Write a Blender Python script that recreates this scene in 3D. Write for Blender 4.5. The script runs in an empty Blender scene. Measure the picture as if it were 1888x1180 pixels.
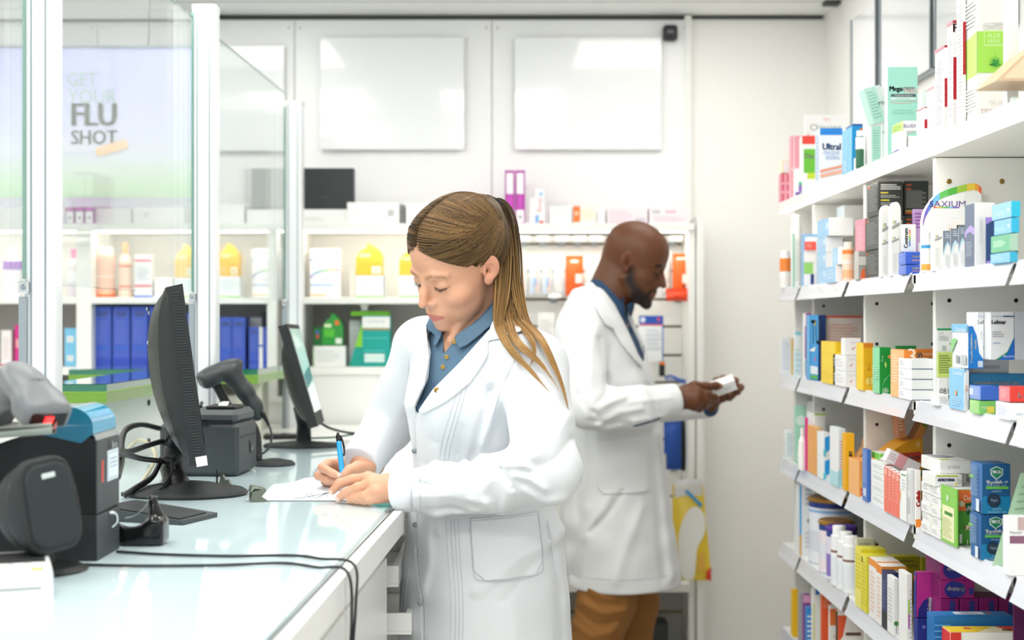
import bpy, bmesh, math, random
import numpy as np
from mathutils import Vector, Matrix
random.seed(7); rng = np.random.default_rng(7)
SC = bpy.context.scene; COL = SC.collection
F = 2622.0; HC = 1.45
ZC = 1.10            # counter height
def W(px, py, d):
    """measured direction in the photo + distance -> a place in the room (metres)"""
    return np.array([(px-944.0)/F*d, d, HC-(py-590.0)/F*d])
# ---------------------------------------------------------------- materials
_M = {}
def lin(h):
    if isinstance(h, (tuple, list)): return tuple(h)
    h = h.lstrip('#'); v = [int(h[i:i+2], 16)/255 for i in (0, 2, 4)]
    return tuple(x/12.92 if x <= .04045 else ((x+.055)/1.055)**2.4 for x in v)
def mat(name, col='#ffffff', rough=.5, metal=0, spec=.5, coat=0, emit=None, es=0, trans=0, alpha=1, ior=1.45, sss=0, bump=None, sheen=0):
    if name in _M: return _M[name]
    m = bpy.data.materials.new(name); m.use_nodes = True
    nt = m.node_tree; b = nt.nodes['Principled BSDF']
    c = lin(col)
    b.inputs['Base Color'].default_value = (*c, 1); b.inputs['Roughness'].default_value = rough
    b.inputs['Metallic'].default_value = metal; b.inputs['Specular IOR Level'].default_value = spec
    b.inputs['Coat Weight'].default_value = coat; b.inputs['IOR'].default_value = ior
    b.inputs['Transmission Weight'].default_value = trans; b.inputs['Alpha'].default_value = alpha
    if sheen: b.inputs['Sheen Weight'].default_value = sheen
    if sss:
        b.inputs['Subsurface Weight'].default_value = sss; b.inputs['Subsurface Radius'].default_value = (1, .35, .2)
        b.inputs['Subsurface Scale'].default_value = .006
    if emit: b.inputs['Emission Color'].default_value = (*lin(emit), 1); b.inputs['Emission Strength'].default_value = es
    if bump:
        tc = nt.nodes.new('ShaderNodeTexCoord'); n = nt.nodes.new('ShaderNodeTexNoise'); n.inputs['Scale'].default_value = bump[0]
        n.inputs['Detail'].default_value = 4
        bp = nt.nodes.new('ShaderNodeBump'); bp.inputs['Strength'].default_value = bump[1]; bp.inputs['Distance'].default_value = bump[2]
        nt.links.new(tc.outputs['Object'], n.inputs['Vector']); nt.links.new(n.outputs['Fac'], bp.inputs['Height'])
        nt.links.new(bp.outputs['Normal'], b.inputs['Normal'])
    _M[name] = m; return m
def print_mat(hexcol):
    return mat('print_'+hexcol.lstrip('#'), hexcol, .45)
def attr_mat(name, rough=.5, sss=0, bump=None, spec=.5, sheen=0):
    if name in _M: return _M[name]
    m = mat(name, '#ffffff', rough, sss=sss, bump=bump, spec=spec, sheen=sheen)
    nt = m.node_tree; a = nt.nodes.new('ShaderNodeAttribute'); a.attribute_name = 'Col'
    nt.links.new(a.outputs['Color'], nt.nodes['Principled BSDF'].inputs['Base Color'])
    return m
# ---------------------------------------------------------------- objects
def tag(o, label=None, cat=None, group=None, kind=None):
    if label: o['label'] = label
    if cat: o['category'] = cat
    if group: o['group'] = group
    if kind: o['kind'] = kind
    return o
def thing(name, label, cat, loc=(0, 0, 0), rz=0, group=None):
    o = bpy.data.objects.new(name, None); COL.objects.link(o)
    o.location = loc; o.rotation_euler = (0, 0, rz); o.empty_display_size = .05
    return tag(o, label, cat, group)
def link_mesh(name, me, parent=None, loc=None, rz=0):
    o = bpy.data.objects.new(name, me); COL.objects.link(o)
    if parent is not None: o.parent = parent
    if loc is not None: o.location = loc
    if rz: o.rotation_euler = (0, 0, rz)
    return o
def rel(o, parent):
    """parent a mesh built in room coordinates under an Empty standing elsewhere"""
    o.parent = parent; o.matrix_parent_inverse = Matrix.LocRotScale(parent.location, parent.rotation_euler, None).inverted()
    return o
def copy_tree(o, parent=None):
    c = o.copy(); COL.objects.link(c); c.parent = parent
    for ch in o.children: copy_tree(ch, c)
    return c
_T = {}
def text_geo(s):
    """2-D outline of a string, height 1 (cap height), centred: verts, faces, width"""
    if s in _T: return _T[s]
    cu = bpy.data.curves.new('t', 'FONT'); cu.body = s; cu.resolution_u = 2; cu.size = 1.0
    ob = bpy.data.objects.new('t', cu); COL.objects.link(ob)
    dg = bpy.context.evaluated_depsgraph_get(); dg.update()
    me = ob.evaluated_get(dg).to_mesh()
    v = np.array([tuple(x.co)[:2] for x in me.vertices]) if len(me.vertices) else np.zeros((0, 2))
    f = [tuple(p.vertices) for p in me.polygons]
    ob.evaluated_get(dg).to_mesh_clear()
    bpy.data.objects.remove(ob); bpy.data.curves.remove(cu)
    w = 0
    if len(v):
        v = v/.69; lo = v.min(0); hi = v.max(0); w = hi[0]-lo[0]
        v[:, 0] -= (lo[0]+hi[0])/2; v[:, 1] -= .5
    _T[s] = (v, f, w); return _T[s]
class MB:
    def __init__(self): self.v = []; self.f = []; self.m = []; self.mats = []; self.s = []
    def mi(self, m):
        if m not in self.mats: self.mats.append(m)
        return self.mats.index(m)
    def add(self, vs, fs, m, smooth=False):
        b = len(self.v); self.v.extend([tuple(map(float, x)) for x in vs]); k = self.mi(m)
        for f in fs: self.f.append(tuple(b+i for i in f)); self.m.append(k); self.s.append(smooth)
        return self
    def box(self, lo, hi, m, ch=0, M=None):
        """chamfered box"""
        lo = np.array(lo, float); hi = np.array(hi, float); c = (lo+hi)/2; h = (hi-lo)/2
        ch = min(ch, h.min()*.9)
        vs = []; idx = {}
        for sx in (-1, 1):
            for sy in (-1, 1):
                for sz in (-1, 1):
                    s = (sx, sy, sz)
                    for ax in range(3):
                        p = np.array([s[i]*(h[i]-(0 if i == ax else ch)) for i in range(3)])
                        idx[s, ax] = len(vs); vs.append(c+p)
                        if ch == 0: pass
        fs = []
        for ax in range(3):
            a, b = [(1, 2), (2, 0), (0, 1)][ax]
            for sg in (-1, 1):
                q = []
                for (sa, sb) in ((-1, -1), (1, -1), (1, 1), (-1, 1)):
                    s = [0, 0, 0]; s[ax] = sg; s[a] = sa; s[b] = sb; q.append(idx[tuple(s), ax])
                fs.append(q if sg > 0 else q[::-1])
        if ch > 0:
            for ax in range(3):
                a, b = [(1, 2), (2, 0), (0, 1)][ax]
                for sa in (-1, 1):
                    for sb in (-1, 1):
                        def k(sg, which):
                            s = [0, 0, 0]; s[ax] = sg; s[a] = sa; s[b] = sb; return idx[tuple(s), which]
                        q = [k(-1, a), k(1, a), k(1, b), k(-1, b)]
                        fs.append(q if sa*sb < 0 else q[::-1])
            for s in [(x, y, z) for x in (-1, 1) for y in (-1, 1) for z in (-1, 1)]:
                q = [idx[s, 0], idx[s, 1], idx[s, 2]]
                fs.append(q if s[0]*s[1]*s[2] > 0 else q[::-1])
        if M is not None: vs = [M @ Vector(p) for p in vs]
        return self.add(vs, fs, m)
    def prism(self, pts, z0, z1, m, plane='xy', smooth=False, M=None, ch=0):
        """polygon extruded along the third axis"""
        n = len(pts)
        def P(u, v, w): return {'xy': (u, v, w), 'xz': (u, w, v), 'yz': (w, u, v)}[plane]
        area = sum(pts[i][0]*pts[(i+1) % n][1]-pts[(i+1) % n][0]*pts[i][1] for i in range(n))
        if area < 0: pts = pts[::-1]
        if plane == 'xz': pts = pts[::-1]
        vs = [P(u, v, z0) for u, v in pts]+[P(u, v, z1) for u, v in pts]
        fs = [tuple(range(n))[::-1], tuple(range(n, 2*n))]
        if M is not None: vs = [M @ Vector(p) for p in vs]
        self.add(vs, fs, m)
        self.add(vs, [(i, (i+1) % n, n+(i+1) % n, n+i) for i in range(n)], m, smooth)
        return self
    def tube(self, pts, r, m, n=8, caps=True, flat=1.0):
        P = np.array(pts, float); N = len(P); R = np.broadcast_to(np.array(r, float), (N,))
        T = np.gradient(P, axis=0); T /= np.linalg.norm(T, axis=1)[:, None]+1e-12
        up = np.array([0, 0, 1.]) if abs(T[0][2]) < .9 else np.array([0, 1., 0])
        vs = []
        a = np.cross(T[0], up); a /= np.linalg.norm(a)
        for i in range(N):
            a = a-T[i]*(a@T[i]); a /= np.linalg.norm(a)+1e-12; b = np.cross(T[i], a)
            for k in range(n):
                t = 2*math.pi*k/n; vs.append(P[i]+R[i]*(math.cos(t)*a+flat*math.sin(t)*b))
        fs = [(i*n+k, i*n+(k+1) % n, (i+1)*n+(k+1) % n, (i+1)*n+k) for i in range(N-1) for k in range(n)]
        self.add(vs, fs, m, True)
        if caps: self.add(vs[:n], [tuple(range(n))[::-1]], m); self.add(vs[-n:], [tuple(range(n))], m)
        return self
    def lathe(self, prof, m, c=(0, 0, 0), n=24, M=None, sx=1, sy=1, smooth=True, ms=None):
        """profile [(r,z)...] turned about z"""
        vs = [(c[0]+r*sx*math.cos(2*math.pi*k/n), c[1]+r*sy*math.sin(2*math.pi*k/n), c[2]+z) for r, z in prof for k in range(n)]
        if M is not None: vs = [M @ Vector(p) for p in vs]
        for i in range(len(prof)-1):
            mm = ms[i] if ms else m
            b = [vs[i*n+k] for k in range(n)]+[vs[(i+1)*n+k] for k in range(n)]
            self.add(b, [(k, (k+1) % n, n+(k+1) % n, n+k) for k in range(n)], mm, smooth)
        self.add(vs[:n], [tuple(range(n))[::-1]], ms[0] if ms else m); self.add(vs[-n:], [tuple(range(n))], ms[-1] if ms else m)
        return self
    def grid(self, G, m, smooth=True, M=None):
        """G: (a,b,3) array of points -> sheet"""
        a, b = G.shape[:2]
        vs = G.reshape(-1, 3)
        if M is not None: vs = [M @ Vector(p) for p in vs]
        return self.add(vs, [(i*b+j, (i+1)*b+j, (i+1)*b+j+1, i*b+j+1) for i in range(a-1) for j in range(b-1)], m, smooth)
    def flat(self, pts2, face, m, off=.0004):
        """flat decal: pts2 polygon -> mapped by face function"""
        return self.add([face(u, v, off) for u, v in pts2], [tuple(range(len(pts2)))], m)
    def text(self, s, face, u, v, h, m, rot=0, maxw=None, off=.0008, sx=1.0, bold=0):
        g, f, w = text_geo(s)
        if not len(g): return self
        k = 1.0
        if maxw and w*h*sx > maxw: k = maxw/(w*h*sx)
        c, sn = math.cos(rot), math.sin(rot)
        for dx in ((0,) if not bold else (-bold, -bold/2, 0, bold/2, bold)):
            vs = [face(u+(x*h*sx*k+dx)*c-y*h*min(1, k*1.15)*sn, v+(x*h*sx*k+dx)*sn+y*h*min(1, k*1.15)*c, off+(.00002 if dx else 0)) for x, y in g]
            self.add(vs, f, m)
        return self
    def mesh(self, name):
        me = bpy.data.meshes.new(name); me.from_pydata(self.v, [], self.f)
        for m in self.mats: me.materials.append(m)
        me.polygons.foreach_set('material_index', self.m); me.polygons.foreach_set('use_smooth', self.s)
        me.update(); return me
    def build(self, name, parent=None, loc=None, rz=0, merge=False):
        me = self.mesh(name)
        return link_mesh(name, me, parent, loc, rz)
def welded(o, d=1e-5, angle=None):
    bm = bmesh.new(); bm.from_mesh(o.data); bmesh.ops.remove_doubles(bm, verts=bm.verts, dist=d)
    bmesh.ops.recalc_face_normals(bm, faces=bm.faces); bm.to_mesh(o.data); bm.free(); return o
def poly_mesh(name, V, Q, m, parent=None, smooth=True, col=None):
    me = bpy.data.meshes.new(name)
    V = np.asarray(V, np.float32); Q = np.asarray(Q, np.int32)
    k = Q.shape[1]
    me.vertices.add(len(V)); me.vertices.foreach_set('co', V.ravel())
    me.loops.add(Q.size); me.loops.foreach_set('vertex_index', Q.ravel())
    me.polygons.add(len(Q)); me.polygons.foreach_set('loop_start', np.arange(0, Q.size, k, dtype=np.int32))
    me.polygons.foreach_set('loop_total', np.full(len(Q), k, np.int32))
    me.update(calc_edges=True); me.validate()
    me.polygons.foreach_set('use_smooth', [smooth]*len(me.polygons))
    if col is not None:
        a = me.color_attributes.new('Col', 'FLOAT_COLOR', 'POINT')
        c = np.ones((len(V), 4), np.float32); c[:, :3] = col; a.data.foreach_set('color', c.ravel())
    me.materials.append(m); return link_mesh(name, me, parent)
# ---------------------------------------------------------------- signed distance shapes
def smin(a, b, k):
    h = np.clip(.5+.5*(b-a)/k, 0, 1); return b*(1-h)+a*h-k*h*(1-h)
def smax(a, b, k): return -smin(-a, -b, k)
def ell(P, c, r, R=None):
    q = P-np.array(c, P.dtype)
    if R is not None: q = q@np.array(R, P.dtype)
    r = np.array(r, P.dtype)
    k0 = np.sqrt(((q/r)**2).sum(1)); k1 = np.sqrt(((q/(r*r))**2).sum(1))+1e-9
    return k0*(k0-1)/k1
def cap(P, a, b, ra, rb=None):
    rb = ra if rb is None else rb
    a = np.array(a, P.dtype); b = np.array(b, P.dtype); ab = b-a; q = P-a
    t = np.clip(q@ab/(ab@ab+1e-12), 0, 1)
    return np.sqrt(((q-t[:, None]*ab)**2).sum(1))-(ra+(rb-ra)*t)
def chain(P, pts, rs, k=.004):
    d = None
    for i in range(len(pts)-1):
        e = cap(P, pts[i], pts[i+1], rs[i], rs[i+1]); d = e if d is None else smin(d, e, k)
    return d
def seg2(P, a, b, ax=(0, 2)):
    """2-D distance to a segment"""
    q = P[:, ax]-np.array(a, P.dtype); ab = np.array(b, P.dtype)-np.array(a, P.dtype)
    t = np.clip(q@ab/(ab@ab+1e-12), 0, 1); return np.sqrt(((q-t[:, None]*ab)**2).sum(1))
def poly2(P, pts, ax=(0, 2)):
    """signed 2-D distance to a polygon (negative inside)"""
    q = P[:, ax]; n = len(pts); d = np.full(len(q), 1e9, P.dtype); s = np.zeros(len(q), bool)
    for i in range(n):
        a = np.array(pts[i], P.dtype); b = np.array(pts[(i+1) % n], P.dtype)
        d = np.minimum(d, seg2(P, a, b, ax))
        c = ((a[1] > q[:, 1]) != (b[1] > q[:, 1])) & (q[:, 0] < (b[0]-a[0])*(q[:, 1]-a[1])/(b[1]-a[1]+1e-12)+a[0])
        s ^= c
    return np.where(s, -d, d)
def loft(P, secs, yaw=0):
    """elliptic trunk: secs [(z,cx,cy,a,b)] from top to bottom or back; yaw turns the cross-section"""
    S = np.array(sorted(secs), np.float32); z = P[:, 2]
    cx, cy, a, b = [np.interp(z, S[:, 0], S[:, i]) for i in (1, 2, 3, 4)]
    c, s = math.cos(yaw), math.sin(yaw)
    x = P[:, 0]-cx; y = P[:, 1]-cy; u = x*c+y*s; v = -x*s+y*c
    k0 = np.sqrt((u/a)**2+(v/b)**2); k1 = np.sqrt((u/a**2)**2+(v/b**2)**2)+1e-9
    d = np.where(k0 < 1e-3, -np.minimum(a, b), k0*(k0-1)/k1)
    d = np.maximum(d, S[0, 0]-z); return np.maximum(d, z-S[-1, 0])
def surfnets(f, lo, hi, h, band=4):
    """mesh of f=0 on a grid of pitch h (narrow band around the surface)"""
    lo = np.array(lo, float); n = np.ceil((np.array(hi)-lo)/h).astype(int); n = ((n+band-1)//band)*band+1
    nc = (n-1)//band+1
    ax = [lo[i]+np.arange(nc[i])*h*band for i in range(3)]
    C = np.stack(np.meshgrid(*ax, indexing='ij'), -1).reshape(-1, 3).astype(np.float32)
    vc = f(C).reshape(nc)
    near = np.abs(vc) < h*band*2.2
    blk = np.zeros(nc-1, bool)
    for dx in (0, 1):
        for dy in (0, 1):
            for dz in (0, 1): blk |= near[dx:nc[0]-1+dx, dy:nc[1]-1+dy, dz:nc[2]-1+dz]
    val = np.repeat(np.repeat(np.repeat(np.sign(vc[:-1, :-1, :-1])*1.0, band, 0), band, 1), band, 2).astype(np.float32)
    val = np.pad(val, ((0, 1), (0, 1), (0, 1)), mode='edge')
    msk = np.repeat(np.repeat(np.repeat(blk, band, 0), band, 1), band, 2); m2 = np.zeros(tuple(n), bool)
    for dx in (0, 1):
        for dy in (0, 1):
            for dz in (0, 1): m2[dx:n[0]-1+dx, dy:n[1]-1+dy, dz:n[2]-1+dz] |= msk
    I = np.argwhere(m2)
    out = np.empty(len(I), np.float32); CH = 400000
    for s in range(0, len(I), CH): out[s:s+CH] = f((lo+I[s:s+CH]*h).astype(np.float32))
    val[I[:, 0], I[:, 1], I[:, 2]] = out
    neg = val < 0
    c8 = [(dx, dy, dz) for dx in (0, 1) for dy in (0, 1) for dz in (0, 1)]
    def sh(A, o): return A[o[0]:n[0]-1+o[0], o[1]:n[1]-1+o[1], o[2]:n[2]-1+o[2]]
    cnt = sum(sh(neg, o).astype(np.int8) for o in c8); act = (cnt > 0) & (cnt < 8)
    A = np.argwhere(act); ids = -np.ones(act.shape, np.int64); ids[act] = np.arange(len(A))
    g = {o: val[A[:, 0]+o[0], A[:, 1]+o[1], A[:, 2]+o[2]] for o in c8}
    acc = np.zeros((len(A), 3)); num = np.zeros(len(A))
    for o in c8:
        for ax_ in range(3):
            if o[ax_]: continue
            p = list(o); p[ax_] = 1; p = tuple(p)
            a, b = g[o], g[p]; cr = (a < 0) != (b < 0); t = np.where(cr, a/np.where(a == b, 1, a-b), 0)
            pt = np.array(o, float)[None, :].repeat(len(A), 0); pt[:, ax_] += t
            acc[cr] += pt[cr]; num[cr] += 1
    V = lo+(A+acc/num[:, None])*h
    Q = []
    for ax_ in range(3):
        o2 = [1 if i == ax_ else 0 for i in range(3)]
        sl0 = tuple(slice(1 if i != ax_ else 0, n[i]-1) for i in range(3))
        sl1 = tuple(slice(1 if i != ax_ else 1, n[i]-1 if i != ax_ else n[i]) for i in range(3))
        cr = neg[sl0] != neg[sl1]; E = np.argwhere(cr)
        E[:, [i for i in range(3) if i != ax_]] += 1
        u, v = [i for i in range(3) if i != ax_]
        def idx(du, dv):
            e = E.copy(); e[:, u] -= du; e[:, v] -= dv; return ids[e[:, 0], e[:, 1], e[:, 2]]
        q = np.stack([idx(1, 1), idx(0, 1), idx(0, 0), idx(1, 0)], 1)
        flip = neg[E[:, 0], E[:, 1], E[:, 2]] ^ (ax_ == 1)
        q = np.where(flip[:, None], q, q[:, ::-1]); Q.append(q)
    Q = np.concatenate(Q); Q = Q[(Q >= 0).all(1)]
    return V, Q
def relax(V, Q, it=1, k=.5):
    n = len(V)
    for _ in range(it):
        S = np.zeros_like(V); c = np.zeros(n)
        for a, b in ((0, 1), (1, 2), (2, 3), (3, 0)):
            for i in range(3):
                S[:, i] += np.bincount(Q[:, a], V[Q[:, b], i], n)+np.bincount(Q[:, b], V[Q[:, a], i], n)
            c += np.bincount(Q[:, a], minlength=n)+np.bincount(Q[:, b], minlength=n)
        V = V*(1-k)+k*S/np.maximum(c, 1)[:, None]
    return V
def hit(f, P, D, n=60, tmax=.6):
    """march points P along unit directions D until f=0; returns positions"""
    P = np.array(P, np.float32); D = np.array(D, np.float32); t = np.zeros(len(P), np.float32)
    for _ in range(n):
        d = f(P+D*t[:, None]); t = np.minimum(t+d*.7, tmax)
    return P+D*t[:, None]
def strands(name, curves, rad, m, parent=None, cols=None, sides=3):
    """curves: (S,N,3) -> thin tubes tapering to the tip"""
    S, N, _ = curves.shape
    T = np.gradient(curves, axis=1); T /= np.linalg.norm(T, axis=2, keepdims=True)+1e-9
    ref = np.tile(np.array([.31, .87, .38]), (S, N, 1))
    a = np.cross(T, ref); a /= np.linalg.norm(a, axis=2, keepdims=True)+1e-9; b = np.cross(T, a)
    V = np.zeros((S, N, sides, 3)); rad = np.broadcast_to(rad, (S, N))
    for k in range(sides):
        t = 2*math.pi*k/sides; V[:, :, k] = curves+rad[..., None]*(math.cos(t)*a+math.sin(t)*b)
    base = (np.arange(S)[:, None, None]*N+np.arange(N-1)[None, :, None])*sides
    k = np.arange(sides)[None, None, :]; k2 = (k+1) % sides
    Q = np.stack([base+k, base+k2, base+sides+k2, base+sides+k], -1).reshape(-1, 4)
    col = None
    if cols is not None: col = np.repeat(cols.reshape(S*N, 3), sides, 0)
    return poly_mesh(name, V.reshape(-1, 3), Q, m, parent, True, col)
def frame(yaw, pitch, roll):
    """head frame: columns = subject's left, forward, up"""
    yaw, pitch, roll = [math.radians(v) for v in (yaw, pitch, roll)]
    cy, sy, cp, sp = math.cos(yaw), math.sin(yaw), math.cos(pitch), math.sin(pitch)
    f = np.array([-sy*cp, -cy*cp, -sp]); l = np.array([cy, -sy, 0.]); u = np.array([-sy*sp, -cy*sp, cp])
    cr, sr = math.cos(roll), math.sin(roll)
    return np.stack([l*cr+u*sr, f, -l*sr+u*cr], 1).astype(np.float32)
def bez(pts, n=20):
    """Catmull-Rom through points"""
    P = np.array(pts, float); P = np.vstack([2*P[0]-P[1], P, 2*P[-1]-P[-2]]); out = []
    m = len(P)-3
    for i in range(n):
        t = i/(n-1)*m; k = min(int(t), m-1); t -= k; a, b, c, d = P[k:k+4]
        out.append(.5*((2*b)+(-a+c)*t+(2*a-5*b+4*c-d)*t*t+(-a+3*b-3*c+d)*t**3))
    return np.array(out)
# ---------------------------------------------------------------- camera, world, render look
cam = bpy.data.cameras.new('camera'); camo = bpy.data.objects.new('camera', cam); COL.objects.link(camo)
camo.location = (0, 0, HC); camo.rotation_euler = (math.pi/2, 0, 0); cam.lens = F/1888*36; cam.sensor_width = 36
cam.dof.use_dof = True; cam.dof.focus_distance = 2.68; cam.dof.aperture_fstop = 3.4
SC.camera = camo
SC.view_settings.view_transform = 'Standard'; SC.view_settings.look = 'None'; SC.view_settings.gamma = 1
SC.view_settings.exposure = 0.79
SC.cycles.use_denoising = True; SC.cycles.max_bounces = 8; SC.cycles.transparent_max_bounces = 16
SC.cycles.sample_clamp_indirect = 6; SC.cycles.caustics_reflective = False; SC.cycles.caustics_refractive = False
wd = bpy.data.worlds.new('world'); SC.world = wd; wd.use_nodes = True
bg = wd.node_tree.nodes['Background']; bg.inputs[0].default_value = (.93, .97, 1, 1); bg.inputs[1].default_value = .75
# ---------------------------------------------------------------- materials of the place
white = mat('white_melamine', '#f2f2ee', .42)
white2 = mat('white_lacquer', '#f4f4f2', .25)
wallm = mat('wall_paint', '#fbf9f5', .7, bump=(60, .05, .002))
wallp = mat('wall_panel', '#f7f7f6', .35)
ceilm = mat('ceiling_paint', '#f4f5f2', .8)
floorm = mat('floor_vinyl', '#cfccc4', .4)
dark = mat('shadow_gap', '#4a4d4a', .7)
greyback = mat('grey_laminate', '#b9b7b1', .6)
alu = mat('aluminium', '#eef0f2', .32, metal=.12)
alu2 = mat('aluminium_dark', '#9aa3a8', .35, metal=.7)
black = mat('black_plastic', '#17191a', .42)
black2 = mat('black_plastic_matt', '#222526', .6)
blackg = mat('black_plastic_gloss', '#101112', .12)
dgrey = mat('dark_grey_plastic', '#3a4042', .5)
mgrey = mat('grey_plastic', '#6e7274', .45)
chrome = mat('chrome', '#c9cccb', .18, metal=1)
brass = mat('brass', '#a98b4e', .3, metal=1)
led = mat('led_strip', '#ffffff', .5, emit='#fff6e2', es=2.2)
holem = mat('hole', '#1c1a16', .8)
wood = mat('pale_wood', '#d9bd9c', .5)
def glass_mat(name, tint=(.965, .985, .975), haze=.1, rough=.02):
    m = bpy.data.materials.new(name); m.use_nodes = True; nt = m.node_tree; nt.nodes.remove(nt.nodes['Principled BSDF'])
    out = nt.nodes['Material Output']; tr = nt.nodes.new('ShaderNodeBsdfTransparent'); tr.inputs[0].default_value = (*tint, 1)
    gl = nt.nodes.new('ShaderNodeBsdfGlossy'); gl.inputs['Roughness'].default_value = rough
    df = nt.nodes.new('ShaderNodeBsdfDiffuse'); df.inputs[0].default_value = (.95, .97, .97, 1)
    lw = nt.nodes.new('ShaderNodeLayerWeight'); lw.inputs[0].default_value = .5
    pw = nt.nodes.new('ShaderNodeMath'); pw.operation = 'POWER'; pw.inputs[1].default_value = 4; nt.links.new(lw.outputs['Facing'], pw.inputs[0])
    fr = nt.nodes.new('ShaderNodeMath'); fr.operation = 'MULTIPLY_ADD'; fr.inputs[1].default_value = .35; fr.inputs[2].default_value = .03; nt.links.new(pw.outputs[0], fr.inputs[0])
    m1 = nt.nodes.new('ShaderNodeMixShader'); m1.inputs[0].default_value = haze
    m2 = nt.nodes.new('ShaderNodeMixShader')
    nt.links.new(tr.outputs[0], m1.inputs[1]); nt.links.new(df.outputs[0], m1.inputs[2])
    nt.links.new(fr.outputs[0], m2.inputs[0]); nt.links.new(m1.outputs[0], m2.inputs[1]); nt.links.new(gl.outputs[0], m2.inputs[2])
    nt.links.new(m2.outputs[0], out.inputs[0]); return m
glassm = glass_mat('screen_glass', haze=.10)  # haze: white diffuse veil imitating the whitening reflections of the bright room
glassedge = mat('glass_edge', '#2f7f6b', .15, coat=.4)
glasstop = mat('counter_glass', '#d8ebf1', .045, spec=.45, coat=.25)
limes = mat('lime_acrylic', '#69961f', .3, coat=.5)
greenglass = mat('green_glass_top', '#1d7f74', .05, spec=.9, coat=1)
greenedge = mat('green_glass_edge', '#0b6a4c', .1, coat=1)
# ---------------------------------------------------------------- setting
ZCEIL = 2.548; YB = 5.13; XW = 1.13
def struct(name, mb): return tag(mb.build(name), kind='structure')
struct('floor', MB().box((-3.6, -1.2, -.05), (XW+.1, YB+.1, 0), floorm))
c = MB().box((-3.6, -1.2, ZCEIL), (XW+.1, YB+.1, ZCEIL+.06), ceilm); struct('ceiling', c)
struct('wall_back', MB().box((-3.6, YB, 0), (XW+.1, YB+.1, ZCEIL), wallm))
struct('wall_right', MB().box((XW, -1.2, 0), (XW+.1, YB, ZCEIL), wallm))
struct('wall_left', MB().box((-3.7, 1.6, 0), (-3.6, YB+.1, ZCEIL), wallm))
# left cornice, and dark strips coloured as the shade of the gaps below ceiling
struct('trim_1', MB().box((-1.06, YB-.012, ZCEIL-.014), (1.12, YB, ZCEIL-.002), dark))
struct('trim_2', MB().box((-3.6, YB-.10, ZCEIL-.035), (-1.08, YB, ZCEIL-.0), wallp).box((-3.6, YB-.104, ZCEIL-.042), (-1.08, YB-.09, ZCEIL-.035), dark))
struct('trim_3', MB().box((1.075, 4.88, ZCEIL-.012), (1.128, 4.93, ZCEIL), dark).box((-3.6, 4.9, ZCEIL-.0015), (1.13, 4.906, ZCEIL-.0005), greyback))
# tall wall panels above the back shelving
def px2x(p, d): return (p-944)/F*d
def py2z(p, d): return HC-(p-590)/F*d
edges = [-620, -185, 180, 543, 907, 1272]
for i in range(len(edges)-1):
    a, b = px2x(edges[i], 5.11), px2x(edges[i+1], 5.11)
    m = MB().box((a+.0012, 5.108, 1.3), (b-.0012, YB, py2z(37, 5.11)), wallp, .0015)
    for sx in (a+.02, b-.02): m.lathe([(.0035, 0), (.0025, .001)], alu2, n=8, M=Matrix.Translation((sx, 5.108, 2.50))@Matrix.Rotation(math.pi/2, 4, 'X'))
    o = m.build('wall_panel'); tag(o, kind='structure')
struct('wall_panel', MB().box((px2x(1262, 5.11), 5.098, 1.2), (px2x(1274, 5.11), YB, py2z(30, 5.11)), white))
# white hanging boards
boardm = mat('gloss_board', '#f6f7f8', .12, coat=.6)
def board(px0, px1, py0, py1, label):
    d = 5.085; x0, x1, z0, z1 = px2x(px0, d), px2x(px1, d), py2z(py1, d), py2z(py0, d)
    t = thing('display_board', label, 'board', ((x0+x1)/2, 5.106, z0))
    w = (x1-x0)/2; h = z1-z0
    MB().box((-w, -.022, 0), (w, -.012, h), boardm, .002).build('face_panel', t)
    MB().box((-w+.03, -.012, .03), (w-.03, 0, h-.03), alu2).build('mounting_frame', t)
    return t
board(590, 856, 68, 276, 'large blank white glossy board on the wall, left of the two above the woman')
board(949, 1220, 68, 276, 'large blank white glossy board on the wall next to the small black sensor')
board(276, 524, 84, 279, 'blank white board on the back wall seen through the middle glass screen')
board(-60, 172, 84, 284, 'blank white board on the back wall behind the purple poster lettering')
# small black sensor at the panel corner
t = thing('wall_sensor', 'small black rounded sensor in the top corner of the wall panels', 'sensor', (px2x(1235, 5.09), 5.098, py2z(62, 5.09)))
def rrect(w, h, r, n=6):
    P = []
    for cx, cy, a0 in ((w-r, h-r, 0), (-w+r, h-r, 90), (-w+r, -h+r, 180), (w-r, -h+r, 270)):
        for k in range(n+1):
            a = math.radians(a0+90*k/n); P.append((cx+r*math.cos(a), cy+r*math.sin(a)))
    return P
MB().prism(rrect(.026, .028, .012), -.028, 0, dgrey, 'xz', True).prism(rrect(.020, .022, .010), -.034, -.028, black, 'xz', True).build('housing', t)
MB().prism(rrect(.034, .034, .016), -.004, .002, white, 'xz', True).build('mounting_plate', t)
MB().prism(rrect(.013, .003, .002), -.0355, -.034, mgrey, 'xz').prism([(x, y+.006) for x, y in rrect(.011, .002, .001)], -.0355, -.034, mgrey, 'xz').build('sensor_window', t)
# boards on the right wall
def rboard(y0, y1, z0, label):
    t = thing('wall_frame', label, 'board', (XW-.001, (y0+y1)/2, z0)); w = (y1-y0)/2
    MB().box((-.03, -w+.006, .0), (-.022, w-.006, .42), boardm, .001).build('face_panel', t)
    m = MB()
    for s in (-1, 1): m.box((-.034, s*w-.005, -.004), (0, s*w+.005, .42), alu2)
    m.box((-.022, -w, -.004), (0, w, .0), alu2); m.build('frame', t)
rboard(3.73, 4.24, 2.113, 'white panel with grey frame high on the side wall, above the mint green box')
rboard(3.17, 3.69, 2.113, 'white framed panel high on the side wall, above the red and white boxes')
rboard(4.29, 4.60, 2.0, 'narrow pale panel high on the side wall nearest the room corner')
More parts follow.
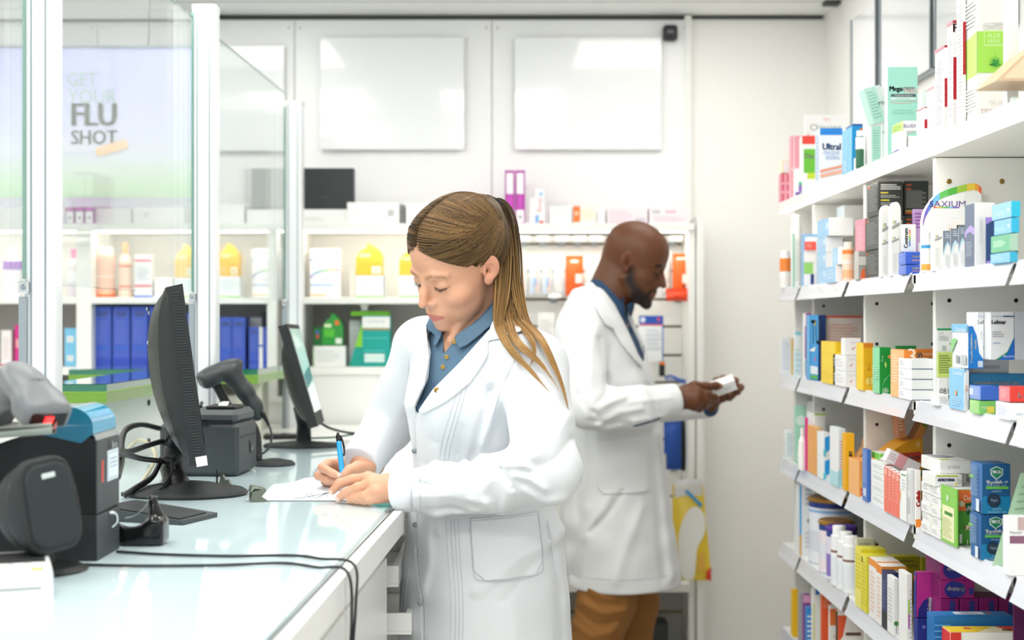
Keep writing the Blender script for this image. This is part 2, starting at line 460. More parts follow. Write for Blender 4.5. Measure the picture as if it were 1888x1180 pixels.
# unseen LED ceiling panels added to light the shop
ledpanel = mat('led_panel', '#ffffff', .5, emit='#fffdf8', es=6)
ledback = mat('led_panel_back', '#ffffff', .5, emit='#fffdf8', es=3.2)
k = 0
for x in (-2.2, -1.0, .30):
    for y in (.3, 1.9, 3.1, 4.35):  # last row added to brighten the back wall
        t = thing('ceiling_light', 'flat square white LED ceiling light above the shop floor', 'ceiling light', (x-(.35 if x > 0 and y < 4 else 0)+(.25 if x > 0 and y > 4 else 0), y, ZCEIL), group='LED ceiling lights')
        MB().box((-.31, -.31, -.012), (.31, .31, 0), white2, .003).build('light_frame', t)
        MB().box((-.285, -.285, -.014), (.285, .285, -.010), ledback if y > 4 else ledpanel).build('diffuser', t)
# ---------------------------------------------------------------- back shelving
BY = 4.80; LV = [1.776, 1.527, 1.291]
def bx(px, d=BY): return px2x(px, d)
unit = thing('shelving_unit', 'long white wall shelving unit along the back wall with lit shelves', 'shelving', (0, 5.1, 0))
def U(n, mb): return rel(mb.build(n), unit)
ups = [(-620, -600), (-185, -165), (140, 168), (492, 510), (538, 556), (905, 925), (1270, 1282)]
for a, b in ups:
    U('upright', MB().box((bx(a), BY+.004, 0), (bx(b), 5.095, 1.752), white, .001))
U('end_panel', MB().box((bx(1284), BY-.015, 0), (bx(1297), 5.095, 1.80), white, .002))
for a, b in ((-600, 140), (168, 538), (556, 905), (925, 1270)):
    x0, x1 = bx(a), bx(b)
    U('shelf_top', MB().box((x0-.03, BY-.005, LV[0]-.024), (x1+.02, 5.095, LV[0]), white, .001))
    U('led_strip', MB().box((x0+.01, BY+.012, LV[0]-.030), (x1-.01, BY+.022, LV[0]-.0245), led))
    if a < 900:
        x1s = bx(498) if a == 168 else x1
        U('shelf', MB().box((x0, BY, LV[1]-.022), (x1s, 5.09, LV[1]), white, .001))
        U('shelf', MB().box((x0, BY, LV[2]-.026), (x1, 5.09, LV[2]), white, .001))
        lower = greyback if a < 500 else white
        U('back_panel', MB().box((x0, 5.085, LV[1]), (x1, 5.095, LV[0]-.024), white))
        U('back_panel', MB().box((x0, 5.085, .5), (x1, 5.095, LV[1]), greyback))
    if a < 900: U('cabinet_front', MB().box((x0, BY+.01, .1), (x1, BY+.03, LV[2]-.026 if a > 500 else LV[2]-.12), white2, .001))
for a, b in ((-600, 140), (168, 538)):
    U('plinth_shelf', MB().box((bx(a), BY, LV[2]-.12), (bx(b), 5.09, LV[2]-.10), white, .001))
# slatted hook wall section
x0, x1 = bx(925), bx(1270)
m = MB()
zt = LV[0]-.03; zz = [py2z(y, 5.0) for y in (450, 500, 552, 602, 655, 705, 757, 810, 862, 915, 967, 1020, 1066)]
prev = zt
for z in zz:
    m.box((x0, 4.995, z+.004), (x1, 5.01, prev), white, .0008); prev = z-.004
m.box((x0, 4.995, .6), (x1, 5.01, prev), white)
m.box((x0, 5.012, .55), (x1, 5.02, zt), mat('slot_brown', '#8a7a5c', .7)); U('slat_wall', m)
U('bottom_shelf', MB().box((x0, BY-.02, .535), (x1, 5.01, .56), white, .001))
U('bottom_shelf', MB().box((x0, BY-.02, .10), (x1, 5.01, .125), white, .001))
m = MB(); m.box((x0, 5.0, .125), (x1, 5.01, .42), greyback); m.box((x0, 4.998, .42), (x1, 5.01, .43), mat('slot_brown')); m.box((x0, 5.0, .43), (x1, 5.01, .535), greyback); U('back_panel', m)
# light in the shelves
def strip_light(x0, x1, y, z, e):
    l = bpy.data.lights.new('shelf_lamp', 'AREA'); l.shape = 'RECTANGLE'; l.size = abs(x1-x0); l.size_y = .02; l.energy = e; l.color = (1, .95, .84)
    o = bpy.data.objects.new('shelf_lamp', l); COL.objects.link(o); o.location = ((x0+x1)/2, y, z); o.rotation_euler = (math.radians(35), 0, 0)
for a, b in ((-300, 140), (168, 538), (556, 905), (925, 1270)):
    strip_light(bx(a), bx(b), BY+.02, LV[0]-.034, .45)
# ---------------------------------------------------------------- right shelving
RX = .78; RU = .825
RL = [1.792, 1.541, 1.292, 1.048, .801, .556, .311]
unit2 = thing('shelving_unit', 'tall white pharmacy shelving along the side wall packed with boxes', 'shelving', (XW, 3.2, 0))
def V2(n, mb): return rel(mb.build(n), unit2)
UY = [1.95, 2.222, 2.78, 3.33, 3.897, 4.155]
for i, y in enumerate(UY[1:]):
    m = MB().box((RU, y-.009, 0), (XW-.012, y+.009, 1.766), white, .001); h = m
    if y < 4:
        for z in np.arange(.36, 1.74, .094):
            for xx in (.852, .982):
                h.lathe([(.0042, 0), (.0042, .0004)], holem, n=10, M=Matrix.Translation((xx, y-.0091, z))@Matrix.Rotation(math.pi/2, 4, 'X'))
        for z in (1.72,):
            for xx in (.852, .955): h.lathe([(.0055, 0), (.004, .002), (.001, .002)], brass, n=10, M=Matrix.Translation((xx, y-.0091, z))@Matrix.Rotation(math.pi/2, 4, 'X'))
    V2('upright', m)
V2('back_panel', MB().box((XW-.012, 1.9, 0), (XW-.002, 4.16, 1.766), greyback))
V2('shelf_top', MB().box((RX, 1.9, 1.768), (XW-.005, 4.16, RL[0]), white, .001))
V2('led_strip', MB().box((RX+.003, 1.95, 1.7615), (RX+.017, 4.15, 1.7675), led))
V2('plinth', MB().box((RU, 1.9, 0), (RU+.02, 4.15, .1), white))
stripm = mat('price_strip', '#d9dbe3', .25, coat=.5)
segs = [(1.95, 2.215), (2.235, 2.752), (2.812, 3.315), (3.347, 3.874), (3.90, 4.148)]
for k, z in enumerate(RL[1:]):
    for (a, b), ya, yb in zip(segs, UY[:-1], UY[1:]):
        V2('shelf', MB().box((RX+.012, ya+.009, z-.02), (XW-.012, yb-.009, z), white, .001))
        m = MB()
        prof = [(RX-.006, z-.036), (RX-.0045, z-.037), (RX+.0075, z+.0005), (RX+.011, z+.003), (RX+.012, z-.001), (RX+.0095, z-.002)]
        m.prism(prof, a, b, stripm, 'xz'); V2('price_rail', m)
# the rail gaps show the shelf bracket ends
    for y in UY[1:5]: V2('bracket_cap', MB().box((RX+.012, y-.026, z-.03), (RX+.045, y+.026, z-.001), white, .002))
l = bpy.data.lights.new('shelf_lamp', 'AREA'); l.shape = 'RECTANGLE'; l.size = .02; l.size_y = 2.2; l.energy = .2; l.color = (1, .96, .88)
o = bpy.data.objects.new('shelf_lamp', l); COL.objects.link(o); o.location = (RX+.02, 3.05, 1.758); o.rotation_euler = (0, math.radians(-30), 0)
# ---------------------------------------------------------------- counter
CS = .0413
def cx(y): return -.221+CS*(y-2.645)     # staff-side edge
def cd(py): return (HC-ZC)*F/(py-590)    # distance of a point lying on the counter top
t = thing('counter', 'long pharmacy service counter with a pale turquoise glass top', 'counter', (-.6, 2.4, 0))
def K(n, mb): return rel(mb.build(n), t)
Y0, Y1, Y2, Y3 = .9, 2.645, 3.88, 4.78
XL = -1.02
K('glass_top', MB().prism([(XL, Y0), (cx(Y0), Y0), (cx(Y1)-.012, Y1-.004), (cx(Y1)-.004, Y1+.03), (cx(Y2), Y2), (XL, Y2)], ZC-.008, ZC, glasstop))
K('worktop', MB().prism([(XL-.002, Y0-.01), (cx(Y0)+.0025, Y0-.01), (cx(Y1)+.0025, Y1), (cx(Y2)+.004, Y2+.002), (XL-.002, Y2+.002)], ZC-.045, ZC-.0085, white2))
K('worktop', MB().prism([(XL-.002, Y2+.003), (cx(Y2)+.004, Y2+.003), (cx(Y3), Y3), (XL-.002, Y3)], ZC-.045, ZC-.001, white2))
K('edge_profile', MB().prism([(cx(Y0)+.0005, Y0), (cx(Y0)+.003, Y0), (cx(Y1)+.003, Y1), (cx(Y1)+.0005, Y1)], ZC-.008, ZC-.001, dgrey).prism([(cx(Y0)+.003, Y0), (cx(Y0)+.020, Y0), (cx(Y1)+.020, Y1), (cx(Y1)+.003, Y1)], ZC-.045, ZC-.002, white2))
K('base_cabinet', MB().prism([(XL+.02, Y0+.02), (cx(Y0)-.022, Y0+.02), (cx(Y1)-.022, Y1-.02), (XL+.02, Y1-.02)], .08, ZC-.0455, white))
for a, b in ((.95, 1.55), (1.56, 2.12), (2.13, 2.60)):
    K('cabinet_door', MB().prism([(cx(a)-.021, a), (cx(a)-.006, a), (cx(b)-.006, b), (cx(b)-.021, b)], .12, ZC-.085, white2))
K('base_cabinet', MB().box((XL+.02, 2.66, .08), (-.36, Y3, ZC-.0455), white))
K('divider_panel', MB().box((-.36, 3.12, .08), (-.205, 3.14, ZC-.0455), white))
for z, out in ((.985, -.215), (.895, -.19)):
    m = MB().box((-.50, 2.69, z-.04), (out, 3.08, z-.035), white2)
    for (a, b) in (((-.50, 2.69), (out, 2.70)), ((-.50, 3.07), (out, 3.08)), ((out-.012, 2.70), (out, 3.07))):
        m.box((a[0], a[1], z-.035), (b[0], b[1], z), white2, .001)
    dr = K('drawer', m); 
    hb = MB().box((out, 2.86, z-.02), (out+.004, 2.92, z-.012), alu2); hb.build('handle', dr)
o = MB().box((-.33, 2.74, .951), (-.23, 2.90, .954), mat('paper_white', '#f4f4f2', .8)).box((-.325, 2.745, .954), (-.235, 2.895, .956), print_mat('#e4e6e4')).build('note_pad')
tag(o, 'small stack of white papers lying in the open counter drawer', 'paper')
o = MB().lathe([(.0, .0), (.017, .001), (.019, .008), (.012, .013), (.0, .014)], print_mat('#a3424a'), (-.236, 2.76, .956), 16).build('round_stamp')
tag(o, 'small dark red round stamp cap in the open counter drawer', 'stamp')
# customer side: panel and green glass shelf
SX = -.912
def gshelf(x0, x1, y0, y1, z, label):
    g = thing('glass_shelf', label, 'shelf', ((x0+x1)/2, y0, z-.05))
    sk = .0347*(y1-y0)
    P = lambda: [(x0, y0), (x1, y0), (x1+sk, y1), (x0, y1)]
    rel(MB().prism(P(), z-.043, z-.019, limes).build('acrylic_slab'), g)
    q = P(); 
    rel(MB().prism(q, z-.017, z-.001, greenedge).add([(a, b, z) for a, b in q], [(0, 1, 2, 3)], greenglass).build('glass_plate'), g)
    rel(MB().prism([(a*.999, b+.001) for a, b in q], z-.019, z-.017, print_mat('#9fd04a')).build('spacer_film'), g)
    return g
gshelf(-1.06, -.912, 3.2, 4.12, 1.306, 'raised green glass shelf on a lime slab beside the first monitor')
gshelf(-1.3, -.745, 4.17, 4.72, 1.306, 'raised green glass shelf on a lime slab behind the handheld scanner on its stand')
m = MB().prism([(-1.0, 3.34), (-.985, 3.34), (-.935, 3.80), (-.95, 3.80)], ZC, 1.262, white, 'xy').box((-1.05, 3.33, ZC), (-.99, 3.345, 1.262), white)
pn = m.build('partition_panel'); tag(pn, 'low white panel standing on the counter under the green glass shelf', 'panel')
h = MB()
for z in (1.235, 1.135): h.lathe([(.008, 0), (.008, .001)], holem, n=12, M=Matrix.Translation((-.9445, 3.70, z))@Matrix.Rotation(math.radians(84), 4, 'Z')@Matrix.Rotation(math.pi/2, 4, 'X'))
h.build('cable_hole', pn)
m = MB().box((-.82, 4.22, ZC), (-.745, 4.235, 1.262), mat('greige_panel', '#c9cbbd', .6)).box((-.82, 4.235, ZC), (-.805, 4.70, 1.262), mat('greige_panel'))
for z in (1.225, 1.165): m.lathe([(.007, 0), (.007, .001)], holem, n=12, M=Matrix.Translation((-.765, 4.2195, z))@Matrix.Rotation(math.pi/2, 4, 'X'))
tag(m.build('support_panel'), 'greige support panel with two round holes under the farther green shelf', 'panel')
# glass screens on aluminium posts
PX = [(-.79, 2.42), (-.753, 3.5), (-.713, 4.66)]
def post(x, y, z1, label, w=.058):
    g = thing('screen_post', label, 'post', (x, y, ZC-.001))
    h = z1-ZC
    prof = rrect(w/2, w/2, .008)
    MB().prism([(a, b) for a, b in prof], 0, h-.012, alu, 'xy', True).build('profile', g)
    MB().prism([(a, b) for a, b in rrect(w/2+.001, w/2+.001, .009)], h-.012, h, white2, 'xy', True).build('end_cap', g)
    m = MB()
    m.box((-w/2-.0005, -w/2-.003, .42), (-w/2+.005, -w/2+.002, h-.02), glassedge)
    m.build('glass_channel', g)
    m = MB().box((-w/2-.006, -w/2-.006, .0), (-w/2+.008, -w/2+.001, .39), alu2, .001)
    for z in (.395,): m.box((-w/2-.006, -w/2-.009, z), (-w/2+.012, -w/2+.001, z+.022), chrome, .002).lathe([(.005, 0), (.004, .002)], alu2, n=10, M=Matrix.Translation((-w/2+.003, -w/2-.009, z+.011))@Matrix.Rotation(math.pi/2, 4, 'X'))
    m.build('clamp', g)
    m = MB().box((-w/2+.012, -w/2-.0012, 0), (-w/2+.015, -w/2, h-.013), alu2).box((w/2-.016, -w/2-.0012, 0), (w/2-.013, -w/2, h-.013), alu2); m.build('groove', g)
post(-.797, 2.42, ZCEIL-.003, 'nearest tall aluminium screen post, running up out of the picture', .052)
post(-.753, 3.5, 2.222, 'middle aluminium screen post rising behind the first monitor')
post(-.713, 4.66, 2.165, 'farthest aluminium screen post, standing beside the second monitor')
def pane(a, b, label):
    (x0, y0), (x1, y1) = a, b
    m = MB(); P = [(x0-.031, y0), (x0-.023, y0), (x1-.023, y1), (x1-.031, y1)]
    z0, z1 = 1.512, 2.19
    V = [(x, y, z0) for x, y in P]+[(x, y, z1) for x, y in P]
    m.add(V, [(0, 1, 5, 4), (2, 3, 7, 6), (1, 2, 6, 5), (3, 0, 4, 7)], glassm); m.add(V, [(3, 2, 1, 0), (4, 5, 6, 7)], glassedge)
    m.s = [False]*len(m.s)
    tag(m.build('glass_screen'), label, 'glass screen')
pane((-.86, 1.1), (-.792, 2.39), 'clear glass screen pane in front of the nearest post, at the picture edge')
pane((-.79, 2.45), (-.754, 3.47), 'clear glass screen pane between the nearest and the middle post')
pane((-.753, 3.53), (-.713, 4.63), 'clear glass screen pane between the middle and the farthest post')
# hanging translucent poster
def film(name, col, al):
    m = bpy.data.materials.new(name); m.use_nodes = True; nt = m.node_tree; b = nt.nodes['Principled BSDF']
    b.inputs['Roughness'].default_value = .3; b.inputs['Alpha'].default_value = al; b.inputs['Base Color'].default_value = (*lin(col), 1); return m
pm = film('poster_film', '#c3c4ee', .75); nt = pm.node_tree; b = nt.nodes['Principled BSDF']
tc = nt.nodes.new('ShaderNodeTexCoord'); sp = nt.nodes.new('ShaderNodeSeparateXYZ'); cr = nt.nodes.new('ShaderNodeValToRGB')
nt.links.new(tc.outputs['Object'], sp.inputs[0]); nt.links.new(sp.outputs['Z'], cr.inputs[0]); nt.links.new(cr.outputs[0], b.inputs['Base Color'])
e = cr.color_ramp.elements; e[0].position = .0; e[0].color = (*lin('#b3d7ad'), 1); e[1].position = .5; e[1].color = (*lin('#b4b8f0'), 1)
for p, c_ in ((.045, '#c2dfbe'), (.14, '#d8dcec'), (.28, '#c8caf2')): q = e.new(p); q.color = (*lin(c_), 1)
D = 4.45
t = thing('hanging_poster', 'pale lilac translucent poster reading GET YOUR FLU SHOT hung on a cable', 'poster', (px2x(120, D), D, py2z(364, D)))
ox, oz = px2x(120, D), py2z(364, D); x0 = px2x(-320, D)-ox; x1 = px2x(370, D)-ox; zt = py2z(86, D)-oz
MB().box((x0, 0, 0), (x1, .003, zt), pm).build('printed_film', t)
MB().box((x0, -.004, zt-.004), (x1, .007, zt+.004), film('rail_grey', '#7f8a92', .8)).box((x0, -.004, -.030), (x1, .007, 0), film('rail_pale', '#c2c4d2', .6)).build('hanging_rail', t)
cab = bez([(px2x(277, D)-ox, .001, ZCEIL-oz), (px2x(275, D)-ox, .001, zt+.06), (px2x(273, D)-ox, .001, zt)], 10)
MB().tube(cab, .0022, dgrey, 6).build('hanging_cable', t)
def fpos(u, v, off): return (px2x(u, D)-ox, -.0012-off, py2z(v, D)-oz)
m = MB()
def pt(s, px, py, h, col, bold=0, mw=None):
    f = lambda u, v, off: (px2x(px, D)-ox+u, -.001-off, py2z(py, D)-oz+v)
    m.text(s, f, 0, 0, h, col, maxw=mw, bold=bold)
lt = film('print_light', '#93b3a8', .95); dk = film('print_grey', '#93a6a1', .95)
k_ = D/F
pt('GET', 152, 146, 27*k_, lt, 0, 56*k_); pt('YOUR', 170, 178, 27*k_, lt, 0, 90*k_)
pt('FLU', 174, 211, 42*k_, dk, .0055, 80*k_); pt('SHOT', 174, 253, 33*k_, dk, .002, 84*k_)
m.build('lettering', t)
m = MB(); R_ = Matrix.Translation((px2x(207, D)-ox, -.004, py2z(273, D)-oz))@Matrix.Rotation(math.radians(-16), 4, 'Y')
m.prism(rrect(31*k_, 8.5*k_, 8*k_), -.0005, .0005, film('plaster_peach', '#f3c79d', .9), 'xz', M=R_).build('plaster_print', t)
# ---------------------------------------------------------------- counter equipment
def sdf_part(name, f, lo, hi, h, m, parent=None, world=True, it=1):
    V, Q = surfnets(f, lo, hi, h)
    if it: V = relax(V, Q, it, .4)
    o = poly_mesh(name, V, Q, m)
    if parent is not None: rel(o, parent)
    return o
def lbox(P, c, h, r=.004, R=None):
    q = P-np.array(c, np.float32)
    if R is not None: q = q@np.array(R, np.float32)
    q = np.abs(q)-(np.array(h, np.float32)-r)
    return np.linalg.norm(np.maximum(q, 0), axis=1)+np.minimum(q.max(1), 0)-r
def rotm(ax, deg): return np.array(Matrix.Rotation(math.radians(deg), 3, ax))
# label printer ---------------------------------------------------
D = 2.062; k = D/F
def q(px, py): return (px2x(px, D), py2z(py, D))
t = thing('label_printer', 'large black label printer with a translucent blue hood at the near end of the counter', 'printer', (px2x(178, D)-.12, D+.06, ZC))
Lx = px2x(-95, D)
low = [(Lx, ZC), (px2x(178, D), ZC), q(177, 950), (Lx, q(0, 945)[1])]
rel(welded(MB().prism(low, D, D+.118, black2, 'xz').build('base_section')), t)
prof = [(Lx, q(0, 944)[1]), q(177, 949), q(176, 818), q(174, 806), q(169, 801), q(150, 798), q(110, 796), q(60, 799), q(20, 810), q(-30, 828), (Lx, q(0, 850)[1])]
bd = MB().prism(prof, D+.001, D+.117, mat('printer_black', '#0f1112', .5), 'xz', True)
rel(bd.build('body'), t)
fx = px2x(178, D)+.0008
f = MB().box((fx-.004, D+.001, q(0, 948)[1]), (fx, D+.117, q(0, 812)[1]), dgrey, .0015)
f.prism([(fx-.004, q(0, 812)[1]), (fx, q(0, 812)[1]), (fx-.004, q(0, 802)[1]), (fx-.012, q(0, 798)[1]), (fx-.016, q(0, 800)[1])], D+.001, D+.117, mat('printer_lip', '#8b8f90', .35), 'xz')
rel(f.build('front_panel'), t)
rel(MB().box((fx-.003, D+.0, ZC+.001), (fx, D+.118, q(0, 953)[1]), dgrey, .001).build('lower_front'), t)
def fp(u, v, off): return (fx+.0003+off, D+u, v)
m = MB(); zb = q(0, 865)[1]
m.add([fp(.022, zb-.022, 0), fp(.032, zb-.022, 0), fp(.032, zb+.010, 0), fp(.022, zb+.010, 0)], [(0, 1, 2, 3)], print_mat('#d0402c')); rel(m.build('red_button'), t)
m = MB().box((fx, D+.050, zb-.024), (fx+.0012, D+.108, zb+.022), print_mat('#c9d3db'), .0005)
m.flat([(.055, zb-.018), (.103, zb-.018), (.103, zb+.016), (.055, zb+.016)], fp, print_mat('#dfe8ee'), .0013)
for i in range(3): m.flat([(.062, zb+.010-i*.006), (.096, zb+.010-i*.006), (.096, zb+.008-i*.006), (.062, zb+.008-i*.006)], fp, print_mat('#9fb0bd'), .0016)
m.flat([(.080+.003*math.cos(a), zb-.008+.003*math.sin(a)) for a in np.linspace(0, 6.28, 9)[:-1]], fp, mat('blue_led', '#4060ff', .4, emit='#4a6bff', es=6), .0018)
rel(m.build('status_label'), t)
m = MB(); z = q(0, 828)[1]
m.text('b', fp, .062, z, .014, print_mat('#c5cacd'), bold=.0006); m.text('Boca', fp, .088, z, .010, print_mat('#b7bdc0')); rel(m.build('logo'), t)
m = MB(); m.tube(bez([(fx, D+.062, ZC+.062), (fx+.008, D+.068, ZC+.060), (fx+.009, D+.072, ZC+.048), (fx+.002, D+.070, ZC+.040)], 8), .0025, chrome, 6); rel(m.build('key_lock'), t)
bl = mat('blue_hood', '#25aedd', .12, coat=.8, spec=.7, alpha=.82)
bl2 = mat('blue_hood_dark', '#056a88', .3, coat=.2, alpha=.9)
top = [q(60, 792), q(85, 768), q(108, 756), q(128, 750), q(150, 756), q(165, 768), q(171, 782), q(172, 800)]
tp = bez([(a, 0, b) for a, b in top], 24); G = np.array([[(p[0], y, p[2]) for y in (D-.001, D+.118)] for p in tp])
hm = MB().grid(G, bl); hm.add([(p[0], D-.001, p[2]) for p in tp]+[(px2x(150, D), D-.001, py2z(817, D)), (px2x(66, D), D-.001, py2z(799, D))], [tuple(range(len(tp)+2))[::-1]], bl2)
hm.add([(p[0], D+.118, p[2]) for p in tp], [tuple(range(len(tp)))], bl2)
rel(hm.build('hood'), t)
# handheld scanners ---------------------------------------------
def scanner_sdf(P, O, R, s=1.0):
    """local: x along barrel to the nose, z up, handle going down/back"""
    L = ((P-np.array(O, np.float32))@np.array(R, np.float32))/s; L = L.astype(np.float32)
    d = ell(L, (.0, 0, .004), (.060, .034, .024)); d = smin(d, lbox(L, (.045, 0, -.002), (.022, .036, .019), .012), .02)
    d = smax(d, -lbox(L, (.071, 0, -.004), (.008, .028, .011), .004), .002)
    d = smin(d, chain(L, [(-.035, 0, -.010), (-.048, 0, -.060), (-.052, 0, -.105)], [.0235, .019, .0165], .02), .018)
    d = smin(d, cap(L, (-.028, 0, -.045), (-.033, 0, -.052), .013), .008)
    d = smax(d, -cap(L, (-.016, 0, -.058), (-.022, 0, -.075), .013), .006)
    d = smax(d, -(np.abs(ell(L, (.0, 0, .006), (.050, .030, .0225))-.0015)-.0005+np.abs(L[:, 0]*.3+L[:, 2]-.018)*.8), .001)
    return d*s
def add_scanner(t, O, R, s, m, lip, red=False):
    o = np.array(O); f = lambda P: scanner_sdf(P, O, R, s)
    sdf_part('body', f, o-.17*s, o+.17*s, .0026*s, m, t)
    R4 = Matrix.Translation(Vector(O))@Matrix(np.array(R).tolist()).to_4x4()@Matrix.Scale(s, 4)
    w = MB().box((.0635, -.027, -.014), (.065, .027, .006), blackg, M=R4); rel(w.build('scan_window'), t)
    if red:
        rr = MB().box((.0655, -.006, -.008), (.067, .006, .001), mat('red_led', '#ff2020', .4, emit='#ff1a1a', es=5), M=R4); rel(rr.build('red_light'), t)
    g = MB(); 
    g.prism(rrect(.036, .019, .012), .064, .0675, lip, 'yz', True, M=R4) if False else None
    return R4
def basis(xv, zv):
    x = np.array(xv, float); x /= np.linalg.norm(x); z = np.array(zv, float); z -= x*(z@x); z /= np.linalg.norm(z)
    return np.stack([x, np.cross(z, x), z], 1)
D = 1.99
t = thing('barcode_scanner', 'grey handheld barcode scanner with a red light, resting above the blue-hooded printer', 'scanner', tuple(W(40, 800, D)))
O = W(52, 722, D); R = basis((.62, -.55, -.50), (.40, -.30, .87))
R4 = add_scanner(t, O, R, 1.0, mat('scanner_grey', '#707376', .38), mgrey, True)
m = MB(); fl = lambda u, v, off: R4@Vector((.012+v, u, .0283+off-.25*abs(v)))
m.text('SCAN', fl, 0, 0, .006, dgrey); m.build('logo', None); rel(COL.objects[-1], t)
sm = mat('stand_beige', '#b9bab0', .35, coat=.3)
st = MB(); a = W(-60, 792, D); b_ = W(100, 783, D-.04)
G = []
for i, u in enumerate(np.linspace(0, 1, 12)):
    p = a*(1-u)+b_*u; w = .055*(1-u**3)+.012
    G.append([p+np.array([0, -w, .004]), p+np.array([0, -w*.6, -.006]), p+np.array([0, w*.6, -.006]), p+np.array([0, w, .004])])
st.grid(np.array(G), sm); st.grid(np.array(G)+np.array([0, 0, -.006]), sm); rel(st.build('stand_tray'), t)
st = MB().tube(bez([W(-40, 795, D), W(-45, 860, D+.02), W(-40, 960, D+.03), np.array([px2x(-40, D), D+.03, ZC])], 12), .012, black, 10)
rel(st.build('stand_stem'), t)
# scanner on its stand (farther)
D = 3.42
t = thing('barcode_scanner', 'black handheld barcode scanner leaning in its stand beside the second monitor', 'scanner', (px2x(508, cd(852)), cd(852), ZC))
O = W(408, 686, D); R = basis((-.80, -.35, -.38), (-.28, -.2, .92))
bs = mat('scanner_black', '#33383a', .35)
def f2(P):
    L = ((P-np.array(O, np.float32))@np.array(R, np.float32)).astype(np.float32)
    d = ell(L, (.0, 0, .002), (.058, .032, .022)); d = smin(d, lbox(L, (.036, 0, -.002), (.020, .033, .018), .012), .02)
    return smax(d, -lbox(L, (.061, 0, -.004), (.008, .026, .011), .004), .002)
a, b_, c_ = W(432, 694, D), W(470, 740, D+.01), W(482, 764, D+.01)
def f3(P): return smin(f2(P), chain(P, [W(428, 690, D), W(452, 722, D+.005), W(468, 748, D+.01), W(474, 764, D+.01)], [.024, .019, .0185, .0165], .015), .014)
sdf_part('body', f3, O-.13, O+np.array([.16, .1, .08]), .0028, bs, t)
R4 = Matrix.Translation(Vector(O))@Matrix(R.tolist()).to_4x4()
rel(MB().box((.054, -.026, -.013), (.0555, .026, .006), blackg, M=R4).build('scan_window'), t)
rel(MB().tube([W(398, 708, D), W(402, 716, D), W(424, 756, D), W(432, 772, D)], [.012, .010, .0115, .012], black, 10).build('cradle_arm'), t)
yb = cd(852); bc = np.array([px2x(508, yb), yb, ZC])
rel(MB().tube(bez([W(432, 768, D), W(458, 772, D+.02), W(474, 800, D+.03), (px2x(478, 3.43), 3.43, ZC+.012)], 14), .0085, black2, 8).build('gooseneck'), t)
rel(MB().lathe([(0, 0), (.052, 0), (.053, .004), (.046, .010), (.015, .016), (0, .016)], black2, (px2x(504, 3.43), 3.43, ZC), 36).build('stand_base'), t)
cabl = bez([W(484, 762, D), W(496, 785, D), W(501, 805, D-.03), W(494, 828, D-.07), W(474, 842, D-.10)], 30)
cb = MB().tube(cabl, .0028, black, 6)
for i in range(7):
    p = cabl[i]; dd = cabl[i+1]-cabl[i]; dd /= np.linalg.norm(dd); cb.tube([p, p+dd*.0045], .0062-.0004*i, black, 8)
rel(cb.build('cable'), t)
# first monitor -------------------------------------------------
yb = cd(912); mc = np.array([px2x(345, yb), yb, ZC])
t = thing('computer_monitor', 'black computer monitor seen from behind and the side on a ribbed round base', 'monitor', tuple(mc))
A = np.array([px2x(363, 2.72), 2.72]); B = np.array([px2x(357, 3.10), 3.10]); wdir = (B-A)/np.linalg.norm(B-A); nrm = np.array([wdir[1], -wdir[0]])
wdir3 = np.array([wdir[0], wdir[1], 0]); n3 = np.array([nrm[0], nrm[1], 0])  # n3 = screen side (+x)
Wd = np.linalg.norm(B-A)
Dn = 2.72
# profile (in the plane of the near edge): along n3 (thickness) and z; tilted backwards
def E1(px, py): return (px2x(px, Dn)*1.0, py2z(py, Dn))
side = [(338, 523), (381, 856), (351, 860), (309, 530)]
o0 = np.array([px2x(381, Dn), Dn, py2z(856, Dn)])
def pt3(px, py, w): 
    x, z = E1(px, py); s = (x-A[0])/n3[0]
    return np.array([A[0]+n3[0]*s, A[1]+n3[1]*s, z])+wdir3*w
front = [(336, 524), (381, 856)]; mid = [(317, 527), (358, 858)]; 
bez1 = [pt3(*p, w) for w in (0, Wd) for p in side]
m = MB(); m.add(bez1, [(0, 1, 2, 3), (7, 6, 5, 4), (0, 4, 5, 1), (1, 5, 6, 2), (2, 6, 7, 3), (3, 7, 4, 0)], black2); rel(welded(m.build('bezel')), t)
m = MB(); s0 = [pt3(337.5, 536, .018), pt3(337.5, 536, Wd-.018), pt3(379, 838, Wd-.018), pt3(379, 838, .018)]
m.add([p+n3*.0012 for p in s0], [(0, 1, 2, 3)], mat('lcd_off', '#1d2b33', .15, coat=.5)); rel(m.build('screen'), t)
backc = [(309, 531), (288, 566), (278, 610), (277, 660), (284, 720), (300, 775), (322, 822), (351, 859)]
bc_ = bez([(a, b, 0) for a, b in backc], 26)
G = []
for w in np.linspace(0, 1, 46):
    e = math.sin(math.pi*min(1, max(0, w)))**.35; row = []
    for j, (a, b, _) in enumerate(bc_):
        u = j/(len(bc_)-1); fl = (309+(351-309)*u, 531+(859-531)*u); px = fl[0]+(a-fl[0])*(.25+.75*e if 0 < w < 1 else .0); py = fl[1]+(b-fl[1])*(.25+.75*e if 0 < w < 1 else 0)
        rib = .0018*(1 if int(w*45) % 2 else 0)
        row.append(pt3(px, py, w*Wd)-n3*rib)
    G.append(row)
m = MB().grid(np.array(G), mat('black_ribbed', '#262a2a', .42)); rel(m.build('back_shell'), t)
m = MB()
for i in range(58):
    u = .03+.9*i/57; c0 = (312+(352-312)*u, 531+(859-531)*u); p = pt3(c0[0]+5, c0[1], -.0006); p2 = pt3(c0[0]+21, c0[1]-1, -.0006)
    m.tube([p, p2], .0011, dgrey, 4)
rel(m.build('vent_slots'), t)
p = [pt3(360, 843, -.0012), pt3(380, 840, -.0012), pt3(382, 858, -.0012), pt3(363, 861, -.0012)]
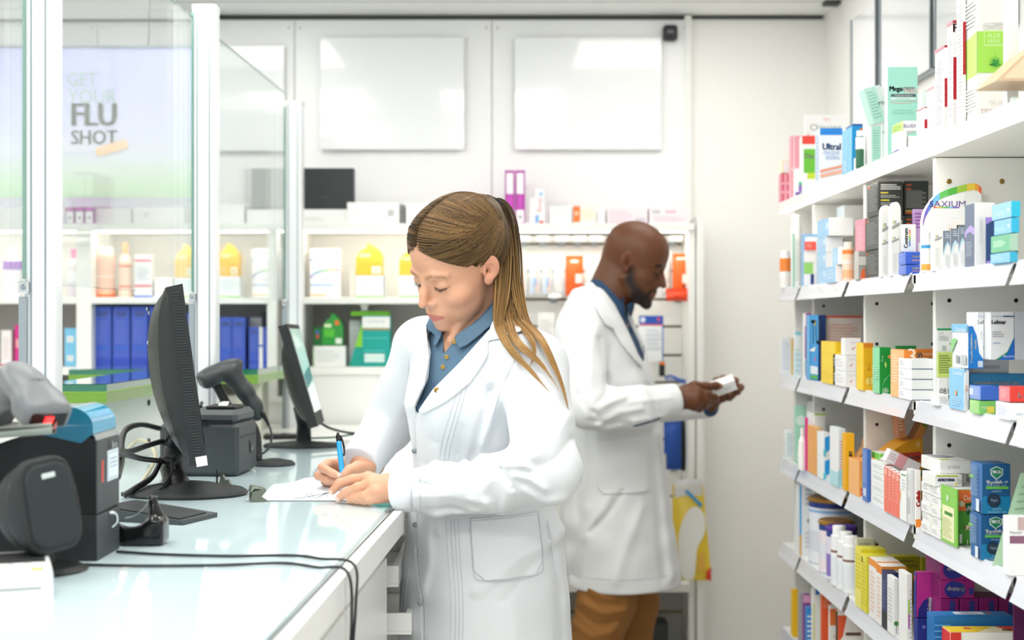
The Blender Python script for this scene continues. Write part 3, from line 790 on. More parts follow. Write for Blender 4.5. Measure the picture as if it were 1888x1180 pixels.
m = MB(); m.add(p, [(3, 2, 1, 0)], print_mat('#f3f4f4')); rel(m.build('white_sticker'), t)
m = MB(); 
for a, b in ((277.5, 570), (281, 577), (279, 632)): m.lathe([(.004, 0), (.003, .003)], alu2, n=8, M=Matrix.Translation(Vector(pt3(a, b, .02)))@Matrix.Rotation(-math.pi/2, 4, 'Y'))
rel(m.build('screws'), t)
# neck and base
nk = [W(330, 790, 2.90), W(322, 830, 2.92), W(318, 870, 2.92), (mc[0]-.022, mc[1]+.005, ZC+.012)]
def fneck(P):
    d = chain(P, nk, [.020, .019, .021, .030], .01); d = smin(d, cap(P, W(345, 800, 2.9), W(322, 800, 2.9), .018), .01)
    for pp in ((300, 815), (297, 848)): d = smin(d, cap(P, W(pp[0], pp[1], 2.9), W(318, pp[1]+3, 2.9), .0075), .004)
    return d
sdf_part('neck', fneck, np.array([mc[0]-.12, mc[1]-.09, ZC]), np.array([mc[0]+.08, mc[1]+.11, ZC+.22]), .0032, black, t)
bp = [(0, 0), (.118, 0), (.122, .005), (.117, .010)]
for i in range(6): r = .112-.012*i; bp += [(r, .0125+.0022*i), (r-.004, .0115+.0022*i)]
bp += [(.035, .026), (0, .027)]
rel(MB().lathe(bp, black2, (mc[0], mc[1], ZC), 48, sy=.78).build('base'), t)
# receipt printer -------------------------------------------------
t = thing('receipt_printer', 'dark grey receipt printer box behind the first monitor', 'printer', (px2x(380, 3.24), 3.2, ZC))
y0, y1 = 3.17, 3.36; xa, xb = px2x(290, y0), px2x(439, y0); zt = py2z(782, y0)
R_ = Matrix.Translation((xb, y0, ZC))@Matrix.Rotation(math.radians(-4), 4, 'Z')
w = xb-xa
rel(MB().box((-w, 0, .002), (0, .17, zt-ZC), dgrey, .008, M=R_).build('case'), t)
# front corner facing the aisle: chamfered
rel(MB().box((-w+.004, .004, zt-ZC-.001), (-.004, .166, zt-ZC+.030), mat('dark_grey_lid', '#474d4f', .45), .010, M=R_).build('lid'), t)
rel(MB().box((-w*.6, -.0012, .118), (-.012, .001, .122), black, M=R_).box((-.076, -.002, .128), (-.074, 0, zt-ZC), black, M=R_).box((.0, .02, .085), (.0012, .15, .088), black, M=R_).box((.0, .10, .045), (.002, .125, .075), blackg, .001, M=R_).build('seams'), t)
rel(MB().box((-.085, .04, zt-ZC+.030), (-.018, .12, zt-ZC+.038), black, .002, M=R_).add([R_@Vector(v) for v in ((-.06, .05, zt-ZC+.0385), (-.038, .05, zt-ZC+.0385), (-.040, .075, zt-ZC+.046), (-.056, .07, zt-ZC+.046))], [(0, 1, 2, 3)], mat('paper_white', '#f4f4f2', .8)).build('paper_slot'), t)
rel(MB().tube([R_@Vector((-.10, .05, zt-ZC+.035)), R_@Vector((-.10, .06, zt-ZC+.045))], .004, black, 8).build('latch'), t)
# second monitor -------------------------------------------------
yb = cd(824); mc = np.array([px2x(556, yb), yb, ZC])
t = thing('computer_monitor', 'small black monitor showing a pale screen, standing farther along the counter', 'monitor', tuple(mc))
D = 3.80
nx = [W(529, 597, D-.10), W(586, 786, D-.10), W(598, 776, D+.16), W(551, 599, D+.16)]   # near top, near bottom, far bottom, far top (front edge)
nx = [np.array(p) for p in nx]; n_ = np.cross(nx[1]-nx[0], nx[3]-nx[0]); n_ /= np.linalg.norm(n_)
if n_[0] < 0: n_ = -n_
th = .024
V = nx+[p-n_*th for p in nx]
m = MB(); m.add(V, [(0, 1, 2, 3), (7, 6, 5, 4), (0, 4, 5, 1), (1, 5, 6, 2), (2, 6, 7, 3), (3, 7, 4, 0)], black2); rel(welded(m.build('bezel')), t)
def bil(u, v): return (nx[0]*(1-u)+nx[3]*u)*(1-v)+(nx[1]*(1-u)+nx[2]*u)*v
m = MB(); q4 = [bil(a, b)+n_*.001 for a, b in ((.05, .045), (.95, .045), (.95, .87), (.05, .87))]
m.add(q4, [(0, 1, 2, 3)], mat('lcd_on', '#b9cdc9', .2, coat=.4, emit='#c4dcd8', es=.35))
q4 = [bil(a, b)+n_*.0014 for a, b in ((.10, .50), (.9, .42), (.9, .56), (.10, .64))]; m.add(q4, [(0, 1, 2, 3)], mat('lcd_teal', '#3f8d93', .3))
rel(m.build('screen'), t)
G = []
for u in np.linspace(0, 1, 14):
    row = []
    for v in np.linspace(0, 1, 14):
        b_ = (math.sin(math.pi*u)*math.sin(math.pi*v)) ** .4 if 0 < u < 1 and 0 < v < 1 else 0
        row.append(bil(.04+.92*u, .16+.80*v)-n_*(th+.036*b_))
    G.append(row)
rel(MB().grid(np.array(G), black).build('back_shell'), t)
rel(MB().tube([bil(.5, .80)-n_*.045, np.array([mc[0]+.006, mc[1], ZC+.06]), (mc[0]+.006, mc[1], ZC+.012)], [.017, .019, .022], black, 10, flat=.7).build('neck'), t)
rel(MB().lathe([(0, 0), (.105, 0), (.107, .004), (.10, .010), (.03, .017), (0, .017)], black2, tuple(mc), 40, sy=.62).build('base'), t)
# small black tablet-like pad behind the second monitor
o = MB().box((-.052, -.03, 0), (.052, .03, .014), black, .004).box((-.046, -.024, .014), (.046, .024, .0146), blackg).build('signature_pad', None, (px2x(519, 4.2), 4.2, ZC), .15)
tag(o, 'small flat black pad lying behind the base of the second monitor', 'signature pad')
# phone
o = MB().prism(rrect(.034, .068, .009), 0, .008, white2, 'xy', True).prism(rrect(.030, .058, .004), .008, .0086, mat('phone_glass', '#3f6f63', .1, coat=1), 'xy').build('mobile_phone', None, (px2x(648, 4.05), 4.03, ZC-.001), math.radians(62))
tag(o, 'small white mobile phone lying on the counter behind the pen', 'phone')
# loudspeaker ----------------------------------------------------
D = 1.90; t = thing('loudspeaker', 'small black desktop loudspeaker in front of the large label printer', 'speaker', (px2x(70, 1.97), 1.95, ZC))
ff = [W(60, 876, D), W(88, 852, D-.02), W(112, 856, D-.02), W(128, 905, D-.02), W(133, 975, D-.02), W(130, 1000, D-.02), W(100, 1011, D), W(88, 1008, D)]
c0 = W(60, 935, D)
def spl(P):
    R = basis((.80, -.60, .12), (-.20, 0, 1)); return ((P-np.array(W(70, 932, D+.02), np.float32))@np.array(R, np.float32)).astype(np.float32)
def r2(L, hy, hz, r, taper=0):
    y = np.abs(L[:, 1])-(hy-r)*(1-taper*L[:, 2]/hz); z = np.abs(L[:, 2])-(hz-r)
    return np.sqrt(np.maximum(y, 0)**2+np.maximum(z, 0)**2)+np.minimum(np.maximum(y, z), 0)-r
def fsp(P):
    L = spl(P); d = ell(L, (-.005, 0, -.002), (.058, .050, .060)); bz = smax(r2(L, .043, .064, .026, .12), np.abs(L[:, 0]-.020)-.010, .004)
    return smax(smin(d, bz, .014), L[:, 0]-.030, .003)
sdf_part('cabinet', fsp, W(62, 932, D)-.10, W(62, 932, D)+.13, .0032, black2, t)
def fgr(P):
    L = spl(P); return smax(r2(L, .037, .056, .022, .12), np.abs(L[:, 0]-.030)-.0045, .003)
sdf_part('grille', fgr, W(62, 932, D)-.09, W(62, 932, D)+.12, .0028, mat('grille_cloth', '#2b3032', .85, bump=(600, .5, .001)), t)
Rs = Matrix(basis((.80, -.60, .12), (-.20, 0, 1)).tolist()).to_4x4(); Rs.translation = Vector(W(70, 932, D+.02))
rel(MB().box((.0345, -.011, .036), (.0365, .010, .043), print_mat('#c8cccd'), .001, M=Rs).build('badge'), t)
rel(MB().lathe([(0, 0), (.060, 0), (.061, .003), (.05, .008), (.016, .012), (.014, .040), (0, .040)], black, (px2x(80, 1.985), 1.985, ZC), 32).build('foot'), t)
# card terminal -------------------------------------------------
t = thing('card_terminal', 'white card payment terminal with a dark screen at the near corner of the counter', 'card reader', (-.641, 1.848, ZC), math.radians(20))
MB().prism(rrect(.040, .085, .014), .0, .030, white2, 'xy', True).prism(rrect(.038, .083, .013), .030, .036, white2, 'xy', True).build('body', t)
MB().prism([(a, b+.030) for a, b in rrect(.033, .042, .003)], .036, .0368, black2, 'xy').build('screen', t)
m = MB()
for i in range(3):
    for j in range(4): m.box((-.028+i*.021, -.076+j*.014, .036), (-.014+i*.021, -.067+j*.014, .0382), print_mat('#ececea' if (i, j) != (2, 0) else '#f1e04a'), .001)
m.build('keypad', t)
MB().box((-.026, -.0862, .014), (.026, -.0848, .0165), print_mat('#8d8f90')).build('card_slot', t)
# tape dispenser ------------------------------------------------
D = 2.20; t = thing('tape_dispenser', 'glossy black tape dispenser beside the label printer', 'tape dispenser', (px2x(262, D), D, ZC))
def ftd(P):
    d = lbox(P, (px2x(258, D), D+.02, ZC+.021), (.036, .024, .021), .006)
    d = smin(d, chain(P, [W(272, 985, D+.02), W(281, 950, D+.02), W(280, 922, D+.02)], [.022, .014, .0085], .01), .012)
    d = smax(d, -cap(P, W(243, 940, D-.1), W(243, 940, D+.2), .026), .008)
    return d
sdf_part('body', ftd, np.array([px2x(258, D)-.07, D-.03, ZC]), np.array([px2x(258, D)+.08, D+.08, ZC+.10]), .0028, blackg, t)
R_ = Matrix.Translation(Vector(W(281, 950, D-.004)))
rel(MB().box(W(277, 920, D), W(290, 916, D+.04), chrome, .001).build('cutter_blade'), t)
rel(MB().tube(bez([W(232, 955, D+.02), W(250, 950, D+.02), W(266, 936, D+.02), W(278, 920, D+.02)], 10), .009, mat('clear_tape', '#a8b6ae', .2, alpha=.6), 6, flat=.08).build('tape_strip'), t)
# keyboard-like wedge behind
t = thing('cash_keypad', 'flat dark grey wedge-shaped keypad between the printer and the monitor base', 'keypad', (px2x(285, 2.50), 2.50, ZC), math.radians(-20))
MB().prism([(-.08, 0), (.09, 0), (.09, .008), (-.08, .024)], -.05, .06, mat('pad_grey', '#3f4446', .5), 'xz').build('body', t)
MB().prism([(-.074, .0242), (.080, .0098), (.080, .0110), (-.074, .0255)], -.045, .040, mat('pad_dark', '#2c3032', .6), 'xz').build('pad', t)
# papers, clip ----------------------------------------------------
papm = mat('paper_white', '#f4f4f2', .8); papb = mat('paper_blueish', '#e3ecf6', .7)
yA = cd(926)
def sheet(name, c4, m, lift, n=24):
    G = []
    for i in range(n):
        u = i/(n-1); row = []
        for j in range(10):
            v = j/9; p = (np.array(c4[0])*(1-u)+np.array(c4[1])*u)*(1-v)+(np.array(c4[3])*(1-u)+np.array(c4[2])*u)*v
            row.append((p[0], p[1], ZC+lift(u, v)))
        G.append(row)
    G = np.array(G); mb = MB().grid(G, m); mb.grid(G[:, ::-1]+np.array([0, 0, -.0003]), m); return mb
pA = W(452, 921, cd(921)); 
c4 = [(px2x(470, 2.745), 2.745), (px2x(668, 2.745), 2.745), (px2x(690, 3.10), 3.10), (px2x(505, 3.02), 3.02)]
o = sheet('paper_sheet', c4, papb, lambda u, v: .0015+.0*u+.028*v*math.sin(min(1, u*1.1)*1.5)**2).build('paper_sheet')
tag(o, 'top sheet of printed paper curling up under the writing hand', 'paper')
m = MB(); 
def on(u, v): 
    p = (np.array(c4[0])*(1-u)+np.array(c4[1])*u)*(1-v)+(np.array(c4[3])*(1-u)+np.array(c4[2])*u)*v; return (p[0], p[1], ZC+.0022+.028*v*math.sin(min(1, u*1.1)*1.5)**2)
for ln in (((.42, .28), (.50, .10), (.53, .13), (.46, .30)), ((.36, .05), (.60, .20), (.72, .22)), ((.55, .05), (.63, .22), (.66, .1)), ((.60, .22), (.76, .30))):
    m.tube([on(*p) for p in ln], .0005, print_mat('#55606a'), 4, False)
m.build('pen_marks', o)
c5 = [(px2x(452, 2.76), 2.765), (px2x(640, 2.76), 2.765), (px2x(660, 3.12), 3.12), (px2x(560, 3.13), 3.14)]
o = sheet('paper_sheet', c5, papm, lambda u, v: .0008+.012*v*u).build('paper_sheet'); tag(o, 'white sheet of paper lying beneath the curled printed sheet', 'paper')
t = thing('bulldog_clip', 'steel bulldog clip gripping the corner of the papers beside the monitor base', 'clip', (px2x(478, 2.76), 2.75, ZC))
R_ = Matrix.Rotation(math.radians(18), 4, 'Z'); st = mat('clip_steel', '#6f7468', .28, metal=.8)
MB().prism([(-.016, .0), (-.014, .020), (.010, .026), (.014, .022), (.004, .010), (.014, .003), (.012, .0)], -.018, .018, st, 'xz', M=R_).build('clip_body', t)
MB().prism([(-.017, .019), (-.014, .030), (-.010, .030), (.012, .025), (.012, .0235), (-.010, .026)], -.017, .017, mat('clip_steel2', '#8d9284', .3, metal=.8), 'xz', M=R_).build('clip_jaw', t)
sp = [(.0+.004*math.cos(a*6), -.012+.024*a/6.28, .014+.004*math.sin(a*6)) for a in np.linspace(0, 6.28, 90)]
MB().tube([R_@Vector(p) for p in sp], .0008, chrome, 4).build('spring', t)
# little metal clip between base and printer
t = thing('paper_clip', 'small metal desk clip standing behind the base of the first monitor', 'clip', (px2x(408, 3.02), 3.02, ZC))
MB().tube(bez([(-.008, 0, 0), (-.009, 0, .030), (-.008, 0, .0)], 8), .0012, black, 6).box((-.011, -.002, 0), (-.008, .002, .034), black, .0005).build('clip_arm', t)
MB().prism([(-.004, 0), (.0, .020), (.004, .022), (.010, .010), (.016, .012), (.020, 0)], -.008, .008, st, 'xz').build('clip_jaw', t)
# cables ---------------------------------------------------------
def cable(name, pts, r, label, n=60, m=black, cat='cable'):
    o = MB().tube(bez(pts, n), r, m, 6).build(name); tag(o, label, cat); return o
def cp(px, py, dz=.003): d = (HC-ZC-dz)*F/(py-590); return W(px, py, d)
cable('power_cable', [cp(215, 1017), cp(300, 1022), cp(420, 1025), cp(540, 1024), cp(590, 1030), np.array([cx(2.02)+.022, 2.02, ZC+.003]), np.array([cx(2.0)+.028, 2.0, ZC-.05]), np.array([cx(1.98)+.024, 1.98, ZC-.16]), np.array([cx(1.96)+.026, 1.965, ZC-.36])], .0022, 'thin black cable running from the tape dispenser and over the counter edge')
cable('power_cable', [cp(150, 1041), cp(260, 1043), cp(400, 1042), cp(520, 1038), cp(585, 1046), np.array([cx(1.96)+.022, 1.96, ZC+.003]), np.array([cx(1.95)+.030, 1.95, ZC-.06]), np.array([cx(1.95)+.024, 1.945, ZC-.17]), np.array([cx(1.95)+.030, 1.94, ZC-.30])], .0022, 'thin black cable running from the loudspeaker foot and over the counter edge')
cable('power_cable', [W(294, 790, 3.15), W(262, 783, 3.0), W(235, 790, 2.7), W(224, 812, 2.5), W(223, 850, 2.3), W(216, 880, 2.19)], .006, 'thick black cable looping up from the printer to the receipt printer')
cable('power_cable', [W(300, 813, 2.9), W(270, 822, 2.75), W(240, 832, 2.5), W(214, 832, 2.19)], .0055, 'black cable from the monitor neck down to the label printer')
cable('power_cable', [W(297, 850, 2.9), W(262, 846, 2.7), W(230, 838, 2.4), W(214, 838, 2.19)], .0055, 'lower black cable from the monitor neck curving down to the printer')
cable('power_cable', [W(294, 855, 2.9), W(280, 880, 2.85), W(250, 900, 2.8), cp(228, 914, .006)], .006, 'black cable dropping from the monitor neck to the counter top')
cable('power_cable', [cp(224, 911, .006), cp(270, 909, .008), W(300, 898, 2.80), W(318, 870, 2.87), W(316, 850, 2.88)], .0045, 'dark grey cable curving around the foot of the monitor neck')
cable('power_cable', [W(235, 828, 3.3), W(255, 812, 3.3), W(276, 820, 3.2), W(286, 846, 3.1), cp(262, 890, .004)], .004, 'pale beige cable behind the monitor against the white panel', m=mat('beige_cable', '#c6c0a6', .5))
cable('power_cable', [W(588, 778, 3.86), W(610, 790, 3.9), W(645, 798, 3.95), W(690, 800, 4.0)], .0035, 'black cable running from the second monitor towards the woman')
cable('power_cable', [W(575, 808, 3.9), W(620, 806, 3.95), W(650, 801, 3.98), W(692, 797, 4.02)], .0028, 'thin dark green cable lying behind the second monitor base', m=print_mat('#2a5a4a'))
# ---------------------------------------------------------------- goods: shared builder
def face_fn(lo, hi, f):
    """(u,v in 0..1, off) -> point on a face of the box; F front, S left side, T top, R right side"""
    (x0, y0, z0), (x1, y1, z1) = lo, hi
    if f == 'F': return lambda u, v, o: (x0+u*(x1-x0), y0-o, z0+v*(z1-z0)), x1-x0, z1-z0
    if f == 'S': return lambda u, v, o: (x0-o, y1+u*(y0-y1), z0+v*(z1-z0)), y1-y0, z1-z0
    if f == 'T': return lambda u, v, o: (x0+u*(x1-x0), y0+v*(y1-y0), z1+o), x1-x0, y1-y0
    return lambda u, v, o: (x1+o, y0+u*(y1-y0), z0+v*(z1-z0)), y1-y0, z1-z0
_lay = [0]
def decals(mb, lo, hi, dec):
    n = 0
    for dd in dec:
        n += 1; kind, f = dd[0], dd[1]; fn, W_, H_ = face_fn(lo, hi, f); off = .0003+.00022*n
        if kind == 'r':
            u0, v0, u1, v1, c = dd[2:7]; mb.flat([(u0, v0), (u1, v0), (u1, v1), (u0, v1)], fn, print_mat(c), off)
        elif kind == 'q': mb.flat(dd[2], fn, print_mat(dd[3]), off)
        elif kind == 'c':
            u, v, r, c = dd[2:6]; r = min(r, min(u, 1-u)*W_/H_, min(v, 1-v)); mb.flat([(u+r/W_*H_*math.cos(a), v+r*math.sin(a)) for a in np.linspace(0, 2*math.pi, 17)[:-1]], fn, print_mat(c), off)
        elif kind == 'l':      # lines of small print
            u0, v0, u1, v1, k, c = dd[2:8]; m = print_mat(c)
            for i in range(k):
                va = v1-(i+.15)*(v1-v0)/k; vb = v1-(i+.65)*(v1-v0)/k; ue = u0+(u1-u0)*(1 if i % 3 else .8)
                mb.flat([(u0, vb), (ue, vb), (ue, va), (u0, va)], fn, m, off)
        elif kind == 't':
            s, u, v, h, c = dd[2:7]; rot = dd[7] if len(dd) > 7 else 0; mw = dd[8] if len(dd) > 8 else .92; b = dd[9] if len(dd) > 9 else 0
            g = lambda a, b_, o, fn=fn, u=u, v=v: fn(u+a/W_, v+b_/H_, o)
            span = (H_ if abs(math.sin(rot)) > .7 else W_)
            mb.text(s, g, 0, 0, h*(W_ if abs(math.sin(rot)) > .7 else H_), print_mat(c), rot=rot, maxw=mw*span, off=off, bold=b)
def carton(name, lo, hi, cf, cs=None, ct=None, dec=(), label=None, cat='box', group=None, parent=None, ch=.0008):
    """a printed carton standing on its base, local origin at the base's near-left corner"""
    lo = np.array(lo, float); hi = np.array(hi, float); o = lo.copy(); hi = hi-lo; lo = lo*0
    mb = MB().box(lo, hi, print_mat(cf), ch)
    L = tuple(lo); H = tuple(hi)
    if cs: mb.flat([(0.01, .005), (.99, .005), (.99, .995), (.01, .995)], face_fn(L, H, 'S')[0], print_mat(cs), .0002)
    if ct: mb.flat([(0.01, .01), (.99, .01), (.99, .99), (.01, .99)], face_fn(L, H, 'T')[0], print_mat(ct), .0002)
    # closing flap seam on top
    mb.flat([(.02, .02), (.98, .02), (.98, .035), (.02, .035)], face_fn(L, H, 'T')[0], print_mat('#d9d9d4' if cf in ('#f4f4f2', '#ffffff', '#f7f7f7') else cf), .00035)
    decals(mb, L, H, dec)
    ob = mb.build(name, parent, tuple(o))
    if label: tag(ob, label, cat, group)
    return ob
BD = 4.85
def bb(lv, x0, x1, yt, label, cf, dec=(), dep=.09, d=BD, z0=None, name='medicine_box', cat='box', group=None, cs=None, ct=None, yb=None):
    z = LV[lv]+.0003 if z0 is None else z0
    if yb is not None: z = py2z(yb, d)
    lo = (px2x(x0, d), d, z); hi = (px2x(x1, d), d+dep, py2z(yt, d))
    return carton(name, lo, hi, cf, cs, ct, dec, label, cat, group)
ftop = lambda lv, py, d=BD: py2z(py, d)
WH = '#f4f4f2'
# ---- top of the back unit
zst = py2z(386, BD)
bb(0, 552, 640, 386, 'plain white carton lying under the black flat case on the back unit', WH, [('l', 'F', .1, .2, .5, .5, 3, '#e2e2de')], .2)
bb(0, 557, 652, 310, 'black flat case standing on a white carton on top of the back unit', '#2c2f30', [('t', 'F', 'omno', .45, .3, .05, '#5a5d5e')], .05, z0=zst+.0005, name='instrument_case', cat='case')
bb(0, 640, 736, 373, 'white carton with a small grey square, right of the black case', WH, [('r', 'F', .78, .35, .9, .65, '#c4c6c4')], .15, d=4.82)
bb(0, 739, 745, 377, 'narrow dark grey folder edge between two white cartons', '#8f918e', (), .1, name='folder', cat='folder')  # solid grey strip coloured as the shade in the gap
bb(0, 748, 822, 374, 'white carton on the back unit just behind the top of the woman\'s head', WH, (), .15)
zg = py2z(386, BD)
bb(0, 455, 536, 386, 'plain white carton under the pale grey case behind the glass', WH, (), .2)
bb(0, 464, 527, 310, 'pale grey flat case standing behind the glass, left of the black case', '#b9bbb9', [('r', 'F', .02, .02, .98, .05, '#a0a3a0')], .05, z0=zg+.0005, name='instrument_case', cat='case')
bb(0, 380, 450, 378, 'white carton on the back unit just right of the middle post', WH, [('r', 'F', .1, .3, .3, .6, '#dcdedc')], .15)
bb(0, 245, 345, 380, 'long white carton on the back unit left of the middle post', WH, [('r', 'F', .2, .35, .3, .65, '#dedfdd'), ('r', 'F', .95, .02, .99, .98, '#c9cbc9')], .15)
bb(0, 176, 242, 384, 'white carton on the back unit right of the purple files', WH, (), .15)
bb(0, -40, 55, 382, 'white carton on the back unit at the picture\'s left edge', WH, (), .15)
mag = '#b12aa0'
def binder(x0, x1, yt, label, g, col=mag, dd=4.83):
    w = .5
    return bb(0, x0, x1, yt, label, col, [('r', 'F', .15, .56, .85, .95, '#f3f1f3'), ('r', 'F', .12, .02, .88, .26, '#f3f1f3'), ('c', 'F', .5, .13, .03, '#8a8a8c'), ('r', 'F', .2, .28, .8, .54, '#c64ab8'), ('r', 'F', .02, .0, .08, 1, '#93208a')], .2, d=dd, name='file_box', cat='file', group=g)
binder(931, 949, 314, 'magenta file box with white labels, the one nearer the woman\'s ponytail', 'magenta file boxes')
binder(950, 968, 314, 'magenta file box with white labels, the one farther from the woman\'s ponytail', 'magenta file boxes')
for i in range(3): binder(120+18*i, 137+18*i, 325, 'purple file box with white labels seen through the poster below the lettering', 'purple file boxes behind the poster', '#8c2b80')  # solid boxes standing in for a mirrored view of the magenta files
bb(0, 975, 985, 365, 'slim white box standing right of the magenta files', WH, (), .05)
bb(0, 985, 1004, 348, 'slim white box with pink and blue print standing up beside the magenta files', '#f7f3f3', [('t', 'F', 'Biosy', .5, .55, .45, '#e88a96', math.pi/2, .6), ('r', 'F', .1, .04, .45, .26, '#7fb0e0'), ('r', 'F', .5, .03, .9, .10, '#e0504a'), ('r', 'F', .5, .8, .8, .9, '#8fc4f0')], .05)
bb(0, 1014, 1052, 381, 'small white box left of the orange-ended carton', '#f6f5f2', [('l', 'F', .1, .3, .9, .8, 3, '#e8e6e0')], .08)
bb(0, 1057, 1099, 380, 'cream carton with an orange end on top of the back unit', '#f4efe2', [('r', 'F', 0, .12, .3, 1, '#ef7a3a'), ('l', 'F', .35, .2, .9, .8, 4, '#eadfc4'), ('c', 'F', .14, .6, .12, '#f7c4a0')], .08)
bb(0, 1101, 1116, 389, 'tiny white box between the orange-ended and the pale pink cartons', WH, [('r', 'F', .3, .2, .5, .8, '#dcdce4')], .05)
bb(0, 1120, 1194, 383, 'pale pink carton above the man\'s head', '#f2e6ec', [('l', 'F', .05, .1, .6, .8, 4, '#ecd4df'), ('r', 'F', .7, .15, .95, .35, '#cfc9d0'), ('r', 'F', .0, .0, 1, .08, '#e6c4d4')], .16, d=4.81)
bb(0, 1197, 1271, 382, 'pale pink carton at the right end of the back unit', '#f4e9ee', [('r', 'F', .07, .62, .27, .82, '#c9c6cb'), ('r', 'F', .4, .65, .66, .8, '#f2b9cb'), ('l', 'F', .1, .1, .9, .45, 3, '#eed8e2')], .16, d=4.81)
# ---- second shelf
def flame(px0, px1, yt, yb, label, col, d=BD, stripe=None):
    x0, x1, zb, zt = px2x(px0, d), px2x(px1, d), py2z(yb, d), py2z(yt, d)
    w, h = x1-x0, zt-zb
    P = [(0, 0), (w, 0), (w, .55*h), (.93*w, .72*h), (.8*w, .83*h), (.62*w, .93*h), (.42*w, h), (.40*w, .84*h), (.22*w, .78*h), (.08*w, .66*h), (0, .5*h)]
    m = MB().prism(P, 0, .05, print_mat(col), 'xz')
    f = lambda u, v, o: (u*w, -o, v*h)
    for i, (a, b, c, e, cc) in enumerate(stripe or ()): m.flat([(a, b), (c, b), (c, e), (a, e)], f, print_mat(cc), .0006+.0003*i)
    return tag(m.build('flame_carton', None, (x0, d, zb+.0004)), label, 'box')
ys = [(.1, .35, .9, .37, '#e9b02a'), (.6, .05, .95, .28, '#f6efd8'), (.66, .09, .89, .22, '#e3dcc6'), (.14, .55, .55, .68, '#f8e3a0')]
z_ = LV[1]
def yel(a, b, yt, ym, nm, col='#efc040'):
    flame(a, b, yt, ym, nm[0], col, stripe=ys)
    bb(1, a, b+4, ym, nm[1], '#eef2f4', [('r', 'F', 0, 0, 1, .08, '#7fd44f'), ('l', 'F', .1, .2, .85, .85, 5, '#d7e2ea'), ('r', 'F', .96, .0, 1, 1, '#7f8b90')], .06)
yel(656, 705, 448, 508, ('yellow flame-topped carton left of the woman\'s forehead', 'white carton with a green base line under the unobscured yellow flame carton'))
yel(736, 775, 458, 508, ('yellow flame-topped carton half hidden by the woman\'s forehead', 'pale blue-white carton under the yellow carton behind the woman\'s forehead'))
yel(403, 440, 448, 510, ('deep yellow flame-topped carton beside the middle post', 'grey-white carton under the yellow carton beside the middle post'), '#efb92c')
yel(322, 360, 450, 512, ('yellow flame-topped carton seen through the glass left of the middle post', 'pale blue carton under the yellow carton left of the middle post'), '#f4ca45')
def saxb(x0, x1, yt, label, g=None):
    arc = lambda v0, s: [('q', 'F', [(.0, v0-.10), (.12, v0-.01), (.12, v0+.02), (.0, v0-.06)], '#6a6fd0'), ('q', 'F', [(.12, v0-.01), (.35, v0+.05), (.35, v0+.075), (.12, v0+.02)], '#3f9ac0'), ('q', 'F', [(.35, v0+.05), (.6, v0+.075), (.6, v0+.10), (.35, v0+.075)], '#57c06a'), ('q', 'F', [(.6, v0+.075), (.82, v0+.08), (.82, v0+.10), (.6, v0+.10)], '#f0d24a'), ('q', 'F', [(.82, v0+.08), (1, v0+.075), (1, v0+.095), (.82, v0+.10)], '#ef6a4a')]
    return bb(1, x0, x1, yt, label, '#f5f6f8', arc(.83, 1)+arc(.48, 1)+[('r', 'F', .0, .24, .8, .265, '#8fb8e6'), ('r', 'F', .0, .03, .55, .06, '#f0b060'), ('t', 'F', 'SAXIUM', .5, .70, .05, '#b9b5cc'), ('t', 'F', 'SAXIUM', .5, .36, .05, '#b9b5cc')], .08, group=g)
saxb(572, 627, 459, 'white carton with rainbow curves between the farthest post and the yellow carton')
saxb(465, 518, 459, 'white carton with rainbow curves left of the farthest post')
bb(1, 645, 655, 500, 'sliver of a pale carton left of the yellow flame carton', '#f3eee2', (), .05, d=4.9)
def bottle(px, w, yt, yb_lv, label, body, capc, d=BD, sh='pump', band=None, z=None, name='bottle', cat='bottle'):
    z0 = (LV[yb_lv] if z is None else z)+.0004; k = d/F; R = w*k/2; H = py2z(yt, d)-z0
    t = thing(name, label, cat, (px2x(px, d), d+R, z0))
    if sh == 'tube': prof = [(R*.9, 0), (R, .004), (R, .82*H), (R*.97, .84*H)]; cp_ = [(R*.8, .84*H), (R*.8, H-.002), (R*.7, H)]
    elif sh == 'round': prof = [(R*.85, 0), (R, .01), (R*1.0, .5*H), (R*.9, .68*H), (R*.45, .80*H)]; cp_ = [(R*.42, .80*H), (R*.42, H-.002), (R*.36, H)]
    else: prof = [(R*.92, 0), (R, .006), (R, .66*H), (R*.8, .74*H), (R*.35, .78*H)]; cp_ = [(R*.36, .78*H), (R*.36, .86*H), (R*.14, .87*H), (R*.14, .94*H), (R*.55, .95*H), (R*.55, H)]
    MB().lathe(prof, print_mat(body), n=20).build('body', t)
    MB().lathe(cp_, print_mat(capc), n=14).build('cap', t)
    if band:
        m = MB()
        for (a, b, c) in band: m.lathe([(R*1.01, a*H), (R*1.012, b*H)], print_mat(c), n=20)
        m.build('printed_band', t)
    return t
bottle(18, 36, 455, 1, 'large white bottle with a purple shoulder at the picture\'s left edge', '#f1f0f4', '#eeeef2', sh='round', band=[(.55, .72, '#9a55c4'), (.02, .5, '#f8f8fb')])
bottle(31, 12, 495, 1, 'slim magenta bottle just behind the large purple-shouldered bottle', '#b92b8f', '#f0f0f0', sh='tube', d=4.95)
bottle(53, 12, 474, 1, 'slim lilac bottle left of the nearest post', '#dcd6ea', '#b9b4cc', sh='tube')
bottle(132, 24, 458, 1, 'grey bottle with a pink cap just right of the nearest post', '#d6d1d8', '#f0609a', sh='round', band=[(.3, .55, '#efedf2')])
bottle(190, 36, 455, 1, 'stout peach bottle with a white cap behind the glass', '#f3b79c', '#e9e6e0', sh='tube', band=[(.40, .43, '#fbe9e0'), (.0, .06, '#f2743c')])
bottle(228, 24, 448, 1, 'peach bottle with an orange cap next to the stout peach one', '#f6d3bf', '#f5935c', sh='round', band=[(.18, .22, '#ee6a3a'), (.56, .60, '#ee6a3a')])
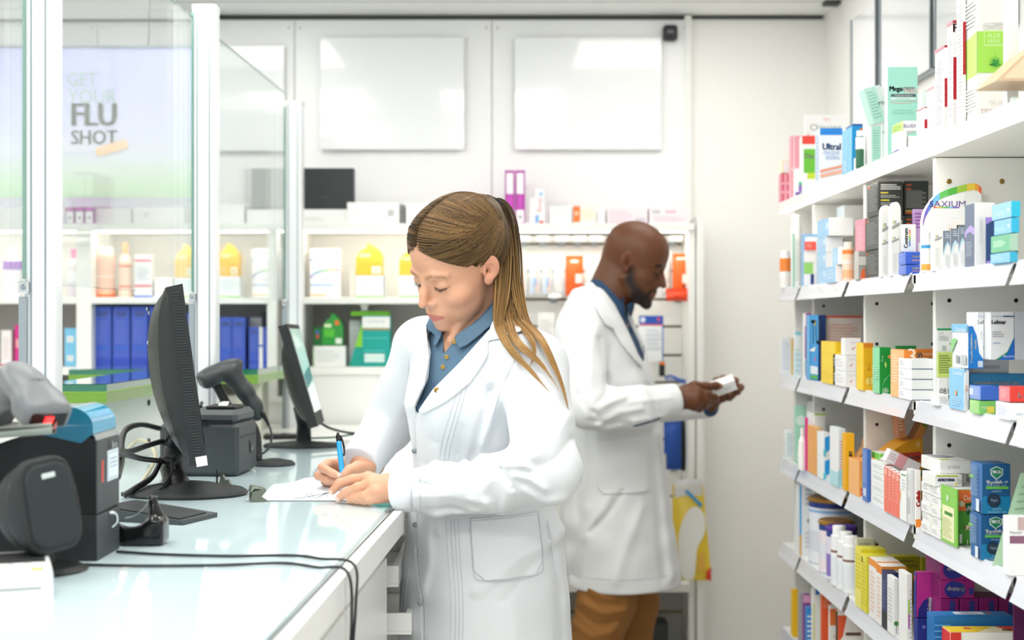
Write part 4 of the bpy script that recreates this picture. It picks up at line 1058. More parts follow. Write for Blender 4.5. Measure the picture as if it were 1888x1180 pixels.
bb(1, 248, 280, 470, 'white carton with two red bands beside the peach bottles', '#eef0f5', [('r', 'F', 0, .84, 1, .9, '#ec4a78'), ('r', 'F', 0, .24, 1, .3, '#ec3a6a'), ('r', 'F', 0, 0, 1, .05, '#2f5fc4'), ('l', 'F', .15, .4, .85, .75, 5, '#c9d2e8')], .06)
bb(1, 285, 318, 512, 'low white carton left of the pale yellow flame carton', '#f2f3f4', [('l', 'F', .1, .2, .9, .8, 3, '#dfe4e8')], .06)
bb(1, 358, 378, 428, 'tall lavender-blue carton standing behind the middle post', '#b7bbec', [('l', 'F', .1, .1, .9, .5, 6, '#a3a8e2')], .06)
# ---- third shelf
bb(2, 2, 21, 609, 'white carton with a red foot at the left edge of the lower shelf', '#f2ecec', [('r', 'F', 0, 0, 1, .06, '#e2365e'), ('l', 'F', .2, .2, .8, .8, 8, '#e4d6d8')], .06)
bb(2, 27, 46, 599, 'magenta carton with a pale square on the lower shelf', '#d3157f', [('r', 'F', .1, .45, .85, .66, '#e9a0a8'), ('l', 'F', .1, .7, .9, .95, 4, '#e14f9f'), ('l', 'F', .1, .1, .9, .4, 5, '#e14f9f')], .06)
bb(2, 47, 55, 599, 'narrow crimson carton right of the magenta one', '#cf2450', (), .06)
for i, (a, b) in enumerate(((605, 642), (642, 677))):
    bb(2, 119, 141, a, ['upper', 'lower'][i]+' of two stacked sky blue cartons beside the nearest post', '#7cc6ea', [('r', 'F', .2, .3, .75, .6, '#eef2ee'), ('l', 'F', .3, .38, .65, .52, 2, '#b9c4c0')], .06, yb=None if i else 642)
def blue(x0, x1, yt, label, g='blue cartons in a row on the lower shelf'):
    return bb(2, x0, x1, yt, label, '#4561c6', [('r', 'F', 0, .0, 1, .14, '#2f4ab8'), ('t', 'F', 'anyl', .5, .88, .075, '#d3dafa', 0, .7, .0006), ('l', 'F', .12, .38, .8, .78, 14, '#6478d8'), ('r', 'F', .12, .29, .88, .315, '#2b66d6'), ('l', 'F', .15, .16, .7, .26, 3, '#5268d2')], .08, group=g, cs='#2b3fa6')
pos = ['first', 'second', 'third']
for i, (a, b) in enumerate(((173, 205), (208, 239), (242, 272))): blue(a, b, 565, pos[i]+' from the left of the tall blue cartons beside the monitor')
blue(275, 304, 565, 'tall blue carton half hidden behind the first monitor\'s rear edge')
blue(340, 370, 578, 'blue carton between the first monitor and the middle post')
blue(405, 427, 585, 'blue carton directly right of the middle post')
blue(428, 452, 585, 'second blue carton right of the middle post')
blue(459, 477, 603, 'shorter blue carton in front of the white-sided one')
blue(485, 502, 603, 'shorter blue carton nearest the farthest post')
bb(2, 453, 482, 585, 'white-sided carton behind the shorter blue cartons', '#efeef0', [('q', 'F', [(0, .05), (.35, .1), (.35, .45), (0, .4)], '#e7c3b4'), ('l', 'F', .1, .55, .9, .9, 4, '#dfe1ea')], .06, d=4.95)
bb(2, 477.5, 484.5, 603, 'narrow white carton side between the two shorter blue cartons', '#f2f1f2', [('r', 'F', 0, .5, 1, .55, '#4767c8')], .06)
bb(2, 503, 514, 603, 'white carton side with a small printed figure near the farthest post', '#f2eeec', [('q', 'F', [(.1, .05), (.9, .05), (.8, .35), (.4, .42)], '#c98a6a'), ('r', 'F', 0, .62, 1, .68, '#4767c8')], .06)
bb(2, 482, 497, 575, 'dark grey carton deep in the shelf behind the blue ones', '#5a5d66', (), .05, d=4.98)
zz = py2z(638, BD)
bb(2, 577, 637, 638, 'white carton under the green flame carton', '#f3f4f2', [('l', 'F', .1, .2, .8, .8, 4, '#dfe3df'), ('r', 'F', .02, .0, .05, 1, '#a9d29a')], .08)
bb(2, 578, 594, 603, 'narrow dark green carton standing left of the green flame carton', '#1f6a32', [('r', 'F', .3, .4, .6, .6, '#d8403a'), ('r', 'F', .3, .65, .6, .8, '#3f62c8')], .04, z0=zz+.0004)
flame(594, 632, 577, 637, 'bright green flame-topped carton on a white carton beside the second monitor', '#2f9a3e', stripe=[(.65, .05, .95, .22, '#e6efe2'), (.1, .25, .6, .5, '#56c03a'), (.1, .55, .45, .66, '#d8f0c0'), (.62, .62, .82, .76, '#ef7a3a')])
bb(2, 644, 664, 590, 'white carton half behind the teal carton', '#edeeec', [('l', 'F', .2, .2, .8, .8, 6, '#dadeda')], .05, d=4.92)
# teal carton with sloping left piece
d = 4.84; x0, x1, xm = px2x(643, d), px2x(719, d), px2x(668, d); z0 = LV[2]+.0004
m = MB().box((xm-x0, 0, 0), (x1-x0, .09, py2z(582, d)-z0), print_mat('#10a297'), .001)
m.prism([(0, 0), (xm-x0, 0), (xm-x0, py2z(590, d)-z0), (.6*(xm-x0), py2z(625, d)-z0)], .004, .06, print_mat('#12a08f'), 'xz')
m.prism([(.45*(xm-x0), py2z(640, d)-z0), (xm-x0, py2z(640, d)-z0), (xm-x0, py2z(594, d)-z0)], .002, .004, print_mat('#86cf33'), 'xz')
m.box((.1*(xm-x0), .02, py2z(582, d)-z0), (x1-x0-.004, .08, py2z(574, d)-z0), print_mat('#79c62c'), .001)
f = lambda u, v, o: (xm-x0+u*(x1-xm), -o, v*(py2z(582, d)-z0))
for r in ((0, .76, 1, .98, '#f3f5f3'), (0, .72, 1, .755, '#a98a52'), (.05, .55, .9, .57, '#57c4bc'), (.05, .3, .8, .32, '#57c4bc')): m.flat([(r[0], r[1]), (r[2], r[1]), (r[2], r[3]), (r[0], r[3])], f, print_mat(r[4]), .0006)
m.flat([(.08, .09), (.8, .09), (.8, .25), (.08, .25)], f, print_mat('#e8f6f2'), .0006)
for i in range(5): m.flat([(.1+i*.14, .12), (.2+i*.14, .12), (.2+i*.14, .22), (.1+i*.14, .22)], f, print_mat('#cfe9e2'), .0009)
m.text('CUMLAZ', lambda u, v, o: (xm-x0+.5*(x1-xm)+u, -o, .89*(py2z(582, d)-z0)+v), 0, 0, .011, print_mat('#c2cbc6'), off=.0009)
tag(m.build('medicine_box', None, (x0, d, z0)), 'teal and white carton with a bright green top on the lower shelf', 'box')
st = [(math.cos(a)*(.019 if i % 2 == 0 else .009), math.sin(a)*(.019 if i % 2 == 0 else .009)) for i, a in enumerate(np.linspace(math.pi/2, math.pi/2+2*math.pi, 11)[:-1])]
o = MB().prism(st, 0, .012, print_mat('#eceeea'), 'xz').build('star_ornament', None, (px2x(672, 4.86), 4.86, py2z(574, d)+.0156)); tag(o, 'small white star ornament on top of the teal carton', 'ornament')
# ---- hook wall
def hook(px, py, label, g, L=.10, tagw=.022):
    t = thing('display_hook', label, 'hook', (px2x(px, 4.99), 4.995, py2z(py, 4.99)), group=g)
    MB().tube([(0, 0, .006), (0, -L, .006), (0, -L-.006, .012)], .0022, chrome, 6).build('rod', t)
    MB().box((-tagw, -L-.010, .010), (tagw, -L-.008, .026), white2, .0006).build('price_tag', t)
    MB().box((-.012, -.003, -.004), (.012, .0, .010), alu2, .0005).build('back_plate', t)
    return t
for px in (965, 1000, 1035, 1066, 1096, 1136, 1170, 1205, 1240): hook(px, 452, 'chrome display hook with a white tag on the upper hook wall rail', 'upper display hooks')
for px in (1021, 1183, 1250): hook(px, 556, 'chrome display hook with a white tag on the lower hook wall rail', 'lower display hooks')
def pouch(x0, x1, yt, yb, label, col, dec=(), d=4.90, dep=.03, name='product_pouch', cat='pouch', m_=None, tilt=0, hookhole=True):
    """soft hanging bag: pillow-shaped, pinched at the top and bottom"""
    W_, H_ = (x1-x0)*d/F, (yb-yt)*d/F
    G = []
    n = 12
    mb = MB(); mm = m_ or print_mat(col)
    for sgn in (-1, 1):
        G = np.array([[(W_*u, sgn*dep/2*(math.sin(math.pi*u)**.6)*(math.sin(math.pi*v)**.5) if 0 < u < 1 and 0 < v < 1 else 0, H_*v) for v in np.linspace(0, 1, n)] for u in np.linspace(0, 1, n)])
        G[:, :, 1] += .0015*np.sin(G[:, :, 2]*260+G[:, :, 0]*150)*(np.abs(G[:, :, 1]) > 1e-4)
        mb.grid(G if sgn < 0 else G[::-1], mm)
    mb.box((0, -.0008, H_-.001), (W_, .0008, H_+.012), mm)
    fn = lambda u, v, o: (W_*u, -dep/2*(math.sin(math.pi*min(max(u, .02), .98))**.6)*(math.sin(math.pi*min(max(v, .02), .98))**.5)-.0018-o, H_*v)
    for i, r in enumerate(dec):
        nn = 5; u0, v0, u1, v1, c = r
        for a in range(nn): mb.flat([(u0+(u1-u0)*a/nn, v0), (u0+(u1-u0)*(a+1)/nn, v0), (u0+(u1-u0)*(a+1)/nn, v1), (u0+(u1-u0)*a/nn, v1)], fn, print_mat(c), .0004*(i+1))
    o = mb.build(name, None, (px2x(x0, d), d, py2z(yb, d))); o.rotation_euler = (0, tilt, 0)
    return tag(o, label, cat)
cl = mat('clear_film', '#eef0f2', .15, coat=.6, alpha=.75)
org = '#f0641f'
pouch(1043, 1075, 478, 546, 'orange hanging pouch with a white patch beside the man\'s shoulder', org, [(.55, .35, .95, .6, '#f3e6de'), (.3, .9, .7, .98, '#f6dcc8'), (.5, .05, .8, .2, '#b8401a')])
pouch(1108, 1140, 476, 546, 'orange hanging pouch half hidden behind the man\'s head', '#f58022', [(.2, .9, .8, .98, '#f8dcb8')])
pouch(1240, 1274, 474, 545, 'orange hanging pouch in front of the man\'s face by the end panel', org, [(.5, .32, .92, .55, '#f3ece6'), (.2, .93, .8, .99, '#f3dccb'), (.55, .12, .8, .28, '#a8401f')])
pouch(1228, 1268, 538, 555, 'small red-orange packet lying low below the orange pouch by the end panel', '#ea4a22', (), d=4.84)
pouch(1052, 1064, 545, 556, 'small orange packet tip peeking below the pouch at the man\'s shoulder', '#f0541f', (), d=4.88, dep=.015)
pouch(1078, 1106, 478, 548, 'clear hanging bag with a cream insert between two orange pouches', '#f0ece2', [(.1, .1, .9, .8, '#efe6d8'), (.2, .85, .6, .95, '#f2c9a0')], m_=cl)
for i, (a, b, s) in enumerate(((948, 972, 'nearest the ponytail'), (975, 996, 'second from the ponytail'), (999, 1018, 'third from the ponytail'), (1020, 1041, 'next to the orange pouch at the man\'s shoulder'))):
    pouch(a, b, 478, 545, 'clear hanging bag of syringes, '+s, '#eceef2', [(.15, .05, .45, .5, '#cfe0f4'), (.6, .1, .8, .75, '#f4d2c2'), (.5, .25, .65, .5, '#8fb4ec')] if i < 3 else [(.2, .1, .8, .4, '#e9e6e4')], m_=cl, d=4.9, dep=.02)
pouch(1217, 1238, 470, 545, 'clear hanging bag just in front of the man\'s brow', '#efece8', [(.2, .1, .8, .6, '#efe4dc')], m_=cl, d=4.93)
bb(0, 992, 1022, 577, 'small white hanging card near the man\'s back', '#f2f1ef', [('l', 'F', .15, .1, .85, .8, 8, '#dddcd8')], .012, d=4.90, z0=py2z(640, 4.90), name='blister_card', cat='card')
bb(0, 1178, 1223, 582, 'blue and white hanging card at the man\'s chest', '#f4f6f8', [('r', 'F', 0, .82, 1, 1, '#2a56b4'), ('c', 'F', .16, .91, .06, '#d8e2f4'), ('c', 'F', .8, .92, .035, '#e0506a'), ('r', 'F', .04, .79, 1, .82, '#e0506a'), ('r', 'F', .95, .0, 1, .8, '#4a78c8'), ('l', 'F', .3, .25, .9, .72, 5, '#dfe5ee')], .012, d=4.90, z0=py2z(668, 4.90), name='blister_card', cat='card')
bb(0, 1216, 1226, 667, 'small black packet with an orange top hanging beside the man\'s chest', '#1f1f1f', [('r', 'F', 0, .8, 1, 1, '#f0863a')], .02, d=4.88, z0=py2z(694, 4.88), name='hanging_packet', cat='packet')
o = MB().tube(bez([(0, 0, .02), (.02, -.01, .024), (.05, -.012, .012), (.085, -.01, .004)], 12), .0045, print_mat('#3f66c0'), 6).tube(bez([(.002, 0, .012), (.03, -.012, .012), (.06, -.01, .002), (.08, -.012, -.004)], 12), .004, print_mat('#6f8ac8'), 6).build('coiled_cord', None, (px2x(1226, 4.9), 4.9, py2z(706, 4.9))); tag(o, 'blue looped cord hanging beside the man\'s wrist', 'cord')
pouch(1224, 1256, 782, 866, 'blue hanging pouch below the man\'s sleeve', '#2452a8', [(.0, .0, .12, .35, '#c9ccc2')], d=4.88)
pouch(1256, 1271, 776, 868, 'narrow black hanging pouch between the blue one and the end panel', '#151817', (), d=4.9)
o = hook(1243, 868, 'short white-tagged hook below the blue pouch', None, .06)
# yellow insole pack
d = 4.72; W_ = (1312-1240)*d/F; H_ = (1070-893)*d/F
t = thing('insole_pack', 'yellow and clear insole pack hanging beside the man\'s coat', 'insole pack', (px2x(1240, d), d, py2z(1070, d)))
m = MB(); yl = mat('yellow_film', '#efcf3a', .3, coat=.5)
P = lambda u, v: (W_*(.62*0+u*(1-.22*v)+.0*v), H_*v)
for sgn in (-1, 1):
    G = np.array([[(*([P(u, v)[0]]), sgn*.011*math.sin(math.pi*u)**.6*math.sin(math.pi*min(1, v+.02))**.5 if 0 < u < 1 and 0 < v < 1 else 0, P(u, v)[1]) for v in np.linspace(0, 1, 12)] for u in np.linspace(0, 1, 10)]); G[..., 1] = np.nan_to_num(G[..., 1])
    m.grid(G if sgn < 0 else G[::-1], yl)
m.build('bag', t)
G = np.array([[(W_*(.04+.72*u), -.004-.004*math.sin(3.1*u), H_*(.86+.17*v+.03*math.sin(2.4*u))) for v in np.linspace(0, 1, 5)] for u in np.linspace(0, 1, 9)]); MB().grid(G, cl).build('clear_header', t)
ins = bez([(.22, 0, .06), (.30, 0, .02), (.52, 0, .03), (.58, 0, .2), (.62, 0, .35), (.80, 0, .5), (.82, 0, .66), (.66, 0, .76), (.45, 0, .76), (.26, 0, .64), (.14, 0, .45), (.16, 0, .22), (.22, 0, .06)], 40)
MB().prism([(W_*p[0], H_*p[2]) for p in ins[:-1]], -.019, -.012, print_mat('#efeee6'), 'xz', True).build('insole', t)
m = MB(); m.prism([(W_*.84, H_*.02), (W_*.97, H_*.0), (W_*.98, H_*.14), (W_*.86, H_*.10)], -.0135, -.010, print_mat('#d8352a'), 'xz'); m.build('red_corner', t); m = MB(); m.prism([(W_*.30, H_*.93), (W_*.36, H_*.95), (W_*.75, H_*.80), (W_*.72, H_*.76)], -.0135, -.011, print_mat('#3f9fd8'), 'xz'); m.build('blue_band', t); m = MB()
m.prism([(W_*.64, H_*.10), (W_*.82, H_*.12), (W_*.8, H_*.30), (W_*.66, H_*.28)], -.0135, -.011, print_mat('#e9b24a'), 'xz'); m.build('printed_label', t)
hook(1262, 884, 'chrome hook carrying the yellow insole pack', None, .255)
# bottom shelf goods
o = MB().box((0, 0, 0), (.11, .12, .028), print_mat('#2e3432'), .006).box((.01, .01, .028), (.10, .11, .04), print_mat('#4b5250'), .006).build('folded_bag', None, (px2x(1205, 4.85), 4.82, .1256)); tag(o, 'dark folded bag on the lowest shelf behind the man\'s legs', 'bag')
bb(0, 1190, 1232, 1150, 'dark grey carton on the lowest shelf right of the man\'s trousers', '#343a38', [('l', 'F', .1, .2, .9, .8, 3, '#5a605e')], .1, z0=.1256+.041)
bottle(1193, 10, 1150, 0, 'small blue bottle on the lowest shelf beside the man\'s trousers', '#2b3fae', '#1f2f90', z=.1254, sh='tube', d=4.81)
# ---------------------------------------------------------------- goods on the side-wall shelving
LN = lambda f, a=.1, b=.1, c=.9, d=.9, n=8, col='#c9cdd2': ('l', f, a, b, c, d, n, col)
Wt = '#f5f5f4'
def rb(lv, xl, xc, xr, yt, label, cf, cs=None, dec=(), ct=None, X=.800, zb=None, n=1, name='medicine_box', cat='box', group=None, on=None, rz=0, dd=None):
    """xl far end of the visible side, xc near corner, xr right edge of the end face (photo), standing on shelf lv or at height zb"""
    d = F*X/(xc-944) if dd is None else dd
    d2 = F*X/(max(xl, 946)-944) if xl < xc else d+.05
    if dd is not None: X = (xc-944)/F*d; d2 = F*X/(xl-944)
    z0 = (RL[lv] if zb is None else zb)+.0004; w = (xr-xc)*d/F; zt = HC-(yt-590)/F*d
    out = None
    if lv > 0:      # keep each carton inside its bay
        for yu in UY[1:]:
            if d-.0095 < yu < d2+.0095:
                if yu-d > .5*(d2-d): d2 = yu-.0098
                else: d = yu+.0098; d2 = max(d2, d+.03)
    labs = label if isinstance(label, (list, tuple)) else [label]
    n = len(labs); h = (zt-z0)/n
    for i, lb in enumerate(labs):     # labels listed from the bottom up
        out = carton(name, (X, d, z0+i*h), (min(X+w, XW-.014), d2, z0+(i+1)*h-.0005), cf, cs, ct, dec, lb, cat, group)
        if rz: out.rotation_euler = (0, 0, math.radians(rz))
    return zt
def zat(xc, yt, X=.8, d=None):
    d = F*X/(xc-944) if d is None else d; return HC-(yt-590)/F*d
# ================= top shelf
rb(0, 1436, 1441, 1462, 320, 'rose gingham carton at the far end of the top shelf', '#df6c86', '#e88fa2', [('r', 'F', .25, 0, .45, 1, '#f0b4c0'), ('r', 'F', .7, 0, .8, 1, '#f0b4c0'), ('r', 'F', 0, .3, 1, .4, '#f0b4c0'), ('r', 'F', 0, .62, 1, .7, '#f0b4c0')], X=.783)
rb(0, 1436, 1441, 1455, 295, 'small cream and white box on the rose gingham carton', '#f6efd6', None, [('r', 'F', .3, .1, .9, .9, '#f4f5f8')], X=.784, zb=zat(1441, 320, .784)+.001)
rb(0, 1455, 1459, 1492, 250, 'tall pink gingham carton on the top shelf behind the green and white one', '#f0a0ad', '#f2b2bc', [('r', 'F', .1, 0, .2, 1, '#f7ccd2'), ('r', 'F', .6, 0, .75, 1, '#f7ccd2'), ('r', 'F', 0, .45, 1, .5, '#f7ccd2')], X=.795)
rb(0, 1483, 1484, 1560, 212, 'white carton with thin grey-green script at the back of the top shelf', Wt, None, [('t', 'F', 'Chiacaps', .5, .86, .07, '#6f8f80', 0, .8), ('t', 'F', 'TRU', .52, .95, .03, '#ef9a8a'), ('q', 'F', [(.05, .5), (.1, .62), (.12, .75), (.07, .8), (.04, .7)], '#e7a0b0')], X=.9, dd=4.13)
rb(0, 1474, 1479, 1503, 250, 'white bottle carton with a green label and red top', '#f6f7f4', '#eef2ee', [('r', 'F', 0, .86, 1, 1, '#ef4a3a'), ('r', 'F', .12, .38, 1, .78, '#6cbf3a'), ('r', 'F', .4, .28, 1, .38, '#c8dc3a'), ('t', 'F', 'Chia', .55, .66, .11, '#f4faee', 0, .8, .0006)], X=.800)
rb(0, 1463, 1467, 1502, 311, 'white and purple carton in front of the green-labelled one', '#f6f6f6', '#f0eef2', [('r', 'F', 0, 0, 1, .14, '#6f3fa6'), ('r', 'F', .16, .16, .95, .40, '#7b45ae'), ('r', 'F', .16, .40, .95, .52, '#5fc2a6'), ('c', 'F', .9, .6, .06, '#d98a4a'), ('t', 'F', 'Chiacaps', .5, .78, .10, '#c6ccc8', 0, .8), LN('F', .2, .18, .9, .38, 3, '#b58ad6')], X=.783)
rb(0, 1503, 1512, 1553, 236, 'white carton with a bright blue top band and orange curves on the top shelf', '#f5f7fb', '#e6eef8', [('r', 'F', 0, .88, 1, 1, '#2a8ae0'), ('t', 'F', 'Ultral', .52, .68, .17, '#2f86d8', 0, .8, .0009), ('t', 'F', 'MAGNE', .52, .57, .12, '#8ab6e6', 0, .7), LN('F', .25, .45, .9, .52, 3, '#b4cbe8'), ('q', 'F', [(.0, .22), (1, .32), (1, .36), (0, .27)], '#f4a58a'), ('q', 'F', [(0, .13), (1, .22), (1, .28), (0, .19)], '#f6b8a0'), LN('S', .2, .1, .8, .9, 14, '#b7cdea')], X=.784)
rb(0, 1553, 1571, 1591, 232, 'blue carton with an orange print beside the white carton with orange curves', '#1797d6', '#86c4ec', [('c', 'F', .85, .92, .07, '#d97a3a'), ('t', 'F', 'calcivit', .35, .55, .26, '#f7b8a0', math.pi/2, .5), ('t', 'S', 'calcivit', .5, .5, .5, '#b9e0f6', math.pi/2, .5), LN('S', .2, .05, .5, .3, 5, '#c9e6f6')], X=.785)
rb(0, 1560, 1572, 1591, 228, 'dark blue rimmed lid of a box behind the blue carton', '#2b5fa8', '#3a70b8', (), X=.83)
rb(0, 1574, 1578, 1590, 290, 'small white tube box with a teal word at the foot of the blue carton', '#f5f6f4', None, [('t', 'F', 'natur', .55, .5, .4, '#3f9f8a', math.pi/2, .6)], X=.783)
bottle(1587, 15, 240, 0, 'small white-capped bottle with a dark green label on the top shelf', '#35694a', '#f2f3f1', d=3.20, z=RL[0], sh='tube', band=[(.5, .82, '#f2f3f1')])
rb(0, 1591, 1606, 1631, 160, 'tall white carton behind the tilted mint box', '#f3f5f4', '#f6f7f7', [('r', 'F', .0, .0, .06, 1, '#dfe4e2')], X=.80)
o = carton('medicine_box', (.790, 3.105, RL[0]+.086), (.826, 3.15, RL[0]+.165), '#e9efee', '#bfe6da', None, [('r', 'F', 0, 0, .7, 1, '#c3e8dc'), LN('F', .1, .1, .6, .9, 9, '#9fcfc0'), ('t', 'F', 'Me', .84, .5, .12, '#4a6a66')], 'mint and white box leaning on top of the short mint boxes'); o.rotation_euler = (0, math.radians(-16), 0)
rb(0, 1607, 1607.5, 1624, 232, 'short mint green box below the leaning one', '#bde6d8', '#cfeee2', [LN('F', .1, .1, .8, .9, 12, '#a0d2c2')], X=.785)
rb(0, 1624.5, 1625, 1632, 230, 'narrow white box edge with dark letters between the mint boxes', '#f2f5f3', None, [('t', 'F', 'Meg', .5, .8, .6, '#5f7a76')], X=.797, )
rb(0, 1631, 1637, 1692, 123, 'tall solid mint green carton, the largest mint one on the top shelf', '#a7e3d3', '#e9f3ef', [('t', 'F', 'Mega', .27, .765, .135, '#3f4f57', 0, .42, .0008), ('t', 'F', 'cistin', .70, .77, .125, '#f0fbf7', 0, .42, .001), ('t', 'F', 'MAX', .8, .735, .05, '#f2b8b8'), ('r', 'F', .1, .675, .93, .705, '#54636d'), ('t', 'F', 'Tratamiento Intensivo', .52, .69, .022, '#e9efee', 0, .6), ('r', 'F', .1, .64, .93, .672, '#d6f3ea'), ('t', 'F', 'CAIDA DEL CABELLO', .5, .656, .02, '#8fa9a4', 0, .5), ('q', 'F', [(.1, .615), (.5, .60), (.93, .625), (.93, .632), (.5, .608), (.1, .622)], '#efb8b4'), ('t', 'F', 'Aminoacid L-Arginina', .5, .53, .03, '#83bfb0', 0, .62), ('t', 'F', 'Pantotenato de Calcio', .5, .50, .03, '#83bfb0', 0, .7)], X=.800)
z1 = rb(0, 1644, 1657, 1672, 241, 'small white box with a violet edge in front of the tall mint green carton', '#f4f4f6', '#f3f3f5', [('q', 'S', [(0, .0), (1, .0), (1, .08), (0, .03)], '#7a6fc0'), LN('S', .15, .3, .8, .85, 5, '#dcdce6')], X=.781)
rb(0, 1645, 1664, 1691, 222, 'white box with a lime side lying in front of the tall mint carton', '#f1eff3', '#cbe58a', [('t', 'F', 'BLUEV', .5, .5, .42, '#6a5a94', 0, .85), LN('S', .1, .2, .9, .8, 4, '#a9cc5a'), ('r', 'F', 0, 0, .06, 1, '#dcecb0')], X=.793, zb=z1+.001)
rb(0, 1668, 1676, 1693, 250, 'plain white box under the lime-sided box', '#f2f2f0', None, (), X=.80)
rb(0, 1697, 1700, 1712, 165, 'pale mint box edge behind the small red and white carton', '#dfeee8', None, (), X=.86)
red = '#b5202e'
def redbox(xl, xc, xr, yt, label, r0, r1, F_=None, X=.785):
    dec = [('r', 'F', 0, .975, 1, 1, red), ('r', 'F', .05, r0, .95, r1, red), ('r', 'F', .05, .05, .95, r0-.02, '#efe9e8'), ('r', 'S', .0, .965, 1, 1, '#e79aa4'), LN('S', .15, .12, .9, .86, 26, '#e3e3e6')]
    if F_: dec.append(('t', 'F', F_, .5, .93, .55, '#a8323c', 0, .9, .0006))
    return rb(0, xl, xc, xr, yt, label, '#f4f3f3', '#f8f8f8', dec, X=X)
redbox(1690, 1704, 1711, 197, 'shortest of the white cartons with a dark red stripe', .35, .62, None, .782)
rb(0, 1709, 1722, 1727, 158, 'medium white carton with a pink top edge beside the shortest red-striped one', '#f4f3f3', '#f8f8f8', [('r', 'S', 0, .95, 1, 1, '#eeaab4'), LN('S', .1, .1, .9, .9, 16, '#e3e3e6')], X=.788)
redbox(1724, 1741, 1748, 83, 'white carton with a dark red stripe, one size below the F-marked one', .29, .62, None, .787)
redbox(1747, 1757, 1765, 37, 'tall white carton with a dark red stripe and the letter F', .27, .66, 'F', .789)
redbox(1764, 1775, 1781, -34, 'tallest white carton with a narrow dark red stripe next to the aloe box', .35, .72, None, .789)
rb(0, 1780, 1802, 1850, -30, 'tall white and green carton with a printed aloe plant', '#eeece8', '#f1f1ef', [('r', 'F', 0, .347, 1, .652, '#a5dd55'), ('q', 'S', [(0, .33), (1, .335), (1, .655), (0, .62)], '#c3ec7c'), ('r', 'F', .25, .545, 1, .66, '#cdeea0'), ('r', 'F', .28, .555, .98, .65, '#a5dd55'), ('t', 'F', 'ALOE', .62, .622, .13, '#d8f2b4', 0, .5), ('t', 'F', 'VERA', .62, .58, .13, '#d8f2b4', 0, .5), ('t', 'F', 'GEL CREMA', .65, .70, .035, '#cfcbc6'), ('t', 'F', 'CORPORAL', .65, .68, .035, '#cfcbc6'), ('r', 'F', .4, .71, 1, .714, '#d4d1cc'), ('t', 'F', 'TEKNO', .55, .06, .06, '#c4a9a2'), LN('S', .15, .7, .9, .9, 7, '#dcdcdc'), LN('S', .15, .08, .9, .25, 7, '#dcdcdc'), ('t', 'F', '150 ml', .7, .13, .03, '#d0c6c0')]+
   [('q', 'F', [(.66, .40), (.66+.035*math.cos(a+1.5), .405+.015*math.sin(a+1.5)), (.66+.27*math.cos(a)*(1-.15*abs(math.sin(a*3))), .41+.075*math.sin(a)*(1.15 if i == 4 else .8)), (.66+.035*math.cos(a-1.5), .405+.015*math.sin(a-1.5))], ['#2f9a3a', '#53b446', '#1f7f33'][i % 3]) for i, a in enumerate(np.linspace(-.1, math.pi+.1, 9))], X=.797)
rb(0, 1850, 1858, 1878, -25, 'white tall carton just right of the aloe box', '#eef0f0', '#f6f7f8', [('t', 'S', 'corpore', .5, .5, .5, '#d6dade', math.pi/2, .8)], X=.80, )
o = MB().prism([(0, 0), (.13, 0), (.13, .10), (.055, .052)], 0, .10, wood, 'xz').prism([(.012, .004), (.13, .004), (.13, .09), (.058, .050)], -.001, 0, print_mat('#f0d4b4'), 'xz').build('wooden_wedge', None, tuple(W(1836, 149, 2.20)))
tag(o, 'pale peach wooden corner piece jutting in at the upper right picture edge', 'wood piece')
rb(0, 1862, 1868, 1900, 178, 'pale mint carton on the top shelf at the right picture edge', '#dbeee2', '#e9f5ee', (), X=.782)
# ================= second shelf
bottle(1450, 21, 462, 0, 'white bottle with an orange label at the far end of the second shelf', '#f3f3f1', '#f6f6f6', d=4.10, z=RL[1], sh='tube', band=[(.45, .80, '#f58a3a'), (.08, .3, '#f3ece8')])
bottle(1470, 20, 396, 0, 'tall white round-shouldered bottle at the far end of the second shelf', '#f4f5f4', '#fafafa', d=4.0, z=RL[1], sh='tube')
rb(1, 1460, 1462, 1474, 430, 'slim white box with a green edge at the far end of the second shelf', '#f2f5f3', None, [('r', 'F', 0, 0, .2, 1, '#4fba92'), LN('F', .3, .1, .9, .9, 16, '#d4dad6')], X=.783)
rb(1, 1476, 1481, 1507, 431, 'pale blue framed display box holding small packs', '#eaf1f8', '#8fbfe8', [('r', 'F', 0, 0, .12, 1, '#8fbce6'), ('r', 'F', 0, .95, 1, 1, '#8fbce6')], X=.79)
zq = rb(1, 1482, 1484, 1505, 505, 'navy and white small pack at the foot of the framed display', '#e8ebf2', None, [('r', 'F', .5, 0, .8, 1, '#2c3f7c')], X=.782)
zq = rb(1, 1482, 1484, 1504, 484, 'light green small pack in the framed display', '#93cf6c', None, [('r', 'F', .75, 0, 1, 1, '#f0f2ee')], X=.782, zb=zq+.0005)
zq = rb(1, 1482, 1484, 1505, 462, 'white small pack between the green and the red ones', '#f2efee', None, (), X=.782, zb=zq+.0005)
rb(1, 1483, 1485, 1505, 445, 'red small pack at the top of the framed display', '#ee5a4a', None, [LN('F', .1, .2, .6, .8, 3, '#f59a90')], X=.782, zb=zq+.0005)
lb_ = '#a8d2f2'
zq = rb(1, 1507, 1523, 1554, 436, ['light blue sided white box, lowest of the four-high stack', 'light blue sided white box, second from the bottom of the four-high stack', 'light blue sided white box, third from the bottom of the four-high stack'], '#f3f5f8', lb_, [('r', 'S', .7, .5, .95, .85, '#d2e7f7'), LN('S', .1, .15, .6, .8, 4, '#bcdcf4')], X=.80)
rb(1, 1507, 1528, 1574, 401, 'larger light blue and white box on top of the four-high stack', '#f6f6f7', '#9ccbf0', [('r', 'S', .75, .4, .95, .75, '#d2e7f7'), LN('S', .1, .15, .6, .8, 4, '#b4d8f4')], X=.802, zb=zq+.0005)
